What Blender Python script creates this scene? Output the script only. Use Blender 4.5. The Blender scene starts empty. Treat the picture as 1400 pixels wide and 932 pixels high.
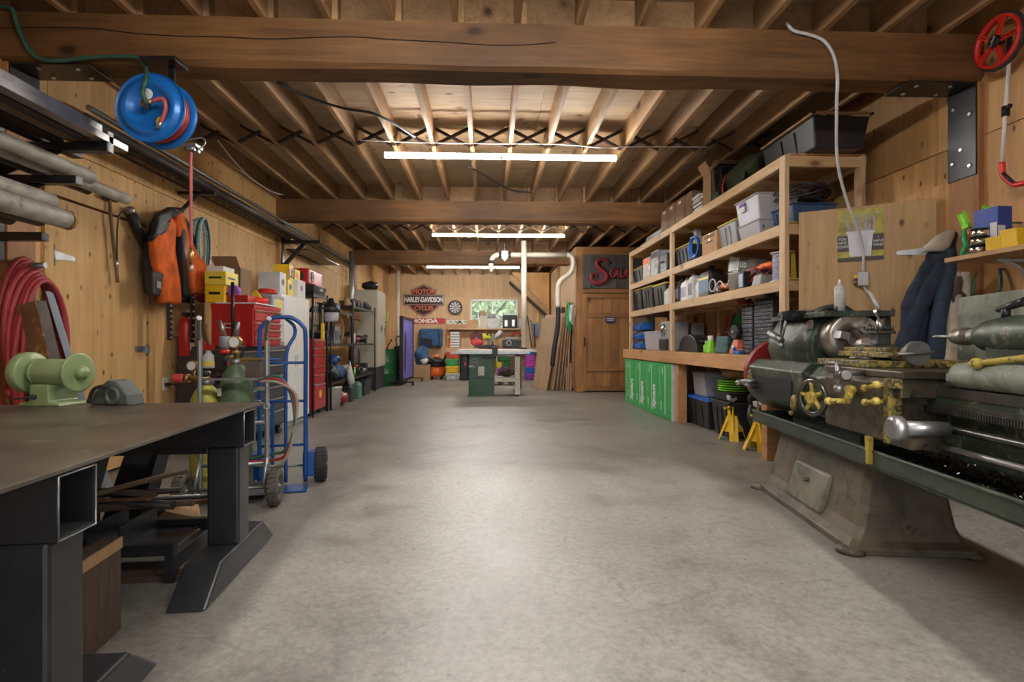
import bpy, math, random
from math import sin, cos, pi, radians, atan2, sqrt
from mathutils import Vector, Matrix, noise
random.seed(7)
D = bpy.data
SC = bpy.context.scene
COL = SC.collection

# ---------------- camera ----------------
YAW = radians(2.41); F = 760.0; HZ = 467.5; CH = 1.05
cam = D.cameras.new('camera'); camo = D.objects.new('camera', cam); COL.objects.link(camo)
cam.sensor_width = 36; cam.lens = 36 * F / 1400; cam.shift_y = (HZ - 466) / 1400
camo.location = (0, 0, CH); camo.rotation_euler = (pi / 2, 0, -YAW)
cam.clip_start = 0.05; cam.clip_end = 200
SC.camera = camo
# ---------------- world: bright overcast sky ----------------
w = D.worlds.new('sky'); SC.world = w; w.use_nodes = True
nt = w.node_tree; nt.nodes.clear()
wo = nt.nodes.new('ShaderNodeOutputWorld'); bg = nt.nodes.new('ShaderNodeBackground')
tc = nt.nodes.new('ShaderNodeTexCoord'); sx = nt.nodes.new('ShaderNodeSeparateXYZ'); cr = nt.nodes.new('ShaderNodeValToRGB')
cr.color_ramp.elements[0].position = 0.0; cr.color_ramp.elements[0].color = (.80, .88, .95, 1)
cr.color_ramp.elements[1].position = 0.9; cr.color_ramp.elements[1].color = (.62, .78, 1, 1)
nt.links.new(tc.outputs['Generated'], sx.inputs[0]); nt.links.new(sx.outputs['Z'], cr.inputs[0])
nt.links.new(cr.outputs[0], bg.inputs[0]); nt.links.new(bg.outputs[0], wo.inputs[0])
bg.inputs[1].default_value = .95
# ---------------- sun: hazy daylight through the open vehicle door behind the camera ----------------
sl = D.lights.new('sun', 'SUN'); sl.energy = 2.1; sl.angle = radians(3); sl.color = (1, .98, .94)
slo = D.objects.new('sun', sl); COL.objects.link(slo)
sd = Vector((0.0, 1, -.45)).normalized()
slo.rotation_euler = sd.to_track_quat('-Z', 'Y').to_euler(); slo.location = (0, -6, 5)
TUBE = 60.0            # emission of the ceiling tubes
# ---------------- exposure ----------------
vs = SC.view_settings
vs.view_transform = 'Standard'; vs.look = 'None'; vs.gamma = 1; vs.use_curve_mapping = False
vs.exposure = 1.25

# ---------------- points on real planes ----------------
def ray(px, py):
    x = (px - 700) / F; z = (HZ - py) / F
    return Vector((x * cos(YAW) + sin(YAW), -x * sin(YAW) + cos(YAW), z))
def atY(px, py, Y): d = ray(px, py); return Vector((0, 0, CH)) + d * (Y / d.y)
def atX(px, py, X): d = ray(px, py); return Vector((0, 0, CH)) + d * (X / d.x)
def atZ(px, py, Z): d = ray(px, py); return Vector((0, 0, CH)) + d * ((Z - CH) / d.z)

# ---------------- mesh builder ----------------
class MB:
    def __init__(s): s.v = []; s.f = []; s.s = []; s.m = Matrix()
    def at(s, loc=(0, 0, 0), rx=0, ry=0, rz=0):
        s.m = Matrix.Translation(loc) @ Matrix.Rotation(rz, 4, 'Z') @ Matrix.Rotation(ry, 4, 'Y') @ Matrix.Rotation(rx, 4, 'X'); return s
    def add(s, vs, fs, smooth=False):
        o = len(s.v); s.v += [tuple(s.m @ Vector(v)) for v in vs]
        for i, f in enumerate(fs):
            s.f.append([o + k for k in f]); s.s.append(smooth if isinstance(smooth, bool) else smooth[i])
        return s
    def bb(s, x0, y0, z0, x1, y1, z1):
        if x0 > x1: x0, x1 = x1, x0
        if y0 > y1: y0, y1 = y1, y0
        if z0 > z1: z0, z1 = z1, z0
        return s.add([(x0, y0, z0), (x1, y0, z0), (x1, y1, z0), (x0, y1, z0), (x0, y0, z1), (x1, y0, z1), (x1, y1, z1), (x0, y1, z1)],
                     [(0, 3, 2, 1), (4, 5, 6, 7), (0, 1, 5, 4), (1, 2, 6, 5), (2, 3, 7, 6), (3, 0, 4, 7)])
    def box(s, c, d): return s.bb(c[0] - d[0] / 2, c[1] - d[1] / 2, c[2] - d[2] / 2, c[0] + d[0] / 2, c[1] + d[1] / 2, c[2] + d[2] / 2)
    def taper(s, c, b, t, h):        # frustum standing on c, bottom b=(x,y), top t=(x,y)
        x, y, z = c
        P = [(x + i * b[0] / 2, y + j * b[1] / 2, z) for i, j in ((-1, -1), (1, -1), (1, 1), (-1, 1))] + \
            [(x + i * t[0] / 2, y + j * t[1] / 2, z + h) for i, j in ((-1, -1), (1, -1), (1, 1), (-1, 1))]
        return s.add(P, [(0, 3, 2, 1), (4, 5, 6, 7), (0, 1, 5, 4), (1, 2, 6, 5), (2, 3, 7, 6), (3, 0, 4, 7)])
    def rings(s, R, cap=True, smooth=True, loop=False):
        n = len(R[0]); vs = [p for r in R for p in r]; fs = []; sm = []
        m = len(R)
        for i in range(m if loop else m - 1):
            a = i * n; b = ((i + 1) % m) * n
            for k in range(n):
                fs.append((a + k, a + (k + 1) % n, b + (k + 1) % n, b + k)); sm.append(smooth)
        if cap and not loop:
            fs.append(tuple(range(n))[::-1]); fs.append(tuple(range((m - 1) * n, m * n))); sm += [False, False]
        return s.add(vs, fs, sm)
    def cyl(s, a, b, r, r2=None, n=16):
        a = Vector(a); b = Vector(b); r2 = r if r2 is None else r2
        d = (b - a).normalized(); u = d.orthogonal().normalized(); v = d.cross(u)
        R = [[tuple(c + (u * cos(2 * pi * k / n) + v * sin(2 * pi * k / n)) * q) for k in range(n)] for c, q in ((a, r), (b, r2))]
        return s.rings(R)
    def lathe(s, P, n=20, cap=True):     # profile (r,z) about local Z
        return s.rings([[(r * cos(2 * pi * k / n), r * sin(2 * pi * k / n), z) for k in range(n)] for r, z in P], cap)
    def rev(s, a, b, P, n=20, cap=True, loop=False):    # profile (r,t) along a->b, t in metres from a
        a = Vector(a); d = (Vector(b) - a).normalized(); u = d.orthogonal().normalized(); v = d.cross(u)
        return s.rings([[tuple(a + d * t + (u * cos(2 * pi * k / n) + v * sin(2 * pi * k / n)) * r) for k in range(n)] for r, t in P], cap, True, loop)
    def tube(s, P, r, n=8, closed=False):
        P = [Vector(p) for p in P]; m = len(P); R = []; u = None
        for i in range(m):
            d = (P[(i + 1) % m] - P[i - 1]) if closed else (P[min(i + 1, m - 1)] - P[max(i - 1, 0)])
            if d.length < 1e-9: d = Vector((0, 0, 1))
            d.normalize()
            u = d.orthogonal() if u is None else u - d * u.dot(d)
            if u.length < 1e-6: u = d.orthogonal()
            u.normalize(); v = d.cross(u); q = r[i] if isinstance(r, (list, tuple)) else r
            R.append([tuple(P[i] + (u * cos(2 * pi * k / n) + v * sin(2 * pi * k / n)) * q) for k in range(n)])
        return s.rings(R, True, True, closed)
    def prism(s, poly, a, b, ax='y'):     # polygon in the other two axes, extruded a..b
        n = len(poly)
        def q(p, t): return {'x': (t, p[0], p[1]), 'y': (p[0], t, p[1]), 'z': (p[0], p[1], t)}[ax]
        vs = [q(p, a) for p in poly] + [q(p, b) for p in poly]
        fs = [tuple(range(n)), tuple(range(n, 2 * n))[::-1]] + [(k, n + k, n + (k + 1) % n, (k + 1) % n) for k in range(n)]
        return s.add(vs, fs)
    def ball(s, c, r, n=14, m=9, sc=(1, 1, 1)):
        R = []
        for i in range(m + 1):
            t = -pi / 2 + pi * (i + .02) / (m + .04); R.append([(c[0] + r * sc[0] * cos(t) * cos(2 * pi * k / n), c[1] + r * sc[1] * cos(t) * sin(2 * pi * k / n), c[2] + r * sc[2] * sin(t)) for k in range(n)])
        return s.rings(R)
    def torus(s, c, R, r, ax='z', n=24, k=8, sc=(1, 1)):
        P = []
        for i in range(n):
            a = 2 * pi * i / n; x = R * cos(a) * sc[0]; y = R * sin(a) * sc[1]
            P.append({'z': (c[0] + x, c[1] + y, c[2]), 'x': (c[0], c[1] + x, c[2] + y), 'y': (c[0] + x, c[1], c[2] + y)}[ax])
        return s.tube(P, r, k, True)
    def wob(s, amp, sc, seed=0):
        for i, v in enumerate(s.v):
            q = noise.noise_vector(Vector(v) * sc + Vector((seed, seed * 1.7, 0))); s.v[i] = (v[0] + q.x * amp, v[1] + q.y * amp, v[2] + q.z * amp)
        return s

def sm(P, k=5):      # Catmull-Rom through the points
    P = [Vector(p) for p in P]; out = []
    for i in range(len(P) - 1):
        p0 = P[max(i - 1, 0)]; p1 = P[i]; p2 = P[i + 1]; p3 = P[min(i + 2, len(P) - 1)]
        for j in range(k):
            t = j / k
            out.append(.5 * ((2 * p1) + (p2 - p0) * t + (2 * p0 - 5 * p1 + 4 * p2 - p3) * t * t + (3 * p1 - p0 - 3 * p2 + p3) * t ** 3))
    return out + [P[-1]]

def obj(name, mb, mat, parent=None, bev=0, label=None, kind=None, loc=None, rot=None, world=False, seg=2):
    me = D.meshes.new(name)
    V = mb.v
    if world and parent is not None:
        im = wm(parent).inverted(); V = [tuple(im @ Vector(v)) for v in V]
    me.from_pydata(V, [], mb.f); me.polygons.foreach_set('use_smooth', mb.s); me.update()
    if mat: me.materials.append(mat)
    o = D.objects.new(name, me); COL.objects.link(o)
    if parent is not None: o.parent = parent
    if loc: o.location = loc
    if rot: o.rotation_euler = rot
    if bev:
        m = o.modifiers.new('bevel', 'BEVEL'); m.width = bev; m.segments = seg; m.limit_method = 'ANGLE'; m.angle_limit = radians(40)
    if label: o['label'] = label
    if kind: o['kind'] = kind
    return o
def wm(o):
    m = Matrix.Translation(o.location) @ o.rotation_euler.to_matrix().to_4x4()
    return wm(o.parent) @ m if o.parent else m
def thing(name, label, cat, loc=(0, 0, 0), rz=0, group=None, rot=None):
    o = D.objects.new(name, None); COL.objects.link(o); o.location = loc; o.rotation_euler = rot if rot else (0, 0, rz)
    o.empty_display_size = .1; o['label'] = label; o['category'] = cat
    if group: o['group'] = group
    return o
def tag(o, label, cat, group=None):
    o['label'] = label; o['category'] = cat
    if group: o['group'] = group
    return o
def struct(name, mb=None, mat=None, **k):
    if mb is None:
        o = D.objects.new(name, None); COL.objects.link(o)
    else: o = obj(name, mb, mat, **k)
    o['kind'] = 'structure'; return o
def inst(src, name, parent, loc, rot=(0, 0, 0), scale=(1, 1, 1)):
    o = D.objects.new(name, src.data); COL.objects.link(o); o.parent = parent; o.location = loc; o.rotation_euler = rot; o.scale = scale; return o
def dup(root, loc, rz=0, label=None, group=None):
    ch = [o for o in COL.objects if o.parent == root]
    r = root.copy(); COL.objects.link(r); r.location = loc; r.rotation_euler = (0, 0, rz)
    if label: r['label'] = label
    if group: r['group'] = group
    for c0 in ch:
        g = [o for o in COL.objects if o.parent == c0]
        c = c0.copy(); COL.objects.link(c); c.parent = r
        for g0 in g:
            d = g0.copy(); COL.objects.link(d); d.parent = c
    return r
def text(name, s, size, mat, parent, loc, rot, ext=.002, sx=1.0, off=0.0, shear=0, align='CENTER', label=None):
    cu = D.curves.new(name, 'FONT'); cu.body = s; cu.size = size; cu.extrude = ext; cu.align_x = align; cu.align_y = 'CENTER'; cu.offset = off; cu.shear = shear
    cu.resolution_u = 3
    t = D.objects.new(name, cu); COL.objects.link(t)
    dg = bpy.context.evaluated_depsgraph_get(); dg.update()
    me = D.meshes.new_from_object(t.evaluated_get(dg)); D.objects.remove(t)
    for v in me.vertices: v.co.x *= sx
    me.materials.clear(); me.materials.append(mat); me.name = name
    o = D.objects.new(name, me); COL.objects.link(o); o.parent = parent; o.location = loc; o.rotation_euler = rot
    if label: o['label'] = label
    return o

# ---------------- materials ----------------
def nodes(name):
    m = D.materials.new(name); m.use_nodes = True; t = m.node_tree; t.nodes.clear()
    o = t.nodes.new('ShaderNodeOutputMaterial'); b = t.nodes.new('ShaderNodeBsdfPrincipled'); t.links.new(b.outputs[0], o.inputs[0])
    return m, t, b
def N(t, ty, **k):
    n = t.nodes.new(ty)
    for a, v in k.items():
        if a.startswith('i_'): n.inputs[a[2:].replace('_', ' ')].default_value = v
        else: setattr(n, a, v)
    return n
def ramp(t, fac, stops):
    r = t.nodes.new('ShaderNodeValToRGB'); e = r.color_ramp.elements
    while len(e) < len(stops): e.new(.5)
    for i, (p, c) in enumerate(stops): e[i].position = p; e[i].color = (*c, 1) if len(c) == 3 else c
    t.links.new(fac, r.inputs[0]); return r.outputs[0]
def mixc(t, f, a, b, mode='MIX'):
    n = t.nodes.new('ShaderNodeMix'); n.data_type = 'RGBA'; n.blend_type = mode
    if isinstance(f, (int, float)): n.inputs[0].default_value = f
    else: t.links.new(f, n.inputs[0])
    for i, q in ((6, a), (7, b)):
        if isinstance(q, tuple): n.inputs[i].default_value = (*q, 1)
        else: t.links.new(q, n.inputs[i])
    return n.outputs[2]
def mapping(t, sc, world=False):
    c = t.nodes.new('ShaderNodeNewGeometry').outputs['Position'] if world else t.nodes.new('ShaderNodeTexCoord').outputs['Object']
    mp = t.nodes.new('ShaderNodeMapping'); mp.inputs['Scale'].default_value = sc; t.links.new(c, mp.inputs['Vector'])
    oi = t.nodes.new('ShaderNodeObjectInfo'); cb = t.nodes.new('ShaderNodeCombineXYZ'); ml = t.nodes.new('ShaderNodeMath'); ml.operation = 'MULTIPLY'; ml.inputs[1].default_value = 37.0
    t.links.new(oi.outputs['Random'], ml.inputs[0]); t.links.new(ml.outputs[0], cb.inputs[0]); t.links.new(ml.outputs[0], cb.inputs[2])
    ad = t.nodes.new('ShaderNodeVectorMath'); t.links.new(mp.outputs[0], ad.inputs[0]); t.links.new(cb.outputs[0], ad.inputs[1])
    return ad.outputs[0], oi.outputs['Random']
def noi(t, vec, scale, det=4, rough=.55, dist=0):
    n = t.nodes.new('ShaderNodeTexNoise'); n.inputs['Scale'].default_value = scale; n.inputs['Detail'].default_value = det; n.inputs['Roughness'].default_value = rough; n.inputs['Distortion'].default_value = dist
    t.links.new(vec, n.inputs['Vector']); return n.outputs[0]
def bump(t, b, h, st, dist=.01):
    n = t.nodes.new('ShaderNodeBump'); n.inputs['Strength'].default_value = st; n.inputs['Distance'].default_value = dist
    t.links.new(h, n.inputs['Height']); t.links.new(n.outputs[0], b.inputs['Normal'])
def sc3(c, k): return tuple(min(1, x * k) for x in c)
def mat(name, c, rough=.5, metal=0, var=.12, scale=9, bm=0, emit=0, dirt=None, dirtamt=.5, dscale=14):
    m, t, b = nodes(name); v, rnd = mapping(t, (1, 1, 1)); f = noi(t, v, scale, 5)
    col = ramp(t, f, [(.3, sc3(c, 1 - var)), (.7, sc3(c, 1 + var))])
    if dirt:
        f2 = noi(t, v, dscale, 6, .7); mk = ramp(t, f2, [(dirtamt, (0, 0, 0)), (min(dirtamt + .06, 1), (1, 1, 1))]); col = mixc(t, mk, col, dirt)
    t.links.new(col, b.inputs['Base Color']); b.inputs['Roughness'].default_value = rough; b.inputs['Metallic'].default_value = metal
    if bm: bump(t, b, noi(t, v, scale * 6, 4), bm, .004)
    if emit:
        b.inputs['Emission Color'].default_value = (*c, 1); b.inputs['Emission Strength'].default_value = emit
    return m
def wood(name, c1, c2, axis='z', grain=7, rough=.62, world=False, knots=None, kscale=1.3, tone=.16, bm=.25):
    m, t, b = nodes(name)
    s = [grain * 2.2] * 3; s['xyz'.index(axis)] = grain * .16
    v, rnd = mapping(t, tuple(s), world)
    f = noi(t, v, 1.0, 7, .62, .9); f2 = noi(t, v, 5.0, 3, .6, .3)
    col = ramp(t, f, [(.28, c2), (.5, c1), (.75, sc3(c1, 1.16))])
    col = mixc(t, .35, col, ramp(t, f2, [(.35, sc3(c2, .85)), (.65, sc3(c1, 1.1))]))
    v2, _ = mapping(t, (1, 1, 1), world); big = noi(t, v2, .9, 3)
    col = mixc(t, 1.0, col, ramp(t, big, [(.3, (1 - tone,) * 3), (.7, (1 + tone * .4,) * 3)]), 'MULTIPLY')
    hv = ramp(t, rnd, [(0, (1 - tone * .9,) * 3), (1, (1.0,) * 3)]); col = mixc(t, 1.0, col, hv, 'MULTIPLY')
    if knots:
        vo = t.nodes.new('ShaderNodeTexVoronoi'); vo.inputs['Scale'].default_value = kscale * 3; vo.inputs['Randomness'].default_value = 1
        sk = [1.0] * 3; sk['xyz'.index(axis)] = .55
        v3, _ = mapping(t, tuple(sk), world); t.links.new(v3, vo.inputs['Vector'])
        mk = ramp(t, vo.outputs['Distance'], [(.085, (1, 1, 1)), (.12, (.45, .45, .45)), (.22, (0, 0, 0))])
        # keep only part of the cells as knots
        vc = ramp(t, vo.outputs['Color'], [(.56, (1, 1, 1)), (.59, (0, 0, 0))]); mk = mixc(t, 1.0, mk, vc, 'MULTIPLY')
        col = mixc(t, mk, col, knots)
    t.links.new(col, b.inputs['Base Color']); b.inputs['Roughness'].default_value = rough
    if bm: bump(t, b, f, bm, .003)
    return m

PLY = (.80, .50, .205); PLY2 = (.62, .36, .13)
m_plyL = wood('plywood_warm', PLY, PLY2, 'z', 1.9, .7, True, (.07, .028, .012), 4.2, .22)
m_plyR = wood('plywood_orange', (.66, .375, .145), (.48, .25, .085), 'z', 1.9, .65, True, (.06, .024, .01), 3.8, .26)
m_plyB = wood('plywood_pale', (.68, .46, .25), (.56, .36, .185), 'z', 2.0, .7, True, (.10, .04, .02), 3.0, .16)
m_deck = wood('plywood_deck', (.60, .43, .255), (.40, .265, .145), 'x', 3.0, .7, True, (.09, .045, .02), 2.4, .28)
m_joist = wood('joist_lumber', (.50, .30, .145), (.31, .165, .07), 'y', 4.5, .65, True, (.08, .035, .015), 1.2, .28)
m_beam = wood('old_timber', (.335, .155, .048), (.12, .05, .017), 'x', 3.4, .6, True, (.035, .013, .006), 1.3, .5, .8)
m_post = wood('post_timber', (.46, .22, .08), (.26, .11, .036), 'z', 3.0, .6, True, (.05, .02, .008), 1.0, .25)
m_brace = wood('dark_lath', (.085, .048, .03), (.045, .024, .015), 'x', 6, .7, False, tone=.2)
m_stud = wood('new_lumber_along', (.70, .48, .27), (.52, .32, .16), 'y', 5, .62, True, (.2, .08, .03), 1.5, .14)
m_studz = wood('new_lumber_upright', (.72, .50, .29), (.52, .32, .16), 'z', 5, .62, True, (.2, .08, .03), 1.5, .14)
m_studx = wood('new_lumber_across', (.66, .44, .24), (.48, .29, .14), 'x', 5, .62, True, (.2, .08, .03), 1.5, .14)
m_bench = wood('fir_bench', (.60, .32, .14), (.42, .20, .075), 'y', 5, .55, True, (.14, .05, .02), 1.4, .18)
m_cedar = wood('cedar', (.42, .20, .065), (.25, .105, .03), 'z', 4.5, .5, True, (.06, .02, .008), .9, .3)
m_cedarx = wood('cedar_across', (.37, .17, .055), (.22, .09, .026), 'x', 4.5, .5, True, tone=.25)
m_old = wood('weathered_board', (.12, .115, .10), (.04, .038, .034), 'z', 6, .8, True, tone=.3)
m_board = wood('leaning_board', (.50, .34, .20), (.36, .23, .12), 'z', 6, .7, False, tone=.22)
m_rough = wood('rough_offcut', (.13, .085, .055), (.06, .036, .024), 'z', 6, .85, False, tone=.3)

def concrete(name, c, wet=False):
    m, t, b = nodes(name); v, _ = mapping(t, (1, 1, 1), True)
    big = noi(t, v, .55, 6, .6, .6); mid = noi(t, v, 2.6, 9, .72, .35); fine = noi(t, v, 38, 5, .7)
    col = ramp(t, big, [(.3, sc3(c, .60)), (.5, c), (.72, sc3(c, 1.2))])
    col = mixc(t, .6, col, ramp(t, mid, [(.30, sc3((c[0], c[1] * .95, c[2] * .87), .45)), (.48, sc3(c, .95)), (.72, sc3(c, 1.25))]))
    col = mixc(t, 1.0, col, ramp(t, fine, [(.30, (.62,) * 3), (.62, (1.06,) * 3)]), 'MULTIPLY')
    v9 = t.nodes.new('ShaderNodeTexVoronoi'); v9.inputs['Scale'].default_value = 11; t.links.new(v, v9.inputs['Vector'])
    s9 = mixc(t, 1.0, ramp(t, v9.outputs['Distance'], [(.05, (.8, .8, .8)), (.11, (0, 0, 0))]), ramp(t, v9.outputs['Color'], [(.30, (1, 1, 1)), (.34, (0, 0, 0))]), 'MULTIPLY'); col = mixc(t, s9, col, (.075, .065, .055))
    # oil spots
    vo = t.nodes.new('ShaderNodeTexVoronoi'); vo.inputs['Scale'].default_value = 3.4; t.links.new(v, vo.inputs['Vector'])
    sp = ramp(t, vo.outputs['Distance'], [(.03, (1, 1, 1)), (.075, (0, 0, 0))])
    sel = ramp(t, vo.outputs['Color'], [(.33, (1, 1, 1)), (.38, (0, 0, 0))]); sp = mixc(t, 1.0, sp, sel, 'MULTIPLY')
    col = mixc(t, sp, col, (.07, .062, .055))
    # worn brown blotches
    bl = noi(t, v, 1.15, 9, .72, .5); col = mixc(t, ramp(t, bl, [(.53, (0, 0, 0)), (.70, (.7, .7, .7))]), col, (.115, .10, .085))
    # hairline cracks
    vw = t.nodes.new('ShaderNodeTexVoronoi'); vw.feature = 'DISTANCE_TO_EDGE'; vw.inputs['Scale'].default_value = .42
    nd = t.nodes.new('ShaderNodeTexNoise'); nd.inputs['Scale'].default_value = 2.2; nd.inputs['Detail'].default_value = 6; t.links.new(v, nd.inputs['Vector'])
    ad = t.nodes.new('ShaderNodeVectorMath'); ad.operation = 'MULTIPLY_ADD'; ad.inputs[1].default_value = (.5, .5, .5); t.links.new(nd.outputs['Color'], ad.inputs[0]); t.links.new(v, ad.inputs[2]); t.links.new(ad.outputs[0], vw.inputs['Vector'])
    ck = ramp(t, vw.outputs['Distance'], [(.0006, (.35, .35, .35)), (.0022, (0, 0, 0))])
    br = noi(t, v, 1.3, 2); ck = mixc(t, 1.0, ck, ramp(t, br, [(.5, (0, 0, 0)), (.6, (1, 1, 1))]), 'MULTIPLY')
    col = mixc(t, ck, col, (.06, .055, .05))
    t.links.new(col, b.inputs['Base Color'])
    t.links.new(ramp(t, mid, [(.3, (.30,) * 3), (.7, (.52,) * 3)]), b.inputs['Roughness'])
    bump(t, b, fine, .12, .003); return m
m_floor = concrete('concrete_slab', (.238, .222, .192))
m_curb = mat('concrete_curb', (.50, .48, .44), .85, 0, .25, 20, .3)
m_asph = mat('asphalt', (.20, .20, .20), .9, 0, .2, 20)

def chip(name, c, c2, amt=.55, sc=16, rough=.5, metal=0, c3=None):
    m, t, b = nodes(name); v, _ = mapping(t, (1, 1, 1))
    f = noi(t, v, sc, 8, .72, .6)
    base = ramp(t, noi(t, v, 5.5, 7, .65, .8), [(.3, sc3(c, .35)), (.5, sc3(c, .9)), (.72, sc3(c, 1.35))])
    col = mixc(t, ramp(t, f, [(amt, (0, 0, 0)), (amt + .05, (1, 1, 1))]), base, c2)
    if c3: h = noi(t, v, sc * .6, 6, .7, .4); col = mixc(t, ramp(t, h, [(.58, (0, 0, 0)), (.66, (1, 1, 1))]), col, c3)
    t.links.new(col, b.inputs['Base Color']); b.inputs['Roughness'].default_value = rough; b.inputs['Metallic'].default_value = metal
    bump(t, b, f, .25, .003); return m
m_steel = mat('dull_steel', (.30, .295, .285), .42, .85, .25, 12)
m_bright = mat('bright_steel', (.62, .62, .60), .28, .95, .12, 10)
m_galv = mat('galvanized', (.42, .44, .45), .4, .8, .15, 14)
m_black = mat('black_plastic', (.018, .018, .019), .45)
m_blk2 = mat('black_metal', (.022, .022, .024), .35, .3, .25)
m_dark = mat('dark_gray', (.036, .038, .042), .5)
m_tbl = mat('black_steel_table', (.032, .033, .036), .38, .35, .3, 5, .05, dirt=(.10, .09, .08), dirtamt=.66)
m_gray = mat('gray_plastic', (.28, .29, .30), .5)
m_lgray = mat('light_gray', (.55, .55, .54), .5)
m_white = mat('white_paint', (.78, .78, .76), .4, 0, .04)
m_pvc = mat('pvc', (.56, .51, .42), .4, 0, .06)
m_cream = mat('locker_putty', (.50, .455, .365), .45, .1, .06)
m_red = mat('red_paint', (.42, .012, .015), .35, 0, .12)
m_red2 = mat('bright_red', (.72, .03, .02), .4)
m_dred = mat('dark_red', (.22, .012, .015), .35)
m_orange = mat('orange', (.80, .16, .02), .5)
m_suede = mat('orange_leather', (.70, .13, .018), .85, 0, .35, 7, .4)
m_yellow = mat('yellow', (.80, .50, .02), .45)
m_ylid = mat('yellow_lid', (.78, .62, .06), .5)
m_blue = mat('blue_paint', (.012, .075, .29), .32, .1, .15)
m_blue2 = mat('blue_plastic', (.02, .14, .55), .4)
m_reel = mat('reel_blue', (.01, .16, .55), .28, .1, .1)
m_navy = mat('navy_cloth', (.018, .028, .05), .85, 0, .4, 10, .3)
m_bluebag = mat('blue_bag', (.03, .085, .19), .8, 0, .3, 10, .3)
m_green = mat('saw_green', (.035, .10, .055), .4, 0, .12)
m_drum = mat('drum_green', (.02, .13, .04), .4)
m_foam = mat('foam_green', (.035, .36, .085), .6, 0, .08)
m_lime = mat('lime', (.25, .72, .03), .45)
m_limeg = mat('green_strap', (.04, .42, .16), .6)
m_olive = mat('olive_cloth', (.05, .065, .03), .9, 0, .4, 8, .4)
m_sage = mat('sage_enamel', (.27, .35, .16), .32, 0, .10, 6, .03, dirt=(.09, .07, .03), dirtamt=.73)
m_kraft = mat('kraft_card', (.40, .24, .12), .8, 0, .08)
m_kraftd = mat('kraft_dark', (.24, .14, .075), .8, 0, .12)
m_paper = mat('paper', (.74, .73, .70), .8, 0, .05)
m_rubber = mat('tyre_rubber', (.035, .034, .032), .85, 0, .3, 30, .4)
m_wornrub = mat('dusty_rubber', (.11, .095, .078), .9, 0, .3, 30, .4)
m_hred = mat('red_hose', (.36, .035, .04), .5, 0, .15)
m_hpink = mat('pink_hose', (.50, .10, .10), .5)
m_hgreen = mat('green_hose', (.035, .12, .085), .55)
m_brass = mat('brass', (.48, .34, .13), .35, .8, .2)
m_rust = mat('rust', (.20, .095, .04), .85, .1, .4, 14, .4, dirt=(.40, .22, .05), dirtamt=.55)
m_pipe = mat('weathered_pipe', (.36, .335, .285), .6, .3, .3, 12, .1, dirt=(.12, .09, .06), dirtamt=.62)
m_dpipe = mat('dark_pipe', (.07, .058, .05), .5, .5, .3)
m_handle = wood('tool_handle', (.28, .17, .09), (.14, .08, .04), 'z', 10, .7, False)
m_cloth = mat('beige_cloth', (.52, .45, .36), .9, 0, .25, 8, .3)
m_teal = mat('teal_rope', (.14, .42, .42), .8, 0, .5, 60)
m_purple = mat('purple', (.22, .05, .42), .5)
m_pink = mat('magenta', (.60, .05, .40), .5)
m_cyl = chip('old_green_paint', (.10, .15, .075), (.24, .22, .15), .68, 9, .5)
m_cylyel = chip('old_yellow_paint', (.50, .46, .07), (.24, .2, .06), .68, 9, .5)
m_lg = chip('lathe_green', (.036, .052, .032), (.16, .145, .10), .555, 15, .42, .1, (.022, .085, .062))
m_lb = chip('lathe_brown', (.10, .075, .045), (.03, .026, .018), .53, 12, .42, .3)
m_ly = chip('lathe_yellow', (.36, .27, .055), (.045, .04, .028), .49, 34, .5)
m_lf = chip('lathe_foot', (.115, .09, .058), (.045, .04, .028), .57, 5, .5, .1, (.07, .085, .05))
m_ly2 = mat('lever_yellow', (.42, .31, .05), .45, 0, .3, 12, .1, dirt=(.07, .055, .035), dirtamt=.56, dscale=26)
m_lt = chip('tray_green', (.042, .056, .036), (.09, .085, .06), .62, 9, .45, .1)
m_lw = mat('oiled_way', (.12, .115, .105), .3, .8, .3, 14)
m_ls = mat('chuck_steel', (.30, .27, .235), .34, .85, .35, 10, .05)
m_splash = chip('splash_green', (.20, .22, .17), (.50, .46, .34), .60, 9, .6)
m_swarf = mat('swarf', (.14, .14, .15), .25, .95, .8, 90, 1)
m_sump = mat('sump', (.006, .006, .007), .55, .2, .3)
def glassy(name, c, alpha, rough=.15):
    m, t, b = nodes(name); b.inputs['Base Color'].default_value = (*c, 1); b.inputs['Roughness'].default_value = rough; b.inputs['Alpha'].default_value = alpha; return m
m_clear = glassy('clear_plastic', (.78, .80, .84), .42, .25)
m_frost = glassy('frosted_plastic', (.70, .70, .74), .6, .35)
m_glass = glassy('window_glass', (.9, .95, .95), .12, .03)
m_tube = mat('tube_glow', (1, .97, .93), .5, 0, 0, 5, 0, TUBE)
m_dvd = mat('chrome', (.75, .75, .75), .12, 1, .03)
# =====================================================================  THE SETTING
XL, XR, YB, YF = -3.05, 3.32, 17.1, -0.9
ZJ, ZD = 3.11, 3.345        # joist underside, roof deck
floor = struct('floor', MB().bb(XL - .2, YF - .3, -.15, XR + .2, YB + .2, 0), m_floor)
drive = struct('floor_outside', MB().bb(-30, -30, -.3, 30, YF - .3, -.03), m_asph)
yard = struct('floor_yard', MB().bb(-30, YB + .3, -.3, 30, 50, -.1), mat('grass', (.12, .22, .05), .9, 0, .4, 4))

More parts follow.
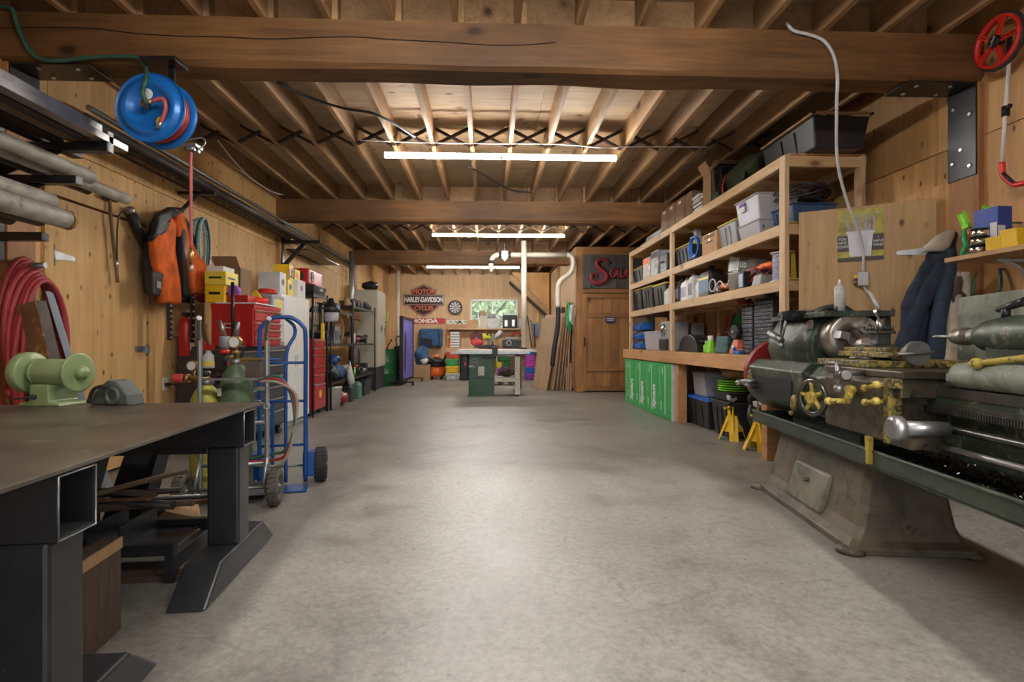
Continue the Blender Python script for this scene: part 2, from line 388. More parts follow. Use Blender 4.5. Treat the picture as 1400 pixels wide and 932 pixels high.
ceiling = struct('ceiling', MB().bb(XL - .3, YF - .3, ZD + .016, XR + .3, YB + .3, ZD + .06), m_deck)
pan = None
PW, PLn = 2.44, 1.22
y = YF - .25; k = 0
while y < YB + .2:
    x = XL - .1 - (PW / 2 if k % 2 else 0)
    while x < XR + .1:
        a, b = max(x, XL - .1), min(x + PW, XR + .1)
        if b - a > .05: obj('plywood_sheet', MB().bb(a + .002, y + .002, ZD, b - .002, min(y + PLn, YB + .2) - .002, ZD + .015), m_deck, ceiling)
        x += PW
    y += PLn; k += 1
BEAMS = [3.59, 8.12, 12.60]
JX = [-.197 + .406 * i for i in range(-7, 9)]
BY = [YF - .1] + [b + .13 for b in BEAMS] + [YB]
for bi in range(4):
    y0, y1 = BY[bi], BY[bi + 1]
    src = None
    for j, x in enumerate(JX):
        off = .02 if bi % 2 else -.02
        if bi == 3 and x > 1.75: pass
        if src is None:
            src = obj('joist', MB().bb(-.019, y0 - .1, ZJ, .019, y1 + .1, ZD - .001), m_joist, ceiling, loc=(x + off, 0, 0))
        else: inst(src, 'joist', ceiling, (x + off, 0, 0))
    for b in ([y0 + .16] if bi else []) + ([y1 - .2] if bi < 3 else []):
        pass
    # solid blocking over each beam and X bridging at mid bay
    if bi < 3:
        bsrc = None
        for j in range(len(JX) - 1):
            xm = (JX[j] + JX[j + 1]) / 2
            if bsrc is None: bsrc = obj('blocking', MB().bb(-.18, -.02, ZJ + .001, .18, .02, ZD - .002), m_stud if 0 else m_joist, ceiling, loc=(xm, y1 + .0, 0))
            else: inst(bsrc, 'blocking', ceiling, (xm, y1, 0))
    ym = (BEAMS[bi] + (BEAMS[bi - 1] if bi else -.9)) / 2 + (.05 if bi else 0) if bi < 3 else 14.75
    L = .406 - .045; H = ZD - ZJ - .05; ang = atan2(H, L); ln = sqrt(L * L + H * H)
    c1 = None
    for j in range(len(JX) - 1):
        xm = (JX[j] + JX[j + 1]) / 2 + (.02 if bi % 2 else -.02)
        for s, dy in ((1, -.024), (-1, .024)):
            if c1 is None: c1 = obj('cross_brace', MB().box((0, 0, 0), (ln, .042, .024)), m_brace, ceiling, loc=(xm, ym + dy, (ZJ + ZD) / 2 - .01), rot=(0, -s * ang, 0))
            else: inst(c1, 'cross_brace', ceiling, (xm, ym + dy, (ZJ + ZD) / 2 - .01), (0, -s * ang, 0))
# heavy timber beams
def timber(y0, z0, z1, th, x0=XL, x1=XR):
    n = 60; R = []
    for i in range(n + 1):
        x = x0 + (x1 - x0) * i / n
        w1 = .012 * noise.noise(Vector((x * .9, y0, 1))); w2 = .014 * noise.noise(Vector((x * 1.3, y0, 5)))
        c = .03 + .02 * noise.noise(Vector((x * 1.1, y0, 9)))
        R.append([(x, y0, z1), (x, y0 + w1 * .4, z0 + c + w1), (x, y0 + c, z0 + w2 * .6), (x, y0 + th - c, z0 + w2), (x, y0 + th, z0 + c), (x, y0 + th, z1)])
    return MB().rings(R, True, False)
for i, b in enumerate(BEAMS):
    o = obj('beam', timber(b, 2.805, ZJ - .001, .25, x1=XR if i < 2 else 1.85), m_beam, ceiling, label='nearest heavy timber beam, long drying crack across its face' if i == 0 else None)
# crack line along the nearest beam (a thin dark strip laid on its face)
P = [atY(px, py, 3.586) for px, py in ((-60, 35), (0, 38), (60, 37), (130, 39), (180, 45), (240, 49), (300, 50), (370, 53), (470, 50), (540, 54), (600, 57), (690, 62), (760, 58))]
obj('drying_crack', MB().tube(sm(P), .0028, 5), mat('crack_dark', (.02, .01, .006), .9), ceiling)

# ---- plywood covered walls
def ply_wall(name, mt, core, panels):
    w_ = struct(name, core, mt)
    for p in panels: obj('plywood_panel', MB().bb(*p), mt, w_, bev=.0015, seg=1)
    return w_
def wall_x(name, x, sgn, mt, y0, y1, holes=(), x2=None):
    P = []; y = y0
    while y < y1 - .01:
        ye = min(y + 1.22, y1)
        for z0, z1 in ((.1, 2.44), (2.44, ZD)):
            segs = [(y, ye, z0, z1)]
            for h in holes:
                ns = []
                for a, b, c, d in segs:
                    if h[0] < b and h[1] > a and h[3] > c and h[2] < d:
                        if a < h[0]: ns.append((a, h[0], c, d))
                        if b > h[1]: ns.append((h[1], b, c, d))
                        if d > h[3]: ns.append((max(a, h[0]), min(b, h[1]), h[3], d))
                    else: ns.append((a, b, c, d))
                segs = ns
            for a, b, c, d in segs:
                if b - a > .03 and d - c > .03: P.append((x, a + .003, c + .003, x + sgn * .016, b - .003, d - .003))
        y = ye
    core = MB(); xa, xb = x + sgn * .016, x + sgn * .14
    ys = [y0] + [q for h in sorted(holes) for q in (h[0], h[1])] + [y1]
    for i in range(0, len(ys) - 1, 2):
        core.bb(xa, ys[i], 0, xb, ys[i + 1], ZD + .05)
    for h in holes:
        core.bb(xa, h[0], h[3], xb, h[1], ZD + .05)
        if h[2] > .01: core.bb(xa, h[0], 0, xb, h[1], h[2])
    return ply_wall(name, mt, core, P)
wallL = wall_x('wall_left', XL, -1, m_plyL, YF, YB, holes=[(4.01, 5.09, 0, 2.09)])
wallR = wall_x('wall_right', XR, 1, m_plyR, YF, YB, holes=[(4.0, 4.88, .0, 2.11)])
# back wall with its window opening
wa = atY(643, 409, YB); wb = atY(708, 450, YB); WX0, WX1, WZ0, WZ1 = wa.x, wb.x, wb.z, wa.z
core = MB(); core.bb(XL - .14, YB + .016, 0, WX0, YB + .14, ZD + .05).bb(WX1, YB + .016, 0, XR + .14, YB + .14, ZD + .05).bb(WX0, YB + .016, 0, WX1, YB + .14, WZ0).bb(WX0, YB + .016, WZ1, WX1, YB + .14, ZD + .05)
P = []
xs = [XL, -1.83, WX0, WX1, 1.9, XR]
for a, b in zip(xs[:-1], xs[1:]):
    if a == WX0: P += [(a, YB, .1, b, YB + .015, WZ0), (a, YB, WZ1, b, YB + .015, 2.44 if 2.44 > WZ1 else ZD)]
    else: P.append((a + .003, YB, .1, b - .003, YB + .015, 2.437))
    P.append((a + .003, YB, 2.443, b - .003, YB + .015, ZD))
P = [p for p in P if p[5] - p[2] > .02]
wallB = ply_wall('wall_back', m_plyB, core, P)
# front wall behind the camera: wide vehicle door (open) and a side door (open)
wallF = struct('wall_front', MB().bb(XL - .14, YF - .12, 0, -1.0, YF, ZD + .05).bb(-1.0, YF - .12, 2.5, 1.75, YF, ZD + .05).bb(1.75, YF - .12, 0, 2.25, YF, ZD + .05).bb(2.25, YF - .12, 2.1, 3.15, YF, ZD + .05).bb(3.15, YF - .12, 0, XR + .14, YF, ZD + .05), m_plyR)
# concrete curbs at the wall feet
struct('baseboard_right', MB().bb(XR - .035, YF, 0, XR + .02, 3.99, .10).bb(XR - .035, 4.87, 0, XR + .02, 11.5, .10), m_curb)
struct('baseboard_left', MB().bb(XL - .02, YF, 0, XL + .02, 4.0, .10).bb(XL - .02, 5.1, 0, XL + .02, YB, .10), m_curb)
struct('baseboard_back', MB().bb(XL, YB - .02, 0, XR, YB + .02, .10), m_curb)
# posts on the side walls under the beams
for i, b in enumerate(BEAMS):
    obj('post', MB().bb(XL, b + .0, 0, XL + .055, b + .22, 2.80), m_post, wallL, bev=.004)
    if i < 2: obj('post', MB().bb(XR - .04, b + .0, .1, XR + .01, b + .24, 2.80), m_post, wallR, bev=.004)
obj('ledger', MB().bb(XL, YF, ZJ - .14, XL + .03, 3.5, ZJ - .01), m_post, wallL)

# window in the back wall: white frame, sliding sash, muntins, glass
win = struct('window_1')
win.location = ((WX0 + WX1) / 2, YB + .04, (WZ0 + WZ1) / 2)
ww, wh = WX1 - WX0, WZ1 - WZ0
fr = MB(); t_ = .05
fr.bb(-ww / 2, -.05, -wh / 2, -ww / 2 + t_, .06, wh / 2).bb(ww / 2 - t_, -.05, -wh / 2, ww / 2, .06, wh / 2).bb(-ww / 2, -.05, wh / 2 - t_, ww / 2, .06, wh / 2).bb(-ww / 2, -.05, -wh / 2, ww / 2, .06, -wh / 2 + t_)
obj('window_frame', fr, m_white, win)
for s in (-1, 1):
    c = s * ww / 4; sw = ww / 2 - t_
    ms = MB().bb(c - sw / 2, -.01, -wh / 2 + t_, c - sw / 2 + .03, .03, wh / 2 - t_).bb(c + sw / 2 - .03, -.01, -wh / 2 + t_, c + sw / 2, .03, wh / 2 - t_)
    obj('sash', ms, m_white, win)
    for i in (1, 2): obj('muntin', MB().bb(c - sw / 2 + sw * i / 3 - .006, .005, -wh / 2 + t_, c - sw / 2 + sw * i / 3 + .006, .015, wh / 2 - t_), m_white, win)
    for i in (1, 2): obj('muntin', MB().bb(c - sw / 2, .004, -wh / 2 + t_ + (wh - .1) * i / 3 - .006, c + sw / 2, .016, -wh / 2 + t_ + (wh - .1) * i / 3 + .006), m_white, win)
    obj('pane', MB().bb(c - sw / 2, .008, -wh / 2 + t_, c + sw / 2, .012, wh / 2 - t_), m_glass, win)
# shrubs outside the window
m_leaf = mat('leaf', (.34, .46, .22), .7, 0, .4, 3)
for i, (x, yy, r) in enumerate(((-2.9, 23, 1.7), (.4, 25.5, 2.4), (3.6, 23, 1.7))):
    b = MB(); random.seed(40 + i)
    for k in range(2600):
        a = random.uniform(0, 2 * pi); e = random.uniform(-.4, 1.5); rr = r * random.uniform(.6, 1)
        c = Vector((cos(a) * cos(e) * rr, sin(a) * cos(e) * rr, 1.9 + sin(e) * rr * .8)); u = Vector((random.uniform(-1, 1), random.uniform(-1, 1), random.uniform(-1, 1))).normalized() * .2; v = u.orthogonal().normalized() * .1
        b.add([c - u, c - v, c + u, c + v], [(0, 1, 2, 3)])
    t = thing('shrub', ['leafy shrub outside the window, left of its middle', 'leafy shrub outside the window, behind its middle', 'leafy shrub outside the window, right side'][i], 'shrub', (x, yy, -.1), group='shrubs outside the window')
    obj('foliage', b, m_leaf, t, kind='stuff'); obj('stem', MB().cyl((0, 0, 0), (0, 0, 1.9), .05, n=8), m_rough, t)

# ---- door in the left wall (plywood leaf, strap hinge, hasp)
d1 = struct('door_1'); d1.location = (XL, 4.02, 0)
obj('door_leaf', MB().bb(-.03, -.0, .02, .004, 1.06, 2.07), m_plyL, d1, bev=.002); obj('sky_block_left', MB().bb(-.17, -.1, .0, -.142, 1.16, 2.2), m_plyL, d1)  # unseen outer sheet added to stop sky light leaking round the leaf
def strap_hinge(par, y, z, x, dirn, nrm=1):
    h = MB(); h.bb(x, y - .025 * dirn - .02, z - .075, x + .004 * nrm, y - .025 * dirn + .02, z + .075)
    h.prism([(y, z - .032), (y, z + .032), (y + dirn * .2, z + .014), (y + dirn * .2, z - .014)], x, x + .005 * nrm, 'x'); h.cyl((x + .006 * nrm, y, z - .075), (x + .006 * nrm, y, z + .075), .008, n=8)
    return obj('hinge', h, m_galv, par)
strap_hinge(d1, 0, 1.66, .006, 1); strap_hinge(d1, 0, .3, .006, 1)
hp = atX(195, 477, XL + .01); 
h = MB().bb(.006, hp.y - 4.02 - .10, hp.z - .025, .012, hp.y - 4.02 + .10, hp.z + .025).bb(.01, hp.y - 4.02 + .04, hp.z - .04, .03, hp.y - 4.02 + .07, hp.z + .04)
obj('hasp', h, m_galv, d1)
obj('door_casing', MB().bb(.0, -.09, 0, .02, -.012, 2.17).bb(.0, 1.075, 0, .02, 1.16, 2.17).bb(.0, -.012, 2.085, .02, 1.075, 2.17), m_plyL, d1)

# ---- cedar store room at the back right
CY = 11.6; CX = 1.83
wallC = struct('wall_storeroom', MB().bb(CX + .02, CY + .05, 0, CX + .08, YB, ZJ - .05), m_plyB)
for i in range(4): obj('plywood_panel', MB().bb(CX, CY + .12 + i * 1.3, .05, CX + .018, CY + .12 + (i + 1) * 1.3 - .005, ZJ - .05), m_plyB, wallC)
cp = lambda px, py: atY(px, py, CY)
xa = cp(788, 400).x; xb = cp(797, 400).x; xd = 3.18
obj('corner_post', MB().bb(xa, CY, 0, xb, CY + .14, ZJ - .06), m_cedar, wallC, bev=.004)
obj('side_post', MB().bb(xd, CY, 0, XR, CY + .14, ZJ - .06), m_cedar, wallC, bev=.004)
hz0 = cp(800, 348).z; obj('header', MB().bb(xb, CY, hz0, xd, CY + .14, ZJ - .06), m_cedarx, wallC)
obj('mid_rail', MB().bb(xb, CY, cp(800, 400).z, xd, CY + .14, cp(800, 394).z), m_cedarx, wallC)
obj('infill_board', MB().bb(xb, CY + .04, cp(800, 394).z, xd, CY + .1, hz0), m_cedarx, wallC)
for k in range(9):      # short blocks of siding left of the door
    z0 = .02 + k * .14; obj('siding_block', MB().bb(xa - .03, CY + .01, z0, xa - .001, CY + .13, z0 + .132), m_cedar, wallC, bev=.003)
d2 = struct('door_2'); d2.location = (xb, CY, 0); dw = 1.06; dz = cp(800, 401).z
pl = [0, .06, .235, .41, .60, .78, dw]
px_ = 0
for i in range(6):
    a = pl[i] if i else .0; obj('plank', MB().bb(pl[i] + .002, .02, .02, pl[i + 1] - .002, .045, dz), m_cedar, d2, bev=.003)
obj('stile', MB().bb(0, -.005, .02, .075, .02, dz), m_cedar, d2, bev=.003); obj('stile', MB().bb(dw - .075, -.005, .02, dw, .02, dz), m_cedar, d2, bev=.003)
for z in (.03, cp(800, 504).z - .05, cp(800, 431).z - .04, dz - .10): obj('rail', MB().bb(.076, -.006, z, dw - .076, .02, z + .095), m_cedarx, d2, bev=.003)
obj('rest_of_wall', MB().bb(xb + dw + .005, CY, 0, xd, CY + .1, cp(800, 400).z), m_cedar, wallC)
obj('door_handle', MB().tube(sm([(.035, -.005, .98), (.035, -.05, .99), (.035, -.05, 1.12), (.035, -.005, 1.13)]), .009, 8).bb(.02, -.012, .96, .05, -.004, 1.15), m_blk2, d2)

# ---- open plywood door leaf beside the shelving (hinged on the right wall)
A_ = Vector((XR - .04, 3.95)); dd = atX(1093, 292, 2.44); B_ = Vector((2.53, 4.43))
d3 = struct('door_3'); ang3 = atan2(B_.y - A_.y, B_.x - A_.x); d3.location = (A_.x, A_.y, 0); d3.rotation_euler = (0, 0, ang3)
W3 = (B_ - A_).length
# local x: hinge to free edge, local +y faces the camera
m_ply3 = wood('plywood_door', (.66, .42, .19), (.50, .295, .115), 'z', 3.0, .6, True, (.10, .045, .02), 3.0, .18)
obj('door_leaf', MB().bb(0, 0,   .12, W3, .04, 2.097), m_ply3, d3, bev=.002)
obj('edge_strip', MB().bb(.0, .041, .12, .13, .05, 2.097), m_ply3, d3, bev=.002)
h = MB().bb(.0, .052, 1.64, .03, .056, 1.79); h.prism([(.03, 1.685), (.03, 1.745), (.24, 1.728), (.24, 1.702)], .052, .057, 'y'); obj('hinge', h, m_galv, d3)
struct('sky_block_right', MB().bb(XR + .142, 3.9, -.03, XR + .17, 4.95, 2.2), m_plyR)  # unseen sheet added outside to shut daylight out of the door opening
struct('trim_1', MB().bb(XR - .02, 3.85, .1, XR, 3.99, 2.2).bb(XR - .02, 4.88, .1, XR, 4.96, 2.2).bb(XR - .02, 3.99, 2.1, XR, 4.87, 2.2), m_plyR)
# ---- ceiling tube lights
def tube_light(a, b, label, vis=True):
    a = Vector(a); b = Vector(b); c = (a + b) / 2; L = (b - a).length
    t = thing('tube_light', label, 'light', (c.x, c.y, c.z), atan2(b.y - a.y, b.x - a.x), 'long LED tube lights under the joists')
    for s in (-1, 1): obj('diffuser', MB().rings([[(q, .028 * cos(2 * pi * k / 10), .022 * sin(2 * pi * k / 10)) for k in range(10)] for q in (s * .01, s * L / 2 - s * .012)][::s]), m_tube, t)
    obj('housing', MB().bb(-L / 2, -.03, .024, L / 2, .03, .034).bb(-L / 2 - .004, -.03, -.02, -L / 2 + .010, .03, .034).bb(L / 2 - .010, -.03, -.02, L / 2 + .004, .03, .034), m_white, t)
    for s in (-1, 1): obj('hanger', MB().cyl((s * L * .35, 0, .034), (s * L * .35, 0, ZJ - c.z + .003), .004, n=6), m_white, t)
def tl(x0, y0, x1, y1, Y, label):
    p = atY(x0, y0, Y); q = atY(x1, y1, Y); z = (p.z + q.z) / 2
    tube_light((p.x, Y, z), (q.x, Y, z), label)
tl(525, 212.5, 843, 217, 5.82, 'nearest and longest looking bright tube light under the joists')
tl(591, 320.5, 772, 323.5, 10.2, 'middle bright tube light, between the second and third beams')
tl(583, 364, 710, 366.5, 14.5, 'farthest bright tube light, in front of the back wall')
tube_light((-1.1, 1.55, 2.985), (1.34, 1.55, 2.985), 'bright tube light above the camera, nearest the vehicle door')
# wires stapled along the ceiling
def wire(label, pts, r, m_, cat='cable'):
    return tag(obj('cable', MB().tube(sm(pts), r, 6), m_), label, cat)
wire('white electrical cable running across under the cross braces to the nearest tube light', [(-1.3, 5.7, 3.095), (-.6, 5.72, 3.09), (0, 5.72, 3.09), (.7, 5.72, 3.095), (1.2, 5.78, 3.085), (1.5, 5.75, 3.09), (2.3, 5.74, 3.095)], .006, m_white)
wire('thick black cable sagging between joists left of the nearest tube', [atZ(px, py, 3.09 + dz) for px, py, dz in ((380, 112, 0), (420, 132, 0), (470, 148, 0), (510, 155, 0), (545, 172, 0), (567, 187, 0))], .012, m_black)
wire('black cable with a bend near the second beam', [atZ(px, py, 3.09) for px, py in ((640, 228), (655, 235), (680, 250), (700, 260), (725, 263))], .012, m_black)
wire('thin white cable sagging near the left wall', [atZ(px, py, 3.09) for px, py in ((298, 192), (320, 220), (345, 245), (372, 262), (388, 266))], .006, m_white)
# =====================================================================  METAL LATHE (local x: headstock -> tailstock, y: front -> back, z: up)
LO = Vector((1.90, 3.2, 0)); LA = -radians(97)
lat = thing('metal_lathe', 'big old engine lathe with chipped green and yellow paint on a tapered cast foot', 'lathe', LO, LA)
LMi = wm(lat).inverted()
def LP(px, py, v):       # pixel on the lathe-local plane y=v -> (x, z)
    d = ray(px, py); n = Vector((-sin(LA), cos(LA), 0)); p0 = LO + n * v; c = Vector((0, 0, CH))
    t = (p0 - c).dot(n) / d.dot(n); q = LMi @ (c + d * t); return q.x, q.z
ch_ = lambda v, *px: [LP(a, b, v) for a, b in px]
# foot: tapered casting with flared toe
fx0, _ = LP(1066, 600, .10); fx1, _ = LP(1187, 627, .10); bx0, _ = LP(1042, 685, -.02); bx1, _ = LP(1166, 755, -.02)
Rg = []
for z, e0, e1, y0, y1 in ((0, bx0 - .04, bx1 + .05, -.05, .56), (.035, bx0 - .04, bx1 + .05, -.05, .56), (.06, bx0, bx1, -.01, .52), (.12, bx0 + .02, bx1 - .02, .02, .50), (.455, fx0 + .0, fx1 - .0, .11, .46)):
    r = .03; Rg.append([(e0, y0 + r, z), (e0 + r, y0, z), (e1 - r, y0, z), (e1, y0 + r, z), (e1, y1 - r, z), (e1 - r, y1, z), (e0 + r, y1, z), (e0, y1 - r, z)])
foot = obj('foot', MB().rings(Rg, True, False), m_lf, lat, bev=.006)
a = LP(1092, 640, .06); b = LP(1126, 690, .02)
pc = MB().at((( a[0] + b[0]) / 2, .045, (a[1] + b[1]) / 2 + .0), rx=-radians(17)).bb(-abs(b[0] - a[0]) / 2 - .02, -.03, -.12, abs(b[0] - a[0]) / 2 + .02, .03, .115)
cv = obj('cover_plate', pc, chip('plate_paint', (.17, .16, .115), (.07, .06, .04), .6, 9), lat, bev=.018, seg=3)
obj('cover_screw', MB().cyl(((a[0] + b[0]) / 2 - .0, -.0, a[1] - .02), ((a[0] + b[0]) / 2, .04, a[1] - .02), .012, n=8), m_lw, lat)
for fx, fy in ((bx0 - .0, -.03), (bx1 + .0, -.03), (bx1, .53), (bx0, .53)): obj('foot_lug', MB().lathe([(.07, 0), (.07, .02), (.03, .035)], 14), m_lf, lat, loc=(fx, fy, 0))
# chip tray
tx0, tz0 = LP(1029, 558, 0); tx1 = 3.0
TZ = .50
tray = MB(); tray.bb(tx0, 0, .45, tx1, .82, .462)
tray.bb(tx0, 0, .455, tx1, .012, TZ + .03).bb(tx0, .808, .455, tx1, .82, TZ + .03).bb(tx0, 0, .455, tx0 + .012, .82, TZ + .03)
tray.cyl((tx0, .004, TZ + .03), (tx1, .004, TZ + .03), .010, n=8)
obj('chip_tray', tray, m_lt, lat)
# swarf in the tray
random.seed(3); s = MB(); s2 = MB()
for k in range(3000):
    x = random.gauss(.82, .38); y = random.uniform(.05, .78); z = .464 + random.random() ** 2 * .05 * max(0, 1 - abs(x - .85) / .9)
    if x < -.3 or x > 2.2: continue
    q = Vector((random.uniform(-1, 1), random.uniform(-1, 1), random.uniform(-.4, .8))).normalized() * random.uniform(.008, .024); u = q.orthogonal().normalized() * .0025
    (s if k % 3 == 0 else s2).add([(x, y, z), Vector((x, y, z)) + u, Vector((x, y, z)) + q + u * 2, Vector((x, y, z)) + q], [(0, 1, 2, 3)])
m = MB(); NX, NY = 60, 20
vs_ = [(tx0 + .02 + (2.2 - tx0) * i / NX, .015 + .79 * j / NY, .463 + .035 * max(0, noise.noise(Vector((i * .25, j * .25, 0))) + .35)) for i in range(NX + 1) for j in range(NY + 1)]
m.add(vs_, [(i * (NY + 1) + j, (i + 1) * (NY + 1) + j, (i + 1) * (NY + 1) + j + 1, i * (NY + 1) + j + 1) for i in range(NX) for j in range(NY)], True)
obj('oily_grime', m, m_sump, lat, kind='stuff')
obj('metal_chips', s, m_bright, lat, kind='stuff'); obj('dark_chips', s2, m_lw, lat, kind='stuff')
# bed: rails, web, feet
hx1, hz_ = LP(1273, 519, .22)
BT = .86; bx0_, bx1_ = -.75, 3.0
bed = MB()
for y0 in (.17, .40): bed.prism([(y0, BT - .03), (y0 + .02, BT), (y0 + .05, BT), (y0 + .07, BT - .03), (y0 + .07, BT - .09), (y0, BT - .09)], bx0_, bx1_, 'x')
bed.bb(bx0_, .20, .60, bx1_, .22, BT - .08).bb(bx0_, .42, .60, bx1_, .44, BT - .08).bb(bx0_, .17, .56, bx1_, .24, .60).bb(bx0_, .40, .56, bx1_, .47, .60)
for x in (-.55, -.1, .35, .85, 1.35, 1.9): bed.bb(x - .015, .22, .58, x + .015, .42, BT - .1)
bed.bb(-.75, .20, .46, .15, .46, .60)
obj('bed', bed, m_lg, lat, bev=.004)
w_ = MB()
for y0 in (.185, .415): w_.prism([(y0, BT), (y0 + .02, BT + .018), (y0 + .04, BT)], bx0_ + .5, bx1_, 'x')
w_.bb(bx0_ + .5, .165, BT - .045, bx1_, .17, BT - .005)
obj('bed_ways', w_, m_lw, lat)
rk = MB()
for i in range(120): x = .7 + i * .0135; rk.bb(x, .145, .745, x + .007, .165, .77)
rk.bb(.68, .16, .74, 2.4, .17, .79)
obj('rack', rk, m_lw, lat)
# leadscrew (threaded), feed rod
ls = MB(); n = 420
ls.rings([[(.45 + 1.95 * i / n, .13 + (.0165 if i % 2 else .0135) * cos(2 * pi * k / 10), .69 + (.0165 if i % 2 else .0135) * sin(2 * pi * k / 10)) for k in range(10)] for i in range(n + 1)])
obj('leadscrew', ls, m_lw, lat)
obj('feed_rod', MB().cyl((-.1, .10, .615), (2.4, .10, .615), .014, n=12), m_steel, lat)
# gearbox (front left)
g0 = LP(1031, 520, .06); g1 = LP(1122, 560, .06)
print('gearbox', g0, g1, 'bed', hx1, hz_, 'tray', tx0, tz0)
gx0, gx1 = g0[0], g1[0]
gb = MB(); gb.prism([(.05, .62), (.02, .66), (.02, .86), (.08, .92), (.30, .92), (.30, .56), (.12, .56)], gx0, gx1 - .18, 'x')
gbo = obj('gearbox', gb, m_lg, lat, bev=.008)
gb2 = MB(); gb2.prism([(.10, .60), (.06, .64), (.06, .84), (.12, .90), (.30, .90), (.30, .60)], gx1 - .18, gx1 + .25, 'x'); obj('gearbox_side', gb2, m_lg, lat, bev=.008)
obj('gearbox_recess', MB().bb(gx0 + .14, .014, .66, gx1 - .30, .022, .80), m_sump, lat)
obj('tumbler_knob', MB().cyl((gx0 + .16, .02, .76), (gx0 + .12, -.08, .74), .018, .022, 12).cyl((gx0 + .16, .02, .70), (gx0 + .2, -.07, .73), .012, n=10).ball((gx0 + .1, -.09, .735), .024), m_steel, lat)
for dx, dz in ((-.26, .78), (.06, .66)):
    lv = MB(); cx_ = gx1 - .24 if dx > 0 else gx0 + .07
    lv.rings([[(cx_ + .03 * cos(2 * pi * k / 12) * q, .02 - e, dz + .055 * sin(2 * pi * k / 12) * q) for k in range(12)] for q, e in ((1, 0), (1, .02), (.6, .03))]).ball((cx_ + .01, -.015, dz - .06), .016, 10, 6)
    obj('shift_lever', lv, m_ly, lat)
# belt guard on the far end (red)
obj('end_guard', MB().cyl((gx0 - .10, .28, .80), (gx0 + .0, .28, .80), .27, n=28), m_dred, lat)
# handwheel in front of the gearbox
def wheel(par, c, R, r, mt, spokes=5, ax=(0, -1, 0), hub=.35, name='handwheel', mt2=None):
    c = Vector(c); ax = Vector(ax).normalized(); u = ax.orthogonal().normalized(); v = ax.cross(u)
    P = [c + (u * cos(2 * pi * k / 28) + v * sin(2 * pi * k / 28)) * R for k in range(28)]
    o = obj(name, MB().tube(P, r, 8, True), mt, par)
    q = MB(); q.cyl(c - ax * r * 1.3, c + ax * r * 1.6, R * hub, n=16)
    for k in range(spokes):
        a = 2 * pi * k / spokes + .3; e = (u * cos(a) + v * sin(a)); q.tube([c + e * R * .2, c + e * R * .6, c + e * R * .96], [r * 1.0, r * .8, r * .9], 6)
    obj('spokes', q, mt2 or mt, o); return o
hw = LP(1111, 543, -.08); wheel(lat, (hw[0], -.08, hw[1]), .092, .015, m_lw, mt2=m_ly2, ax=(.35, -1, 0))
obj('wheel_shaft', MB().cyl((hw[0], -.1, hw[1]), (hw[0], .08, hw[1]), .022, n=12), m_lw, lat)
hl = LP(1131, 548, -.12)
# headstock
a = LP(1064, 500, .18); b = LP(1221, 470, .18); t_ = LP(1090, 413, .18)
print('headstock', a, b, t_)
HX0, HX1 = a[0] - .02, -.27
HT = 1.24
R_ = []
for x, e in ((HX0, .03), (HX0 + .03, 0), (HX1 - .03, 0), (HX1, .02)):
    pts = []
    y0, y1 = .12 + e, .50 - e; z0, z1 = .88, HT - .03 - e
    for yy, zz in ((y0 + .02, z0), (y0, z0 + .05), (y0 - .02, z0 + .12), (y0 - .01, z0 + .2), (y0 + .03, z1 - .05), (y0 + .06, z1), (y1, z1), (y1, z0)): pts.append((x, yy, zz))
    R_.append(pts)
obj('headstock', MB().rings(R_, True, True), m_lg, lat, bev=.006)
obj('headstock_lid', MB().prism([(.12, HT - .035), (.12, HT - .005), (.15, HT), (.53, HT + .0), (.53, HT - .035)], HX0 + .04, HX1 + .17, 'x'), m_lg, lat, bev=.004)
obj('backplate_guard', MB().bb(HX1 - .02, .47, .90, HX1 + .15, .52, HT - .036), m_lg, lat, bev=.01)
obj('motor_hump', MB().rings([[(HX0 + .30 + i * .05, .40 + .12 * cos(pi * k / 10), HT - .01 + (.08 if 0 < i < 4 else .03) * sin(pi * k / 10)) for k in range(11)] for i in range(5)]), m_lg, lat)
obj('lid_studs', MB().cyl((HX0 + .08, .3, HT), (HX0 + .08, .3, HT + .03), .012, n=8).cyl((HX1 + .1, .22, HT), (HX1 + .1, .22, HT + .03), .012, n=8), m_lw, lat)
# speed levers and number plate
pl_ = LP(1105, 444, .12); obj('number_plate', MB().bb(pl_[0] - .035, .128, pl_[1] - .03, pl_[0] + .04, .136, pl_[1] + .03), m_dred if 0 else mat('old_plate', (.16, .12, .10), .4, .5), lat, bev=.004)
kn = LP(1083, 431, .06)
obj('speed_lever', MB().cyl((kn[0] + .0, .14, kn[1]), (kn[0] - .02, -.0, kn[1]), .034, .030, 14).cyl((kn[0] - .11, .04, kn[1] + .01), (kn[0] - .10, .03, kn[1] - .22), .012, n=8).cyl((kn[0] - .115, .03, kn[1] + .005), (kn[0] + .02, .05, kn[1]), .022, .035, 12), m_blk2, lat)
obj('belt_lever', MB().cyl((kn[0] - .09, .03, kn[1] - .17), (kn[0] - .20, -.0, kn[1] - .12), .022, .028, 12).cyl((kn[0] - .02, .03, kn[1] - .03), (kn[0] - .11, .03, kn[1] - .18), .009, n=8).ball((kn[0] - .10, .03, kn[1] - .2), .02, 10, 6).ball((kn[0] - .2, 0, kn[1] - .12), .028, 10, 6), m_steel, lat)
lg_ = LP(1104, 480, .12); obj('lifting_ring', MB().torus((lg_[0], .13, lg_[1]), .026, .008, 'y', 18, 6), m_lb, lat)
ro = MB(); a = LP(1088, 407, .33); b = LP(1142, 408, .33); ro.cyl((a[0], .33, HT + .035), (b[0], .33, HT + .035), .011, n=8).ball((a[0], .33, HT + .035), .026, 12, 8)
obj('control_bar', ro, m_blk2, lat)
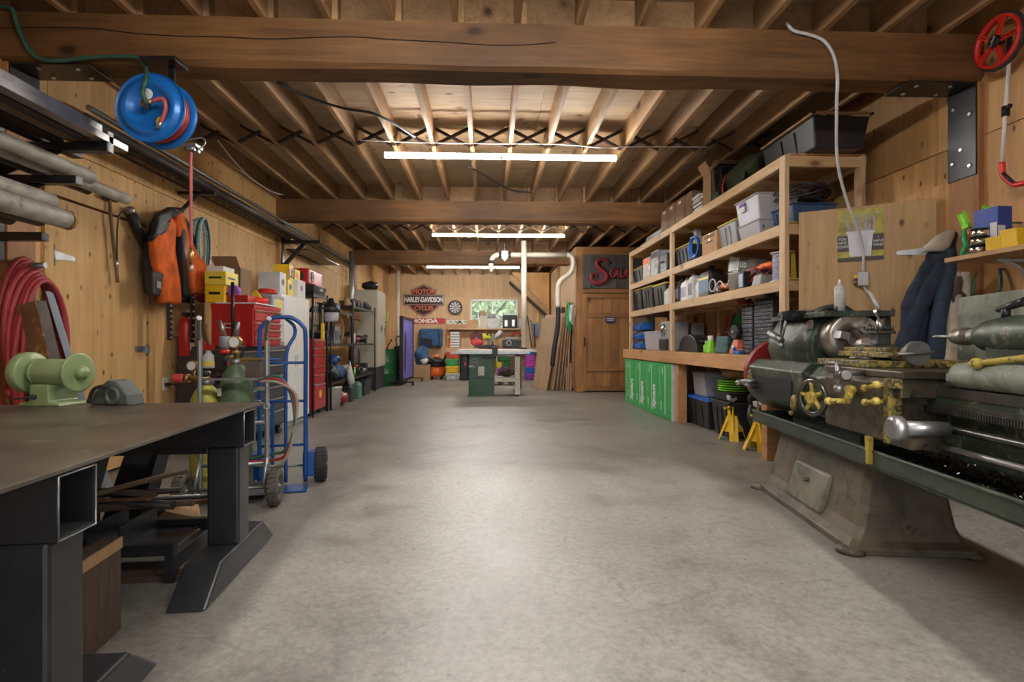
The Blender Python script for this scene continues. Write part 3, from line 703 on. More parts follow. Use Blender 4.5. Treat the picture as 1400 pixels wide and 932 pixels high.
# spindle nose and 3-jaw chuck
SZ = 1.075; SY = .30
c0 = HX1
obj('spindle_nose', MB().rev((c0 - .02, SY, SZ), (1, SY, SZ), [(.15, 0), (.15, .03), (.11, .04), (.11, .07)], 28), m_lw, lat)
ck = obj('chuck', MB().rev((c0 + .05, SY, SZ), (2, SY, SZ), [(.10, 0), (.150, .0), (.155, .01), (.155, .10), (.140, .115), (.05, .12), (.045, .04)], 36), m_ls, lat)
for k in range(3):
    a = radians(80 + 120 * k); j = MB().at((c0 + .165, SY, SZ), rx=a).bb(0, -.022, .045, .03, .022, .135).bb(.03, -.022, .07, .055, .022, .12).bb(.055, -.02, .095, .075, .02, .12)
    obj('chuck_jaw', j, m_bright, ck)
obj('scroll_socket', MB().at((c0 + .10, SY, SZ), rx=radians(60)).cyl((0, 0, .145), (0, 0, .156), .016, n=10), m_lw, ck)
# carriage: saddle, apron, cross slide, compound, tool post
ax0, az0 = LP(1128, 560, .0); ax1, az1 = LP(1216, 520, .0)
print('apron', ax0, az0, ax1, az1)
apr = obj('apron', MB().prism([(.0, .60), (.0, .86), (.03, .885), (.22, .885), (.22, .60), (.05, .575)], ax0, ax1, 'x'), m_lb, lat, bev=.006)
obj('apron_trim', MB().bb(ax1 - .035, -.006, .59, ax1 + .004, .05, .85).bb(ax1 - .035, -.006, .845, ax1 + .05, .03, .885), m_ly, lat)
obj('saddle', MB().bb(ax0 - .06, .02, .885, ax1 + .06, .66, .92).bb(ax1, .02, .80, ax1 + .05, .2, .885), m_lb, lat, bev=.006)
ta = LP(1238, 528, .02)
obj('thread_dial_bracket', MB().bb(ax1 + .03, -.02, .64, ax1 + .2, .08, .665).prism([(ax1 + .06, .60), (ax1 + .2, .60), (ax1 + .23, .72), (ax1 + .18, .72), (ax1 + .06, .63)], -.03, .10, 'y'), m_lb, lat, bev=.004)
def bar_handle(c, L, ang, mt, r=.011):
    c = Vector(c); e = Vector((cos(ang), 0, sin(ang))) * L / 2
    return obj('ball_handle', MB().cyl(c - e, c + e, r * .9, n=8).cyl(c + Vector((0, .06, 0)), c, r, n=8).ball(c - e, r * 1.6, 10, 6).ball(c + e, r * 1.7, 10, 6), mt, lat)
q = LP(1190, 528, -.06); bar_handle((q[0], -.06, q[1]), .10, radians(14), m_ly2)
q = LP(1190, 549, -.06); bar_handle((q[0], -.06, q[1]), .09, radians(10), m_ly2)
q = LP(1163, 533, -.02); r_ = LP(1152, 548, -.10); q0 = LP(1130, 548, -.14)
obj('crank', MB().ball((q[0], -.02, q[1]), .03, 12, 8).cyl((q[0], -.02, q[1]), (r_[0], -.08, r_[1]), .022, .016, 10).cyl((r_[0], -.08, r_[1]), (q0[0], -.13, q0[1]), .013, .015, 10).ball((q0[0], -.13, q0[1]), .02, 10, 6), m_ly2, lat)
q = LP(1146, 503, -.10); r_ = LP(1173, 502, -.16)
obj('cross_feed_crank', MB().cyl((q[0] - .0, .02, .90), (q[0], -.09, .90), .017, n=12).cyl((q[0] - .10, -.10, .945), (q[0] + .01, -.10, .945), .009, n=8).ball((q[0] - .10, -.10, .945), .017, 10, 6).cyl((q[0] - .005, -.10, .945), (q[0], -.10, .83), .012, n=8).ball((q[0], -.10, .82), .022, 10, 6), m_steel, lat)
obj('crank_grip', MB().rev((q[0] + .0, -.11, .885), (q[0] + .3, -.16, .905), [(.016, 0), (.024, .05), (.026, .1), (.03, .14), (.022, .155)], 14), m_lw, lat)
q = LP(1197, 582, .02); obj('half_nut_lever', MB().prism([(q[0] - .02, .60), (q[0] + .02, .60), (q[0] + .012, .47), (q[0] - .008, .47)], -.02, .0, 'y'), m_ly2, lat)
c1 = LP(1165, 475, .16); c2 = LP(1228, 475, .16)
print('compound', c1, c2)
csx0, csx1 = c1[0] - .20, c2[0] - .16
obj('cross_slide', MB().bb(csx0, .06, .9205, csx1 + .09, .60, .955), m_ly, lat, bev=.005)
obj('swivel_base', MB().cyl(((csx0 + csx1) / 2, .24, .955), ((csx0 + csx1) / 2, .24, .97), .10, n=28), m_lw, lat)
obj('compound_slide', MB().bb(csx0 + .0, .18, .97, csx1 + .05, .36, 1.00).bb(csx0 + .02, .20, 1.00, csx1 + .0, .34, 1.022), m_ly, lat, bev=.004)
obj('compound_handle', MB().cyl((csx1 + .05, .26, .995), (csx1 + .13, .26, .995), .03, n=14).cyl((csx1 + .12, .26, .995), (csx1 + .15, .26, .995), .06, n=24).cyl((csx1 + .155, .16, .99), (csx1 + .155, .33, 1.0), .008, n=8), m_steel, lat)
tp = Vector(((csx0 + csx1) / 2 + .02, .28, 1.022))
obj('tool_post', MB().bb(tp.x - .055, .225, 1.022, tp.x + .055, .335, 1.038).bb(tp.x - .055, .225, 1.095, tp.x + .055, .335, 1.112).bb(tp.x - .035, .245, 1.038, tp.x + .035, .315, 1.095), m_lw, lat, bev=.003)
tb = MB()
for dx in (-.042, -.014, .014, .042):
    for y in (.238, .322): tb.cyl((tp.x + dx, y, 1.112), (tp.x + dx, y, 1.136), .007, n=6)
obj('tool_post_bolts', tb, m_lw, lat); obj('cutting_tool', MB().bb(tp.x - .10, .235, 1.042, tp.x + .03, .252, 1.06), m_bright, lat)
obj('tool_post_lever', MB().cyl((tp.x, .28, 1.11), (tp.x, .28, 1.175), .017, n=12).cyl((tp.x, .28, 1.165), (tp.x + .10, .20, 1.215), .007, .008, 8), m_bright, lat)
q = LP(1253, 547, -.04); obj('carriage_crank', MB().cyl((q[0], -.10, .70), (q[0], .08, .70), .032, .026, 20).rev((q[0], -.10, .70), (q[0], -.2, .70), [(.05, 0), (.052, .03), (.035, .045)], 20), m_steel, lat)
# tailstock
T0 = LP(1348, 460, .30); tX = T0[0]; print('tail', T0)
tsR = []
for x, rr in ((tX - .02, .05), (tX + .02, .065), (tX + .12, .08), (tX + .5, .085)): tsR.append([(x, SY + rr * cos(2 * pi * k / 18), SZ - .0 + rr * sin(2 * pi * k / 18)) for k in range(18)])
obj('tailstock', MB().rings(tsR).prism([(tX + .05, BT + .05), (tX + .09, SZ), (tX + .5, SZ), (tX + .5, BT + .05)], .24, .36, 'y'), m_lg, lat, bev=.006)
obj('tailstock_base', MB().bb(tX - .02, .15, BT + .02, tX + .55, .48, BT + .06).cyl((tX - .0, .20, BT + .05), (tX + .5, .20, BT + .05), .055, n=18), m_lf if 0 else m_splash, lat, bev=.008)
obj('quill', MB().cyl((tX - .07, SY, SZ), (tX, SY, SZ), .034, n=16), m_steel, lat)
obj('drill_chuck', MB().rev((tX - .20, SY, SZ), (tX, SY, SZ), [(.012, 0), (.030, .015), (.036, .035), (.036, .06), (.039, .062), (.039, .10), (.034, .105), (.034, .125), (.026, .13)], 20), m_ls, lat)
obj('drill_bit', MB().rings([[(tX - .32 + .13 * i / 24, SY + .008 * (1 + .3 * cos(2 * (2 * pi * k / 8 + i))) * cos(2 * pi * k / 8), SZ + .008 * (1 + .3 * cos(2 * (2 * pi * k / 8 + i))) * sin(2 * pi * k / 8)) for k in range(8)] for i in range(25)]), m_steel, lat)
q = LP(1380, 432, .30); obj('quill_lock', MB().cyl((tX + .13, .28, SZ + .07), (tX + .13, .28, SZ + .11), .015, n=10).cyl((tX + .09, .28, SZ + .105), (tX + .22, .28, SZ + .13), .012, .018, 10), m_blk2, lat)
# second clamp lever in front of tailstock
q = LP(1335, 497, .15); r_ = LP(1375, 489, .15)
obj('clamp_lever', MB().cyl((q[0], .15, q[1]), (r_[0] + .0, .22, r_[1]), .012, .014, 10).ball((q[0], .15, q[1]), .024, 12, 8), m_ly2, lat)
obj('copper_guard', MB().prism([(tX - .26, .0), (tX + .02, .0), (tX + .06, -.04), (tX + .06, -.13), (tX + .02, -.06), (tX - .1, -.02), (tX - .14, -.1), (tX - .2, -.02)][::-1], .45, .455, 'y'), mat('copper', (.32, .16, .07), .4, .6), lat, loc=(0, 0, SZ - .02))
# splash back behind the bed
s0 = LP(1311, 397, .78); s1 = LP(1308, 470, .78)
SB = MB().prism([(s0[0] + .03, 1.30), (2.3, 1.34), (2.3, .70), (s0[0] + .0, .70)], .76, .775, 'y')
obj('splash_guard', SB, m_splash, lat, bev=.004); print('splash', s0, s1)
obj('far_foot', MB().taper((2.72, .28, 0), (.5, .56), (.4, .36), .455), m_lf, lat, bev=.01)

# ---- things on and above the lathe
lw = lambda x, y, z: wm(lat) @ Vector((x, y, z))
p = LP(1147, 403, .34); q = lw(p[0], .34, HT + .001) if 0 else lw(LP(1148, 405, .36)[0], .36, HT + .001)
t = thing('spray_can', 'dirty white spray can standing on top of the lathe headstock', 'spray can', q)
obj('can', MB().lathe([(.030, 0), (.033, .004), (.033, .165), (.026, .18), (.012, .188)], 18), chip('sprayed', (.62, .6, .56), (.25, .23, .2), .6, 18), t); obj('nozzle', MB().lathe([(.010, .188), (.010, .205), (.006, .207), (.006, .22)], 12), m_white, t)
t = thing('file', 'steel files and a scraper lying on the lathe headstock lid', 'file', lw(LP(1112, 410, .25)[0], .22, HT + .006), LA)
obj('blade', MB().bb(-.12, -.012, -.005, .08, .012, .004), m_steel, t); obj('handle', MB().cyl((.08, 0, 0), (.15, .02, .004), .008, n=8), m_lw, t)
# grey conduit from the ceiling beam down to the switch box on the open door leaf
y0 = BEAMS[0] - .022
dpt = wm(d3)
bxc = None
def door3_pt(px, py, off=.05):
    n = Vector((-sin(ang3), cos(ang3), 0)); n = n if n.y < 0 else -n
    return None
# leaf face plane toward camera
nrm = (dpt.to_3x3() @ Vector((0, 1, 0))); 
def D3(px, py, off):
    d = ray(px, py); c = Vector((0, 0, CH)); p0 = dpt @ Vector((0, off, 0)); k = (p0 - c).dot(nrm) / d.dot(nrm); return dpt.inverted() @ (c + d * k)
OFFS = .045 if (dpt.inverted() @ Vector((0, 0, 1))).y > .04 else -.045
print('door side', dpt.inverted() @ Vector((0, 0, 1)), OFFS)
sb = D3(1180, 380, .08); sbw = dpt @ sb
pts = [atY(px, py, y0) for px, py in ((1075, 31), (1085, 42), (1105, 47), (1125, 55), (1138, 72), (1144, 95), (1145, 116))]
e_ = pts[-1]; Zt = sbw.z + .045
mid = [e_.lerp(Vector((sbw.x, sbw.y, Zt)), f) for f in (.15, .35, .55, .75, .9)]
for i, (px, py) in enumerate(((1144, 150), (1145, 220), (1158, 275), (1174, 315), (1180, 345))):
    d_ = mid[i].y; mid[i] = atY(px, py, e_.y + (sbw.y - e_.y) * (.15, .45, .7, .85, .95)[i])
tag(obj('conduit', MB().tube(sm(pts + mid + [Vector((sbw.x, sbw.y, Zt))]), .0105, 8), m_lgray), 'light gray flexible conduit looping from the nearest beam down to the switch box', 'conduit')
t = thing('switch_box', 'small gray switch box with red button on the open plywood door', 'switch', sbw, ang3)
obj('box', MB().bb(-.035, -.028, -.06, .035, .03, .045), m_lgray, t, bev=.006)
fs = .034
obj('button_panel', MB().bb(.036, -.02, -.045, .062, .02, -.005), m_blk2, t); obj('red_button', MB().cyl((.05, fs - .014, -.03), (.05, fs - .006, -.03), .008, n=10), m_red2, t)
obj('yellow_label', MB().bb(.037, -.015, 0, .06, .018, .025), m_yellow, t)
e2 = lw(HX1 + .14, .46, HT + .02)
tag(obj('power_cable', MB().tube(sm([sbw + Vector((0, 0, -.06)), sbw + Vector((.01, -.03, -.10)), sbw.lerp(e2, .5) + Vector((0, 0, -.02)), e2 + Vector((-.03, .0, .03)), e2 + Vector((0, 0, -.02))]), .011, 8), m_lgray), 'gray power cable running from the switch box to the lathe motor', 'cable')
# humorous poster on the door leaf (figure left generic)
pa = D3(1142, 287, .045); pb = D3(1210, 357, .045)
pw, ph = abs(pb.x - pa.x), 0; pw = .30; ph = .395
pc_ = D3(1176, 321, .05); po = thing('poster', 'yellow poster of a white bucket with dark text bands on open door', 'poster', dpt @ Vector((pc_.x, .050, pc_.z)), ang3 + pi)
m_pb = mat('poster_yellow', (.42, .36, .04), .5, 0, .5, 12); m_pk = mat('poster_dark', (.045, .03, .03), .5, 0, .1); m_pw = mat('poster_white', (.72, .74, .80), .5, 0, .08); m_pt = mat('poster_pale', (.45, .42, .22), .5, 0, .2); m_ph = mat('poster_skin', (.42, .34, .36), .5, 0, .3, 30)
obj('sheet', MB().bb(-pw / 2, -.003, -ph / 2, pw / 2, 0, ph / 2), m_pb, po)
obj('dark_band', MB().bb(-pw / 2, -.0045, -ph * .31, pw / 2, -.003, ph * .0).bb(-pw / 2, -.0045, -ph / 2, pw / 2, -.003, -ph * .43), m_pk, po)
obj('bucket_print', MB().prism([(-.085, .02), (.085, .02), (.068, -.165), (-.068, -.165)], -.006, -.0045, 'y').prism([(-.092, .03), (.092, .03), (.092, .012), (-.092, .012)], -.0065, -.0045, 'y'), m_pw, po)
fg = MB()
for i, (x, hh, a) in enumerate(((-.07, .09, -.2), (-.035, .12, -.08), (-.005, .135, 0), (.03, .12, .12), (.06, .10, .2), (.08, .12, .05))):
    fg.at((x, -.0046, .03), ry=a).prism([(-.012, 0), (.012, 0), (.011, hh * .8), (0, hh), (-.011, hh * .8)], -.001, 0, 'y')
obj('fingers_print', fg, m_ph, po)
text('title_print', 'BUCKET', .085, m_pt, po, (0, -.006, .135), (pi / 2, 0, 0), .0004, .85)
for tx, xx in (('YOU\nHAVE\nYOURS', -.118), ('I\nHAVE\nMINE!', .118)): text('words', tx, .03, m_white, po, (xx, -.006, -.055), (pi / 2, 0, 0), .0004, .85)
bb_ = MB()
random.seed(5)
for k in range(7): bb_.rev((random.uniform(-.14, .14), -.004, random.choice((-.15, -.16, .02, -.14, .03))), (0, -1, 0), [(.011, 0), (.012, .001), (.008, .001)], 12) if 0 else None
# =====================================================================  RIGHT WALL, NEAR
# steel corner brackets of the nearest beam
def bolt(mb, p, ax, r=.016):
    p = Vector(p); mb.cyl(p, p + Vector(ax) * .010, r, r * .7, 10)
for sgn, xw, lab in ((1, XR - .04, 'black steel corner bracket bolted under the right end of nearest beam'), (-1, XL + .055, 'black steel corner bracket bolted under the left end of nearest beam')):
    t = thing('beam_bracket', lab, 'bracket', (xw, BEAMS[0] + .125, 2.80), group='steel corner brackets of the nearest beam')
    e = -sgn
    if sgn == 1: obj('vertical_plate', MB().bb(0, -.115, -.62, e * .010, .115, 0), m_blk2, t, bev=.002)
    else: obj('vertical_plate', MB().bb(0, -.115, -.30, e * .010, .115, 0), m_blk2, t, bev=.002)
    obj('horizontal_plate', MB().bb(0, -.115, -.010, e * .48, .115, 0), m_blk2, t, bev=.002)
    bs = MB(); bolt(bs, (0, 0, 0), (0, 0, 1)); bsrc = None
    def putb(p_, r_):
        global bsrc_
        if bsrc_ is None: bsrc_ = obj('bolt', bs, m_bright, t, loc=p_, rot=r_)
        else: inst(bsrc_, 'bolt', t, p_, r_)
    bsrc_ = None
    for z, y in (((-.12, .06), (-.2, -.07), (-.42, .0), (-.5, .07), (-.55, -.07)) if sgn == 1 else ((-.12, .05), (-.22, -.05))): putb((e * .01, y, z), (0, e * pi / 2, 0))
    for x, y in ((.14, -.06), (.14, .06), (.38, -.06), (.38, .06)): putb((e * x, y, -.010), (pi, 0, 0))
# measuring wheel hanging on the right wall
p = atX(1363, 57, 3.19)
t = thing('measuring_wheel', 'red spoked measuring wheel on a silver pole hung on right wall', 'measuring wheel', (p.x, p.y, p.z))
Rw = .16
obj('tyre', MB().torus((0.02, 0, 0), Rw, .014, 'x', 40, 8), m_rubber, t)
obj('rim', MB().rev((-.012, 0, 0), (1, 0, 0), [(Rw - .004, 0), (Rw - .004, .045), (Rw - .02, .045), (Rw - .02, 0)], 40, False, True), m_red2, t)
for k in range(5):
    a = 2 * pi * k / 5 + .35; b_ = MB()
    b_.at((0, 0, 0), rx=a).bb(-.014, -.013, .03, .004, -.004, Rw - .012).bb(-.014, .004, .03, .004, .013, Rw - .012); obj('spoke', b_, m_red2, t)
obj('hub', MB().rev((-.03, 0, 0), (1, 0, 0), [(.034, 0), (.038, .01), (.038, .04)], 20), m_blk2, t)
text('hub_lettering', 'Lufkin', .026, m_white, t, (-.032, 0, 0), (pi / 2, radians(-60), -pi / 2), .0004)
pe = atX(1370, 222, 3.21); pp = atX(1377, 78, 3.21)
e_ = pe - p; b_ = pp - p
obj('pole', MB().cyl((.035, b_.y, b_.z), (.02, e_.y, e_.z), .011, n=12), m_white, t)
obj('fork', MB().bb(.03, b_.y - .012, -.0, .045, b_.y + .012, b_.z + .02).bb(-.0, -.01, -.012, .045, .012, .012), m_blk2, t)
cz = atX(1374, 152, 3.21) - p; obj('clamp', MB().cyl((.025, cz.y, cz.z - .03), (.025, cz.y, cz.z + .03), .022, n=12).cyl((.02, cz.y - .01, cz.z), (-.0, cz.y - .05, cz.z + .01), .012, n=10).ball((.0, cz.y - .05, cz.z + .01), .016, 8, 6), m_blk2, t)
h1 = atX(1372, 240, 3.21) - p; h2 = atX(1388, 252, 3.21) - p; h3 = atX(1408, 247, 3.21) - p
obj('handle', MB().tube(sm([e_ + Vector((.0, 0, 0)), h1, h2, h3]), .017, 8), m_red2, t); obj('grip', MB().tube([h1 + Vector((-.012, -.01, .012)), h2 + Vector((-.012, 0, .012))], .010, 8), m_black, t)
# wall shelf with its bracket
sx = 2.86; a = atX(1291, 352, sx); ZS = 1.575
t = thing('wall_shelf', 'wooden wall shelf on a gray metal bracket beside the open door', 'shelf', (XR, a.y, ZS))
obj('shelf_board', MB().bb(sx - XR, -1.5, -.028, 0, 0, 0), wood('shelf_board', (.55, .32, .15), (.42, .22, .09), 'y', 5, .6, True), t, bev=.002)
obj('bracket', MB().bb(-.30, -.20, -.045, -.0, -.16, -.030).bb(-.012, -.20, -.25, 0, -.16, -.03).tube(sm([(-.26, -.18, -.04), (-.16, -.18, -.07), (-.10, -.18, -.14), (-.02, -.18, -.22)]), .010, 6), m_lgray, t)
def onshelf(px, X=2.95): return atX(px, 350, X).y
# spools of wire
for i, (px, z, lab) in enumerate(((1337, 0, 'bottom spool of solder wire in the stack on wall shelf'), (1337, .05, 'middle spool of solder wire in the stack on wall shelf'), (1338, .10, 'top spool of solder wire in the stack on wall shelf'))):
    t = thing('wire_spool', lab, 'spool', (2.92 + .004 * i, onshelf(px, 2.92), ZS + z), group='solder spools stacked on the wall shelf')
    obj('flange', MB().lathe([(.047, 0), (.047, .004), (.03, .005)], 22), m_blk2, t); obj('flange', MB().lathe([(.03, .044), (.047, .045), (.047, .049)], 22), m_blk2, t); obj('wire_winding', MB().lathe([(.035, .004), (.04, .008), (.04, .041), (.035, .045)], 22), m_dvd, t)
t = thing('rusty_cup', 'small rusty tin between solder spools and yellow bins', 'tin', (2.94, onshelf(1357, 2.94), ZS)); obj('can', MB().lathe([(.030, 0), (.030, .085), (.026, .085), (.026, .01)], 16), mat('stained_tin', (.5, .42, .33), .6, .2, .5, 30), t)
for px, z0, lab in ((1375, 0, 'lower yellow plastic parts bin on wall shelf'), (1396, .0, 'larger yellow plastic parts bin at right end of wall shelf')):
    t = thing('parts_bin', lab, 'bin', (2.95, onshelf(px, 2.95), ZS), rz=pi / 2, group='yellow bins on the wall shelf')
    hh = .075 if px == 1375 else .10
    obj('bin_body', MB().prism([(-.07, 0), (-.08, hh * .55), (-.05, hh * .62), (-.04, hh), (.08, hh), (.07, 0)], -.05, .05, 'x'), m_yellow, t, bev=.004); obj('label_lip', MB().bb(-.035, -.085, hh * .3, .035, -.078, hh * .55), m_ylid, t)
t = thing('blue_box', 'tall blue cardboard box with a white label on wall shelf', 'box', (3.06, onshelf(1357, 3.06) , ZS), rz=.1)
obj('box', MB().bb(-.05, -.075, 0, .05, .075, .285), mat('box_blue', (.02, .06, .32), .5, 0, .1), t, bev=.002); obj('label', MB().bb(-.052, -.07, .03, -.050, -.03, .19).bb(-.05, -.0765, .03, -.0, -.075, .17), m_paper, t)
# green ratchet straps with lime buckles
for i, (px, rz, z) in enumerate(((1320, -.35, 0), (1340, .35, .02))):
    c = atX(px, 290, 3.05); t = thing('ratchet_strap', ['lime green buckle strap leaning left above the solder spools', 'lime green buckle strap leaning right beside the blue box'][i], 'strap', (3.06, c.y, ZS + .02), group='green straps above the wall shelf')
    obj('buckle', MB().at((0, 0, .18), rx=rz).bb(-.012, -.026, 0, .012, -.018, .12).bb(-.012, .018, 0, .012, .026, .12).bb(-.012, -.026, .0, .012, .026, .03).bb(-.01, -.012, .02, .004, .012, .11), m_lime, t, bev=.004); obj('hook', MB().cyl((0, 0, .19), (XR - 3.06, 0, .20), .007, n=6), m_steel, t)
    obj('webbing', MB().at((0, 0, 0), rx=rz * .3).tube(sm([(0, 0, .19), (.01, .02, .12), (-.02, -.02, .07), (-.01, .02, .02), (.02, .0, -.01 + .02)]), .014, 6), m_limeg, t)
t = thing('webbing_strap', 'dark green webbing strap hanging in a loop under the wall shelf', 'strap', (XR, onshelf(1330, 3.2), 1.50)); obj('webbing', MB().tube(sm([(-.03, -.10, .02), (-.05, -.12, -.12), (-.05, -.02, -.24), (-.05, .08, -.14), (-.03, .06, .02)]), .012, 6), m_green, t); obj('hook', MB().cyl((0, -.10, .02), (-.04, -.10, .02), .008, n=6), m_steel, t); obj('hook', MB().cyl((0, .06, .02), (-.04, .06, .02), .008, n=6), m_steel, t)

# hanging work clothes
def garment_tube(pts, radii, n=14, fold=.12, seed=0, flat=.6):
    P = sm(pts, 6); m = len(P); R = []
    for i, p in enumerate(P):
        f = i / (m - 1) * (len(radii) - 1); k = min(int(f), len(radii) - 2); r = radii[k] + (radii[k + 1] - radii[k]) * (f - k)
        row = []
        for j in range(n):
            a = 2 * pi * j / n; q = r * (1 + fold * noise.noise(Vector((cos(a) * 1.6 + seed, sin(a) * 1.6, i * .22 + seed))) * 2)
            row.append((p.x + cos(a) * q, p.y + sin(a) * q * flat, p.z))
        R.append(row)
    return MB().rings(R)
hk = atY(1303, 312, 3.78)
def G(px, py, dy=0): return atY(px, py, 3.74 + dy)
t = thing('coveralls', 'dark blue coveralls hanging by the collar beside the open plywood door', 'coveralls', hk)
L_ = lambda v: v - hk
obj('body', garment_tube([L_(G(1296, 318)), L_(G(1288, 345)), L_(G(1278, 365)), L_(G(1268, 400)), L_(G(1258, 440)), L_(G(1250, 500))], [.05, .08, .11, .13, .13, .13], 24, .28, 1), m_navy, t)
obj('sleeve', garment_tube([L_(G(1292, 345, -.05)), L_(G(1270, 400, -.06)), L_(G(1248, 440, -.07)), L_(G(1242, 500, -.06))], [.045, .06, .055, .06], 14, .18, 3), m_navy, t)
obj('sleeve', garment_tube([L_(G(1300, 340, -.06)), L_(G(1296, 375, -.08)), L_(G(1284, 430, -.1)), L_(G(1278, 500, -.08))], [.035, .05, .055, .06], 14, .18, 5), mat('faded_navy', (.03, .05, .085), .85, 0, .4, 10, .3), t)
t = thing('leather_hood', 'pale beige hood draped over the top of blue coveralls', 'hood', G(1288, 325, -.02)); o_ = G(1288, 325, -.02)
obj('cloth', garment_tube([G(1300, 314, -.05) - o_, G(1290, 325, -.05) - o_, G(1281, 338, -.04) - o_, G(1276, 344, -.03) - o_], [.03, .075, .095, .08], 16, .1, 9, .35), m_cloth, t)
t = thing('work_trousers', 'dirty beige work trousers hanging behind the blue coveralls', 'trousers', G(1312, 372, .06)); o_ = G(1312, 372, .06)
obj('leg', garment_tube([G(1306, 372, -.06) - o_, G(1305, 410, -.08) - o_, G(1302, 450, -.08) - o_, G(1300, 500, -.08) - o_], [.04, .06, .055, .06], 14, .2, 11), m_cloth, t)
obj('leg', garment_tube([G(1318, 372, -.06) - o_, G(1318, 410, -.08) - o_, G(1318, 450, -.08) - o_, G(1314, 500, -.08) - o_], [.04, .055, .06, .055], 14, .2, 13), m_cloth, t)
t = thing('leather_glove', 'brown leather work glove hanging between coveralls and trousers', 'glove', G(1308, 390, -.1)); obj('cuff', garment_tube([(0, 0, .06), (.005, 0, -.01), (-.005, 0, -.06)], [.03, .032, .035], 12, .15, 2), m_rough, t)
fg = MB()
for k, (x, l) in enumerate(((-.027, .07), (-.009, .085), (.009, .08), (.027, .06))): fg.tube(sm([(x, 0, -.05), (x * 1.1, -.008, -.06 - l * .5), (x * 1.15, -.002, -.06 - l)]), .009, 6)
fg.tube([(.03, 0, -.04), (.05, -.01, -.07), (.052, -.012, -.09)], .009, 6); obj('fingers', fg, m_rough, t)
# =====================================================================  RIGHT SHELVING AND WORKBENCH
SXF = 2.45
yN = atX(1069, 300, SXF).y; yM = atX(917, 380, SXF).y; yE = atX(861, 400, SXF).y
sh = thing('shelving_unit', 'tall open lumber shelving of new two by fours along right wall', 'shelving', (SXF, yN, 0))
def SB(*a): return MB().bb(a[0] - SXF, a[1] - yN, a[2], a[3] - SXF, a[4] - yN, a[5])
ZT = atX(1060, 219, SXF).z
LV = [1.57, 2.04, ZT]
for y, zt, zb in ((yN, ZT, .93), (yM, ZT, .93), (yE, ZT, .93)):
    obj('upright', SB(SXF - .0, y - .045, zb, SXF + .04, y + .045, zt), m_studz, sh, bev=.003)
    obj('upright', SB(3.10, y - .045, zb, 3.14, y + .045, zt), m_studz, sh, bev=.003)
for z in LV:
    h = .09
    for a, b in ((yN + .046, yM - .046), (yM + .046, yE - .046)): obj('front_rail', SB(SXF, a, z - h, SXF + .04, b, z), m_stud, sh, bev=.003)
    obj('back_rail', SB(3.1405, yN - .045, z - h, 3.144, yE + .04, z), m_stud, sh)
    for y in (yN, yM, yE): obj('cross_rail', SB(SXF + .041, y - .019, z - h, 3.099, y + .019, z), m_studx, sh)
    n = 4
    for i in range(1, n): yy = yN + (yM - yN) * i / n; obj('cross_rail', SB(SXF + .041, yy - .019, z - h, 3.14, yy + .019, z), m_studx, sh)
    for a, b in ((yN - .04, (yN + yM) / 2), ((yN + yM) / 2, yM + .8), (yM + .8, yE + .04)):
        obj('shelf_deck', SB(SXF + .045, a + .002, z + .001, 3.14, b - .002, z + .013), m_plyR, sh)
ZB = .925
wb = thing('workbench', 'long fir workbench under the shelving with a thick front beam', 'workbench', (SXF, 5.0, 0))
def WB(*a): return MB().bb(a[0] - SXF, a[1] - 5.0, a[2], a[3] - SXF, a[4] - 5.0, a[5])
bn = atX(1043, 487, SXF - .04).y; bf = atX(852, 480, SXF - .04).y
obj('front_beam', WB(SXF - .04, bn, ZB - .15, SXF - .001, bf, ZB), m_bench, wb, bev=.004)
obj('end_beam', WB(SXF, bn, ZB - .15, 3.135, bn + .04, ZB - .001), m_bench, wb, bev=.004)
for a, b in ((bn, 6.6), (6.6, 8.4), (8.4, bf)): obj('top_board', WB(SXF, a + .042 if a == bn else a + .002, ZB - .02, 3.135, b - .002, ZB), m_bench, wb)
for y in (bn + .06, atX(926, 560, SXF + .01).y): obj('leg', WB(SXF + .002, y - .05, 0, SXF + .12, y + .05, ZB - .021), m_bench, wb, bev=.004)
obj('leg', WB(3.03, bn + .05, 0, 3.13, bn + .15, ZB - .021), m_bench, wb, bev=.004)
for y in (6.1, 7.0, 7.9, 8.8): obj('stud', MB().bb(3.145 - XR, y - .045, .1, -.006, y + .045, 3.0), m_studz, wallR, loc=(XR, 0, 0))

# ---------- item builders (origin at the base centre, front faces -x) ----------
def tote(name, label, cat, loc, L, W, H, mb_, ml, group=None, rz=0, lid=True, ribs=3):       # L along y, W along x
    t = thing(name, label, cat, loc, rz, group)
    b = MB().taper((0, 0, 0), (W * .80, L * .86), (W * .94, L * .95), H * .92)
    o = obj('tub', b, mb_, t, bev=min(.012, H * .06))
    for i in range(ribs):
        y = (i - (ribs - 1) / 2) * L * .24
        obj('rib', MB().prism([(-W * .40 - .008, .02 * H), (-W * .40 + .02, .02 * H), (-W * .47 + .02, H * .78), (-W * .47 - .008, H * .78)], y - L * .035, y + L * .035, 'y'), mb_, t)
    if lid: obj('lid', MB().bb(-W / 2, -L / 2, H * .91, W / 2, L / 2, H * .96).bb(-W * .44, -L * .44, H * .96, W * .44, L * .44, H), ml, t, bev=.006)
    else: obj('rim', MB().bb(-W / 2, -L / 2, H * .94, W / 2, -L / 2 + .02, H).bb(-W / 2, L / 2 - .02, H * .94, W / 2, L / 2, H).bb(-W / 2, -L / 2, H * .94, -W / 2 + .02, L / 2, H).bb(W / 2 - .02, -L / 2, H * .94, W / 2, L / 2, H), ml, t)
    return t
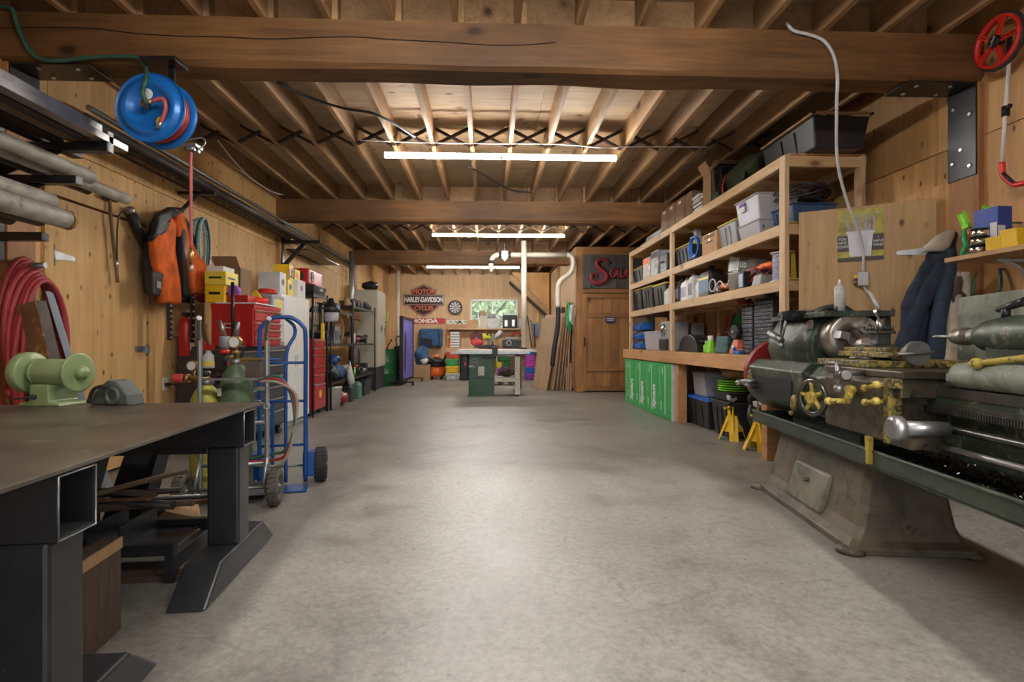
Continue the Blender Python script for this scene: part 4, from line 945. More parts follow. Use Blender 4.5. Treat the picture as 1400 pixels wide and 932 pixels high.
def carton(label, loc, L, W, H, m_=None, group=None, rz=0, tape=True, name='cardboard_box', cat='box', opened=False):
    t = thing(name, label, cat, loc, rz, group); m_ = m_ or m_kraft
    if opened:
        q = MB(); e = .005
        q.bb(-W / 2, -L / 2, 0, W / 2, L / 2, e).bb(-W / 2, -L / 2, 0, -W / 2 + e, L / 2, H).bb(W / 2 - e, -L / 2, 0, W / 2, L / 2, H).bb(-W / 2, -L / 2, 0, W / 2, -L / 2 + e, H).bb(-W / 2, L / 2 - e, 0, W / 2, L / 2, H)
        obj('box', q, m_, t)
        obj('flap', MB().at((-W / 2, 0, H), ry=-.5).bb(-e, -L / 2, 0, 0, L / 2, H * .35), m_, t); obj('flap', MB().at((0, -L / 2, H), rx=.7).bb(-W / 2, -e, 0, W / 2, 0, H * .35), m_, t)
    else:
        obj('box', MB().bb(-W / 2, -L / 2, 0, W / 2, L / 2, H), m_, t, bev=.003)
        if tape: obj('packing_tape', MB().bb(-W / 2 - .001, -.025, -.0 + H * .6, -W / 2, .025, H + .001).bb(-W / 2, -.025, H, W / 2, .025, H + .001), mat('tape', (.5, .36, .2), .3) if 'tape' not in D.materials else D.materials['tape'], t)
    return t
def jug(label, loc, L, W, H, m_, mc, ml=None, rz=0, group=None):
    t = thing('jug', label, 'jug', loc, rz, group)
    r = .012
    R = [[(W * k / 2 * a, L * l / 2 * b, z) for a, b in ((-1, -.75), (-.75, -1), (.75, -1), (1, -.75), (1, .75), (.75, 1), (-.75, 1), (-1, .75))] for z, k, l in ((0, .94, .94), (.01, 1, 1), (H * .68, 1, 1), (H * .80, .8, .72), (H * .88, .35, .3))]
    obj('body', MB().rings(R, True, False), m_, t, bev=.004)
    obj('handle', MB().tube(sm([(0, L * .36, H * .66), (0, L * .42, H * .84), (0, L * .2, H * .93), (0, 0, H * .88)]), .011, 8), m_, t)
    obj('cap', MB().cyl((0, -L * .05, H * .87), (0, -L * .05, H), W * .2, n=14), mc, t)
    if ml: obj('paper_label', MB().bb(-W / 2 - .001, -L * .36, H * .15, -W / 2 + .001, L * .36, H * .58), ml, t)
    return t
SX = 2.53
def sy(px, X=SX): return atX(px, 400, X).y
def put(px0, px1, X, z, depth):      # centre position & length between two pixel columns at plane X
    a, b = sy(px0, X), sy(px1, X); return (X + depth / 2, (a + b) / 2, z), abs(a - b)
def hgt(px, py, X, z): return atX(px, py, X).z - z
e = .014
# ---- top shelf
z = ZT + e
for i, (p0, p1, py) in enumerate(((904, 913, 283), (913.5, 923, 276), (924, 935, 268))):
    loc, L = put(p0, p1, 2.47, z, .3); carton(['farthest brown carton with small white tag on the top shelf', 'middle brown carton with small white tag on the top shelf', 'nearest brown carton with small white tag on the top shelf'][i], loc, L * .98, .3, min(hgt(p1, py, 2.47, z), .34), m_kraftd, 'tagged cartons on the top shelf', tape=False)
    t_ = [o for o in COL.objects if o.type == 'EMPTY'][-1]
    H = min(hgt(p1, py, 2.47, z), .34); obj('lid', MB().bb(-.152, -L * .49 - .001, H * .72, .152, L * .49 + .001, H + .003), m_kraftd, t_); obj('tag', MB().bb(-.154, -.05, H * .78, -.152, .05, H * .9), m_paper, t_)
loc, L = put(937, 943, 2.5, z, .3); carton('plain brown carton between tagged cartons and stacked papers', loc, .3, .3, .30, m_kraftd, tape=False)
random.seed(11)
for i in range(6):
    loc, L = put(944, 962, 2.5, z + i * .032, .28)
    t = thing('folder', ['white folder at the bottom of papers on top shelf', 'red folder second from the bottom on top shelf', 'white folder in the middle of papers on top shelf', 'dark red folder above the middle on top shelf', 'white folder second from top of papers on top shelf', 'white folder topmost on papers on top shelf'][i], 'folder', (loc[0] + random.uniform(-.02, .02), loc[1], loc[2]), random.uniform(-.12, .12), 'papers piled on the top shelf')
    obj('cover', MB().bb(-.14, -.13, 0, .14, .13, .004).bb(-.14, -.13, .024, .14, .13, .028).bb(.13, -.13, 0, .14, .13, .028), [m_paper, m_dred, m_paper, m_dred, m_paper, m_paper][i], t); obj('sheets', MB().bb(-.137, -.127, .004, .13, .127, .024), m_paper, t)
loc, L = put(961, 972, 2.50, z, .3); carton('open tan carton beside the black crate on top shelf', loc, L, .3, .36, m_kraft, opened=True)
loc, L = put(973, 984, 2.52, z, .4); tote('black_crate', 'black crate between tan carton and green bag on top shelf', 'crate', loc, L, .4, .38, m_black, m_black, lid=False)
loc, L = put(962, 972, 2.47, z, .16); t = thing('green_case', 'small flat green case at the front of top shelf', 'case', (loc[0] - .0, loc[1] - .12, z)); obj('case', MB().taper((0, 0, 0), (.10, .16), (.08, .14), .09), mat('case_green', (.06, .14, .10), .5), t, bev=.01); obj('clasp', MB().bb(-.052, -.02, .05, -.042, .02, .07), m_steel, t)
loc, L = put(988, 1030, 2.60, z, .45)
t = thing('duffel_bag', 'olive green duffel bag slumped over the top shelf edge', 'bag', loc)
R = []
for i in range(15):
    f = i / 14; y = -L * .5 + L * f; k = (1 - abs(2 * f - 1) ** 4) * .35 + .65
    R.append([(.27 * cos(a) * k * (1 + .1 * noise.noise(Vector((cos(a) * 2, f * 5, sin(a) * 2)))), y, .19 + .18 * k * sin(a) * (1 + .25 * noise.noise(Vector((cos(a) * 2 + 4, f * 5, sin(a) * 2))))) for a in [2 * pi * j / 20 for j in range(20)]])
obj('bag_body', MB().rings(R), m_olive, t); obj('drape', MB().prism([(-.24, .20), (-.30, -.02), (-.29, -.05), (-.22, .1)], -L * .35, -L * .05, 'y').wob(.02, 9, 3), m_olive, t)
obj('red_strap', MB().tube(sm([(-.25, L * .3, .25), (-.28, L * .32, .12), (-.27, L * .3, .02)]), .012, 6), m_red2, t)
a_ = atX(1046, 216, 2.60); b_ = atX(1112, 216, 2.60)
tote('storage_bin', 'black storage bin with a beige rim at near end of top shelf', 'bin', (2.83, (a_.y + b_.y) / 2 + .02, z), abs(a_.y - b_.y) + .1, .50, .27, m_black, m_kraft, lid=False, ribs=2)
loc, L = put(876, 904, 2.55, z, .3)
t = thing('rolled_mat', 'pale rolled mat lying at far end of the top shelf', 'roll', (loc[0], loc[1], z + .145)); obj('roll', MB().cyl((0, -L / 2, 0), (0, L / 2, 0), .06, n=18), m_lgray, t); obj('core', MB().cyl((0, -L / 2 - .004, 0), (0, L / 2 + .004, 0), .02, n=10), m_dark, t)
t = thing('tool_bag', 'small black tool bag under the pale rolled mat', 'bag', (loc[0] + .04, loc[1], z)); obj('bag_body', MB().taper((0, 0, 0), (.24, L * .7), (.18, L * .6), .085), m_black, t, bev=.02); obj('handle', MB().torus((0, 0, .0), .06, .006, 'x', 16, 6), m_blk2, t)
# ---- second level from top
z = LV[1] + e
loc, L = put(860, 877, 2.5, z, .42); tote('storage_tote', 'small dark tote with yellow lid at far end of second shelf', 'tote', loc, L, .42, hgt(877, 360, 2.5, z) * .9, m_dark, m_ylid)
for i, (p0, p1, H, m_, lb) in enumerate(((879, 889, .34, mat('lantern_box', (.5, .42, .36), .5, 0, .5, 16), 'orange and white printed carton behind the yellow lidded tote'), (890, 899, .38, mat('lamp_box', (.40, .40, .42), .5, 0, .6, 16), 'gray and white printed carton on second shelf'))):
    loc, L = put(p0, p1, 2.52, z, .25); t = carton(lb, loc, L, .25, H, m_, tape=False, group='printed cartons on the second shelf'); obj('printed_band', MB().bb(-.128, -L * .48, H * .72, -.125, L * .48, H * .95), m_orange if i == 0 else m_dark, t)
loc, L = put(900, 911, 2.54, z, .25); t = thing('tool_case', 'black hard tool case beside the middle upright of shelving', 'case', loc); obj('case', MB().bb(-.12, -L / 2, 0, .12, L / 2, .28), m_black, t, bev=.02); obj('handle', MB().tube(sm([(-.12, -.06, .17), (-.15, -.05, .17), (-.15, .05, .17), (-.12, .06, .17)]), .008, 6), m_gray, t); obj('latch', MB().bb(-.127, -.02, .08, -.12, .02, .12), m_lgray, t)
loc, L = put(922, 941, 2.5, z, .42); tote('storage_tote', 'dark tote with yellow lid and blue hose hanging over it', 'tote', loc, L, .42, hgt(941, 326, 2.5, z) * .86, m_dark, m_ylid)
t = thing('machine_part', 'gray blue machine part standing on the dark yellow lidded tote', 'machine part', (loc[0] - .04, loc[1] - .1, z + hgt(941, 326, 2.5, z) * .86)); obj('block', MB().bb(-.06, -.08, 0, .06, .08, .10).bb(-.03, -.05, .10, .04, .03, .2), m_gray, t, bev=.008); obj('spout', MB().cyl((0, 0, .12), (-.05, .09, .22), .014, n=8), m_steel, t)
hc = atX(949, 340, 2.47)
t = thing('blue_hose_coil', 'bright blue hose coil hanging over the second shelf edge', 'hose', (2.49, hc.y, z)); 
for k in range(3): obj('loop', MB().torus((-.03 + .012 * k, 0, .13 + .01 * k), .15 - .012 * k, .010, 'x', 28, 8, sc=(1, .85)), m_blue2, t)
loc, L = put(960, 980, 2.49, z, .4); t = carton('tan carton with printed brown lettering on the second shelf', loc, L, .4, hgt(980, 313, 2.49, z) * .98, mat('tan_card', (.50, .30, .15), .8, 0, .06)); obj('printed_block', MB().bb(-.202, -L * .35, .17, -.2, L * .35, .21).bb(-.202, -L * .25, .12, -.2, L * .25, .14), m_kraftd, t)
loc, L = put(980, 1004, 2.5, z, .45); tote('storage_tote', 'gray tote with yellow lid beside the clear plastic totes', 'tote', loc, L, .45, hgt(1004, 293, 2.5, z) * .9, m_gray, m_ylid, ribs=2)
a_, L = put(1006, 1036, 2.5, z, .42)
tote('clear_tote', 'lower clear plastic tote in the pair on second shelf', 'tote', (a_[0], a_[1], z), L * 1.0, .42, .15, m_frost, m_clear, 'clear plastic totes stacked in a pair', ribs=0)
t = tote('clear_tote', 'upper taller clear plastic tote with purple label on second shelf', 'tote', (a_[0] - .01, a_[1] + .01, z + .152), L * 1.08, .42, .25, m_frost, m_clear, 'clear plastic totes stacked in a pair', ribs=0)
obj('paper_label', MB().bb(-.206, .02, .12, -.20, .13, .17), m_paper, t); obj('purple_label', MB().bb(-.206, .02, .175, -.20, .14, .21), m_purple, t)
a_, L = put(1042, 1062, 2.62, z, .45); a_ = (a_[0], a_[1] - .12, z); tote('storage_tote', 'blue tote under a tangle of black cables on second shelf', 'tote', a_, .48, .42, .22, mat('tote_blue', (.04, .09, .19), .5), mat('tote_blue_lid', (.04, .09, .22), .5), lid=True, ribs=2)
t = thing('cable_coil', 'large loose coil of black cables on the blue tote', 'cable coil', (a_[0], a_[1], z + .225)); random.seed(4)
for k in range(9):
    r = random.uniform(.17, .27); P = [(r * .8 * cos(2 * pi * j / 24) + .01 * random.random(), r * 1.15 * sin(2 * pi * j / 24), .015 + k * .013 + .03 * (1 + sin(2 * pi * j / 24 * 2 + k))) for j in range(24)]
    obj('loop', MB().tube(P, .009, 6, True), m_black if k % 3 else m_dark, t)
obj('loose_end', MB().tube(sm([(-.2, .2, .05), (-.30, .22, -.02), (-.28, .12, -.14), (-.27, .2, -.2)]), .009, 6), m_black, t)
t = thing('reel_of_wire', 'small coil of black wire inside the near end bay of second shelf', 'wire coil', (2.95, yN + .12, z)); obj('coil', MB().torus((0, 0, .05), .12, .03, 'z', 24, 8), m_dark, t)
# ---- third level
z = LV[0] + e
for i, (p0, p1, py) in enumerate(((860, 875, 392), (876, 890, 388), (891, 909, 384))):
    loc, L = put(p0, p1, 2.5, z, .42); tote('storage_tote', ['farthest of three tall black totes with yellow lids', 'middle of three tall black totes with yellow lids', 'nearest of three tall black totes with yellow lids'][i], 'tote', loc, L * .98, .42, min(.37, hgt(p1, py, 2.5, z)), m_black, m_ylid, 'three tall black totes on the third shelf', ribs=2)
loc, L = put(908, 913, 2.52, z, .12); jug('small off-white jug left of the middle upright', loc, .2, .12, .27, m_paper, m_white)
loc, L = put(923.5, 929, 2.52, z, .12); jug('dark gray oil jug right of the middle upright', loc, L, .14, .30, m_dark, m_black, m_gray)
loc, L = put(929.5, 939, 2.51, z, .13); jug('white oil jug with a dark printed label', loc, L, .13, .30, m_white, m_dark, mat('lab1', (.35, .33, .5), .5, 0, .7, 30))
loc, L = put(939.5, 947, 2.51, z, .13); jug('white oil jug beside the black jug, darker label', loc, L, .13, .34, m_lgray, m_dark, mat('lab2', (.16, .15, .22), .5, 0, .7, 30))
loc, L = put(948, 952, 2.51, z, .1); t = thing('white_bottle', 'narrow white bottle between white and black jugs', 'bottle', loc); obj('bottle', MB().lathe([(.035, 0), (.038, .01), (.038, .16), (.015, .2), (.015, .22)], 16), m_white, t); obj('cap', MB().lathe([(.018, .215), (.018, .24)], 12), m_white, t)
loc, L = put(953, 971, 2.53, z, .18); jug('large black jug with blue and yellow label on third shelf', loc, L, .18, .36, m_black, m_black, mat('lab3', (.08, .16, .30), .5, 0, .5, 30)); 
t_ = [o for o in COL.objects if o.type == 'EMPTY'][-1]; obj('yellow_band', MB().bb(-.093, -L * .36, .20, -.0905, L * .36, .225), m_ylid, t_)
ht = thing('clear_hose', 'looped clear vinyl hose hanging in front of black jug', 'hose', atX(974, 390, 2.48))
obj('loop', MB().torus((0, 0, 0), .085, .008, 'x', 26, 8, sc=(1, .8)).tube(sm([(0, -.08, -.02), (.02, -.16, .03), (.02, -.3, -.05), (.02, -.4, .02)]), .008, 8), m_lgray, ht)
loc, L = put(976, 988, 2.54, z, .2); t = thing('orange_tool', 'orange handled grinder lying on the third shelf', 'power tool', (loc[0], loc[1], z + .06), .4); obj('body', MB().cyl((0, -.14, .02), (0, .08, .03), .038, .03, 16), m_orange, t); obj('head', MB().cyl((0, .08, .03), (0, .14, .0), .035, n=14).cyl((0, .12, .02), (0, .12, -.05), .05, n=18), m_steel, t)
loc, L = put(990, 1001, 2.50, z, .17); t = thing('bucket', 'small white bucket on the third shelf', 'bucket', loc); obj('pail', MB().lathe([(.065, 0), (.08, .17), (.085, .172), (.085, .185), (.076, .185), (.062, .01)], 22), m_lgray, t); obj('handle', MB().torus((0, 0, .17), .088, .003, 'y', 20, 5, sc=(1, .5)), m_steel, t)
loc, L = put(993, 1013, 2.57, z + .19, .3); t = carton('tilted white and black LED lamp carton over the small bucket', (loc[0], loc[1], z + .19), L, .24, .16, mat('led_box', (.55, .56, .54), .4, 0, .35, 12), rz=.25, tape=False); t.rotation_euler = (.22, 0, .15)
obj('black_side', MB().bb(-.123, -L * .5, .0, -.12, -L * .05, .16), m_black, t); text('lettering', 'LED', .07, m_white, t, (-.125, -L * .28, .09), (pi / 2, 0, -pi / 2), .0004)
t = thing('support_crate', 'dark crate holding up the tilted lamp carton', 'crate', (2.73, loc[1], z)); obj('crate', MB().bb(-.10, -.18, 0, .10, .18, .17), m_dark, t, bev=.006); obj('paper_label', MB().bb(-.102, -.16, .03, -.1, -.06, .13), m_paper, t)
loc, L = put(1006, 1017, 2.52, z, .1); t = thing('blue_white_pack', 'blue and white plastic pack between bucket and wires', 'pack', (loc[0], loc[1], z)); obj('pack', MB().bb(-.04, -.06, 0, .04, .06, .17), m_black, t, bev=.006); obj('label', MB().bb(-.042, -.045, .02, -.04, .045, .15), mat('lab4', (.35, .5, .66), .5), t)
random.seed(21); t = thing('wire_tangle', 'tangle of red and black wires on the third shelf', 'wires', (2.62, sy(1026), z))
for k in range(8):
    P = [(random.uniform(-.09, .12), random.uniform(-.2, .2), random.uniform(.02, .20)) for _ in range(6)]; obj('wire', MB().tube(sm(P), .006, 6), [m_hred, m_black, m_red2, m_dark][k % 4], t)
loc, L = put(1024, 1044, 2.55, z, .2); t = thing('orange_saw', 'orange power tool resting on the wire tangle', 'power tool', (loc[0], loc[1], z + .14)); obj('body', MB().rings([[(.045 * cos(a) * k, yy, .05 + .035 * sin(a) * k) for a in [2 * pi * j / 12 for j in range(12)]] for yy, k in ((-.15, .4), (-.10, 1), (.05, 1.05), (.14, .7), (.17, .3))]), m_orange, t); obj('grip', MB().cyl((0, -.02, .0), (0, -.05, -.1), .022, n=10), m_black, t)
t = thing('charger', 'dark gray battery charger under the orange power tool', 'charger', (2.60, sy(1034), z)); obj('body', MB().taper((0, 0, 0), (.16, .18), (.12, .14), .10), m_gray, t, bev=.01); obj('slot', MB().bb(-.04, -.05, .1, .04, .05, .115), m_black, t)
loc, L = put(1047, 1060, 2.50, z, .2)
t = thing('rope_spool', 'spool wound with pale blue and white rope near upright', 'spool', (2.60, loc[1] - .0, z)); obj('flange', MB().lathe([(.09, 0), (.09, .01)], 24), m_white, t); obj('flange', MB().lathe([(.09, .25), (.09, .262)], 24), m_lgray, t)
rp = MB()
for k in range(13): rp.torus((0, 0, .02 + k * .0185), .066, .0105, 'z', 20, 6)
obj('rope_winding', rp, mat('pale_rope', (.42, .42, .58), .8, 0, .5, 80), t)
t = thing('yellow_bag', 'yellow plastic bag standing behind the near upright', 'bag', (2.66, sy(1066, 2.6), z)); obj('bag', MB().taper((0, 0, 0), (.14, .12), (.12, .10), .26).wob(.01, 8), m_ylid, t, bev=.01); obj('fold', MB().bb(-.05, -.05, .26, .05, .05, .28), m_ylid, t)
t = thing('parts_pile', 'pile of dark tool parts in the near end of third shelf', 'parts', (2.9, sy(1080, 2.75), z)); random.seed(9)
for k in range(7): a = random.uniform(0, 6); obj('part', MB().at((random.uniform(-.2, .15), random.uniform(-.15, .2), .0), rz=a).rev((0, 0, .035), (.1, 0, .035), [(.03, 0), (.034, .02), (.02, .03), (.02, .12), (.03, .13)], 12), [m_steel, m_dark, m_olive][k % 3], t)
# ---- on the workbench
z = ZB + .001
k = 0
for r_ in range(3):
    for c in range(2):
        yy = sy(868 + c * 8, 2.55); zz = z + .02 + r_ * .155
        t = thing('parts_bin', ['bottom', 'middle', 'top'][r_] + [' blue hanging parts bin, far column behind bench end', ' blue hanging parts bin, near column behind bench end'][c], 'bin', (2.62, yy, zz), 0, 'blue parts bins at the far end of the workbench')
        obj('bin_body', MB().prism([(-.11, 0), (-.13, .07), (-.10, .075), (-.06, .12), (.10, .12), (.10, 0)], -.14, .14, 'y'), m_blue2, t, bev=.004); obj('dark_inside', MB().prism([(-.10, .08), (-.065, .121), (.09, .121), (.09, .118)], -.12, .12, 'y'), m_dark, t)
        k += 1
tag(obj('bin_rack', MB().bb(2.725, sy(864, 2.6) + .1, z, 2.74, sy(884, 2.6) - .0, z + .55), m_dark), 'dark louvred panel carrying the blue parts bins', 'rack')
loc, L = put(879, 898, 2.48, z, .34); t = tote('clear_tub', 'cloudy clear plastic tub at far end of the workbench', 'tub', loc, L, .34, hgt(898, 452, 2.48, z), m_frost, m_frost, ribs=0)
loc, L = put(899.5, 912, 2.52, z, .3); t = thing('bench_machine', 'gray bench machine with round chrome cover beside middle upright', 'machine', loc); obj('housing', MB().bb(-.12, -L / 2, 0, .16, L / 2, .42), m_gray, t, bev=.012); obj('round_cover', MB().rev((-.12, .0, .3), (-1, 0, .3), [(.085, 0), (.08, .02), (.03, .045)], 20), m_dvd, t); obj('dark_base', MB().bb(-.15, -L * .4, .02, -.12, L * .4, .17), m_black, t, bev=.01)
loc, L = put(922, 944, 2.86, z, .2); t = thing('metal_panel_box', 'large gray metal panel box behind the black round-backed machine', 'box', loc); obj('cabinet', MB().bb(-.08, -L / 2, 0, .10, L / 2, hgt(944, 441, 2.86, z)), m_gray, t, bev=.006); obj('dark_socket', MB().bb(-.084, -.05, .17, -.08, .05, .25), m_black, t)
loc, L = put(921, 950, 2.52, z, .25); t = thing('chop_grinder', 'low black machine with half round guard on workbench', 'machine', loc); obj('guard', MB().prism([(L * .5, 0)] + [(L * .1 + L * .40 * cos(pi * j / 12), .05 + .17 * sin(pi * j / 12)) for j in range(13)] + [(-L * .5, .0)], -.08, .10, 'x'), m_black, t, bev=.006) ; obj('silver_top', MB().bb(-.08, L * .1, .13, .05, L * .5, .145), m_bright, t)
t.rotation_euler = (0, 0, pi); 
for px, lb, m_, H in ((963, 'small lime green bottle on the workbench', m_lime, .13), (969, 'lime green pack of gloves on the workbench', m_lime, .15)):
    t = thing('green_bottle' if px == 963 else 'glove_pack', lb, 'bottle' if px == 963 else 'pack', (2.62, sy(px, 2.6), z))
    if px == 963: obj('bottle', MB().lathe([(.03, 0), (.032, .01), (.032, .08), (.012, .1), (.012, .12)], 14), m_lime, t); obj('cap', MB().lathe([(.014, .118), (.014, .135)], 10), m_white, t)
    else: obj('pack', MB().taper((0, 0, 0), (.06, .12), (.03, .10), H).wob(.008, 12), m_, t); obj('header_card', MB().bb(-.012, -.05, H, .012, .05, H + .05), m_paper, t)
loc, L = put(975, 992, 2.58, z, .2); t = thing('teal_tool_case', 'dark teal tool bag of small tools on the workbench', 'bag', loc); obj('bag', MB().taper((0, 0, 0), (.18, L), (.14, L * .9), .19), mat('teal', (.02, .09, .09), .6, 0, .8, 20), t, bev=.015); obj('handle', MB().torus((0, 0, .18), .06, .008, 'x', 18, 6), m_black, t)
loc, L = put(995, 1006, 2.54, z, .15); t = thing('grinder_stand', 'red orange base with black grinding wheel on the workbench', 'grinder', loc); obj('base', MB().taper((0, 0, 0), (.14, L), (.07, L * .6), .15), mat('coral', (.6, .12, .06), .5), t, bev=.008); obj('wheel', MB().cyl((-.06, 0, .23), (.0, 0, .23), .075, n=22), m_black, t); obj('hub', MB().cyl((-.075, 0, .23), (-.05, 0, .23), .02, n=12), m_steel, t); obj('disc', MB().cyl((-.075, -.02, .08), (-.069, -.02, .08), .02, n=12), m_white, t)
t = thing('blue_clamp', 'small blue clamp lying between the grinder and drawer organizer', 'clamp', (2.56, sy(1009, 2.56), z)); obj('frame', MB().bb(-.03, -.08, 0, .03, .06, .03).bb(-.03, .04, .03, .03, .06, .07), m_blue2, t, bev=.004); obj('screw', MB().cyl((0, -.12, .045), (0, .05, .045), .008, n=8), m_steel, t)
# small-parts drawer organizers
for (p0, p1, nr, nc, H, lb) in ((1013, 1028, 11, 3, .50, 'left gray small parts organizer with wide clear drawers'), (1030, 1056, 14, 6, .54, 'right gray small parts organizer with many tiny drawers')):
    loc, L = put(p0, p1, 2.62, z, .16); t = thing('drawer_organizer', lb, 'organizer', loc, group='small parts organizers on the workbench')
    fr = MB().bb(.07, -L / 2, 0, .08, L / 2, H).bb(-.07, -L / 2, 0, .08, -L / 2 + .008, H).bb(-.07, L / 2 - .008, 0, .08, L / 2, H).bb(-.07, -L / 2, H - .008, .08, L / 2, H).bb(-.07, -L / 2, 0, .08, L / 2, .01); obj('frame', fr, m_dark, t)
    cw = (L - .02) / nc; chh = (H - .03) / nr; src = None
    for r_ in range(nr):
        for c in range(nc):
            p_ = (0, -L / 2 + .01 + cw * (c + .5), .012 + chh * (r_ + .5))
            if src is None:
                src = obj('drawer', MB().bb(-.075, -cw * .45, -chh * .42, .06, cw * .45, chh * .38).bb(-.085, -cw * .16, -chh * .1, -.075, cw * .16, chh * .02), D.materials.get('drawer_front') or mat('drawer_front', (.13, .14, .165), .3, 0, .5, 8), t, loc=p_)
            else: inst(src, 'drawer', t, p_)
# tangle of odds and ends on top of the organizers
random.seed(31)
for k, (px, m_, lb) in enumerate(((1018, m_dred, 'dark red coiled strap on top of left organizer'), (1030, m_cloth, 'beige rag bundle between the organizers on top'), (1040, m_gray, 'gray coiled cord on top of the right organizer'), (1050, m_black, 'black cable bundle at near top of right organizer'))):
    t = thing('cord_bundle', lb, 'cord', (2.70, sy(px, 2.69), z + .545 if px > 1029 else z + .505)); 
    for j in range(5): P = [(random.uniform(-.08, .06), random.uniform(-.1, .1), random.uniform(.012, .12)) for _ in range(6)]; obj('strand', MB().tube(sm(P), .011, 6), m_, t)
# things hanging on the wall behind the bench
for px, py, m_, lb, ln in ((952, 480, m_kraftd, 'brown rope hanging on wall behind the black machine', .5), (996, 445, mat('rust_red', (.40, .07, .03), .7), 'rust red strap hanging on wall behind the grinder', .42), (1004, 430, m_green, 'green cord hanging on wall left of organizers', .35), (1010, 425, m_limeg, 'bright green hank of string on wall left of organizers', .3)):
    p = atX(px, py, 3.12); t = thing('hanging_cord', lb, 'cord', (3.12, p.y, 1.42), group='cords hanging behind the workbench')
    for j in range(3): obj('strand', MB().tube(sm([(0, 0, 0), (.01 - .02 * j, .03 + .01 * j, -ln * .5), (0, 0, -ln), (0, -.03 - .01 * j, -ln * .5), (0, 0, 0)]), .010, 6), m_, t)
    obj('hook', MB().cyl((.0, 0, .0), (.02, 0, .01), .006, n=6), m_steel, t)
# ---- under the workbench: insulation packs
gy0 = atX(918, 560, SXF - .035).y; gy1 = atX(854, 540, SXF - .035).y; n = 4
m_fp = mat('foam_print', (.42, .66, .46), .6, 0, .05)
for i in range(n):
    a = gy1 + (gy0 - gy1) * i / n; b = gy1 + (gy0 - gy1) * (i + 1) / n; L = a - b
    t = thing('insulation_pack', ['farthest green wrapped insulation board with white lettering', 'second farthest green wrapped insulation board with white lettering', 'third green wrapped insulation board with white lettering', 'nearest green wrapped insulation board beside the bench leg'][i], 'insulation', (SXF + .02, (a + b) / 2, 0), 0, 'green insulation boards standing under the workbench')
    obj('board', MB().bb(-.045, -L / 2 + .002, 0.002, .05, L / 2 - .002, ZB - .17), m_foam, t, bev=.004)
    obj('joint_line', MB().bb(-.0465, -L * .05, .05, -.045, -L * .0, ZB - .2).bb(-.0465, L * .35, .3, -.045, L * .36, ZB - .2), m_fp, t)
    if i < 3: text('lettering', 'Span', .20, m_paper, t, (-.047, -L * .22, .25), (pi / 2, -pi / 2, -pi / 2), .0005, .95, .008, .2)
    else: obj('edge_tape', MB().bb(-.046, -L / 2 + .0, .002, .05, -L / 2 + .03, ZB - .17), m_lgray, t)
    obj('small_print', MB().bb(-.047, L * .22, .10, -.045, L * .27, .22).bb(-.047, L * .12, ZB - .32, -.045, L * .18, ZB - .22), m_fp, t)
a_ = atZ(947, 580, 0); loc, L = put(925, 966, 2.58, 0, .42)
tote('storage_tote', 'black tote with bright blue lid on floor under the workbench', 'tote', (2.80, loc[1] - .05, 0), L * .92, .42, .37, m_black, m_blue2, ribs=3)
t1y = loc[1] - .05
t = tote('clear_bin', 'cloudy clear bin standing on the blue lid under workbench', 'bin', (2.82, t1y - .02, .372), .42, .36, .30, m_frost, m_frost, ribs=0)
loc, L = put(968, 996, 2.56, 0, .42)
tote('storage_tote', 'open black tote on floor right of the blue lidded tote', 'tote', (2.80, loc[1] - .0, 0), L * .98, .44, .40, m_black, m_dark, ribs=3, lid=False)
t2y = loc[1]
t = thing('tray', 'shallow black tray resting on top of the open black tote', 'tray', (2.78, t2y, .402)); obj('tray', MB().taper((0, 0, 0), (.34, .40), (.38, .44), .09), m_black, t, bev=.008); obj('rim', MB().bb(-.20, -.23, .085, .20, .23, .097), m_dark, t)
for k in range(5):
    t = thing('green_plate', ['bottom', 'second', 'third', 'fourth', 'top'][k] + ' lime green disc in the stack on the black tray', 'disc', (2.76, t2y, .50 + k * .026), group='lime green discs stacked under the workbench')
    obj('disc', MB().lathe([(.12, 0), (.185, .012), (.19, .018), (.185, .022), (.12, .012)], 30), m_lime, t); obj('hub', MB().lathe([(.05, .010), (.05, .02)], 16), m_lime, t)
t = thing('basket', 'tan woven basket on top of the lime green discs', 'basket', (2.78, t2y, .632)); obj('bowl', MB().lathe([(.10, 0), (.16, .06), (.17, .10), (.16, .10), (.10, .01)], 24), m_kraft, t)
obj('rim', MB().torus((0, 0, .10), .168, .008, 'z', 24, 6), m_kraftd, t)
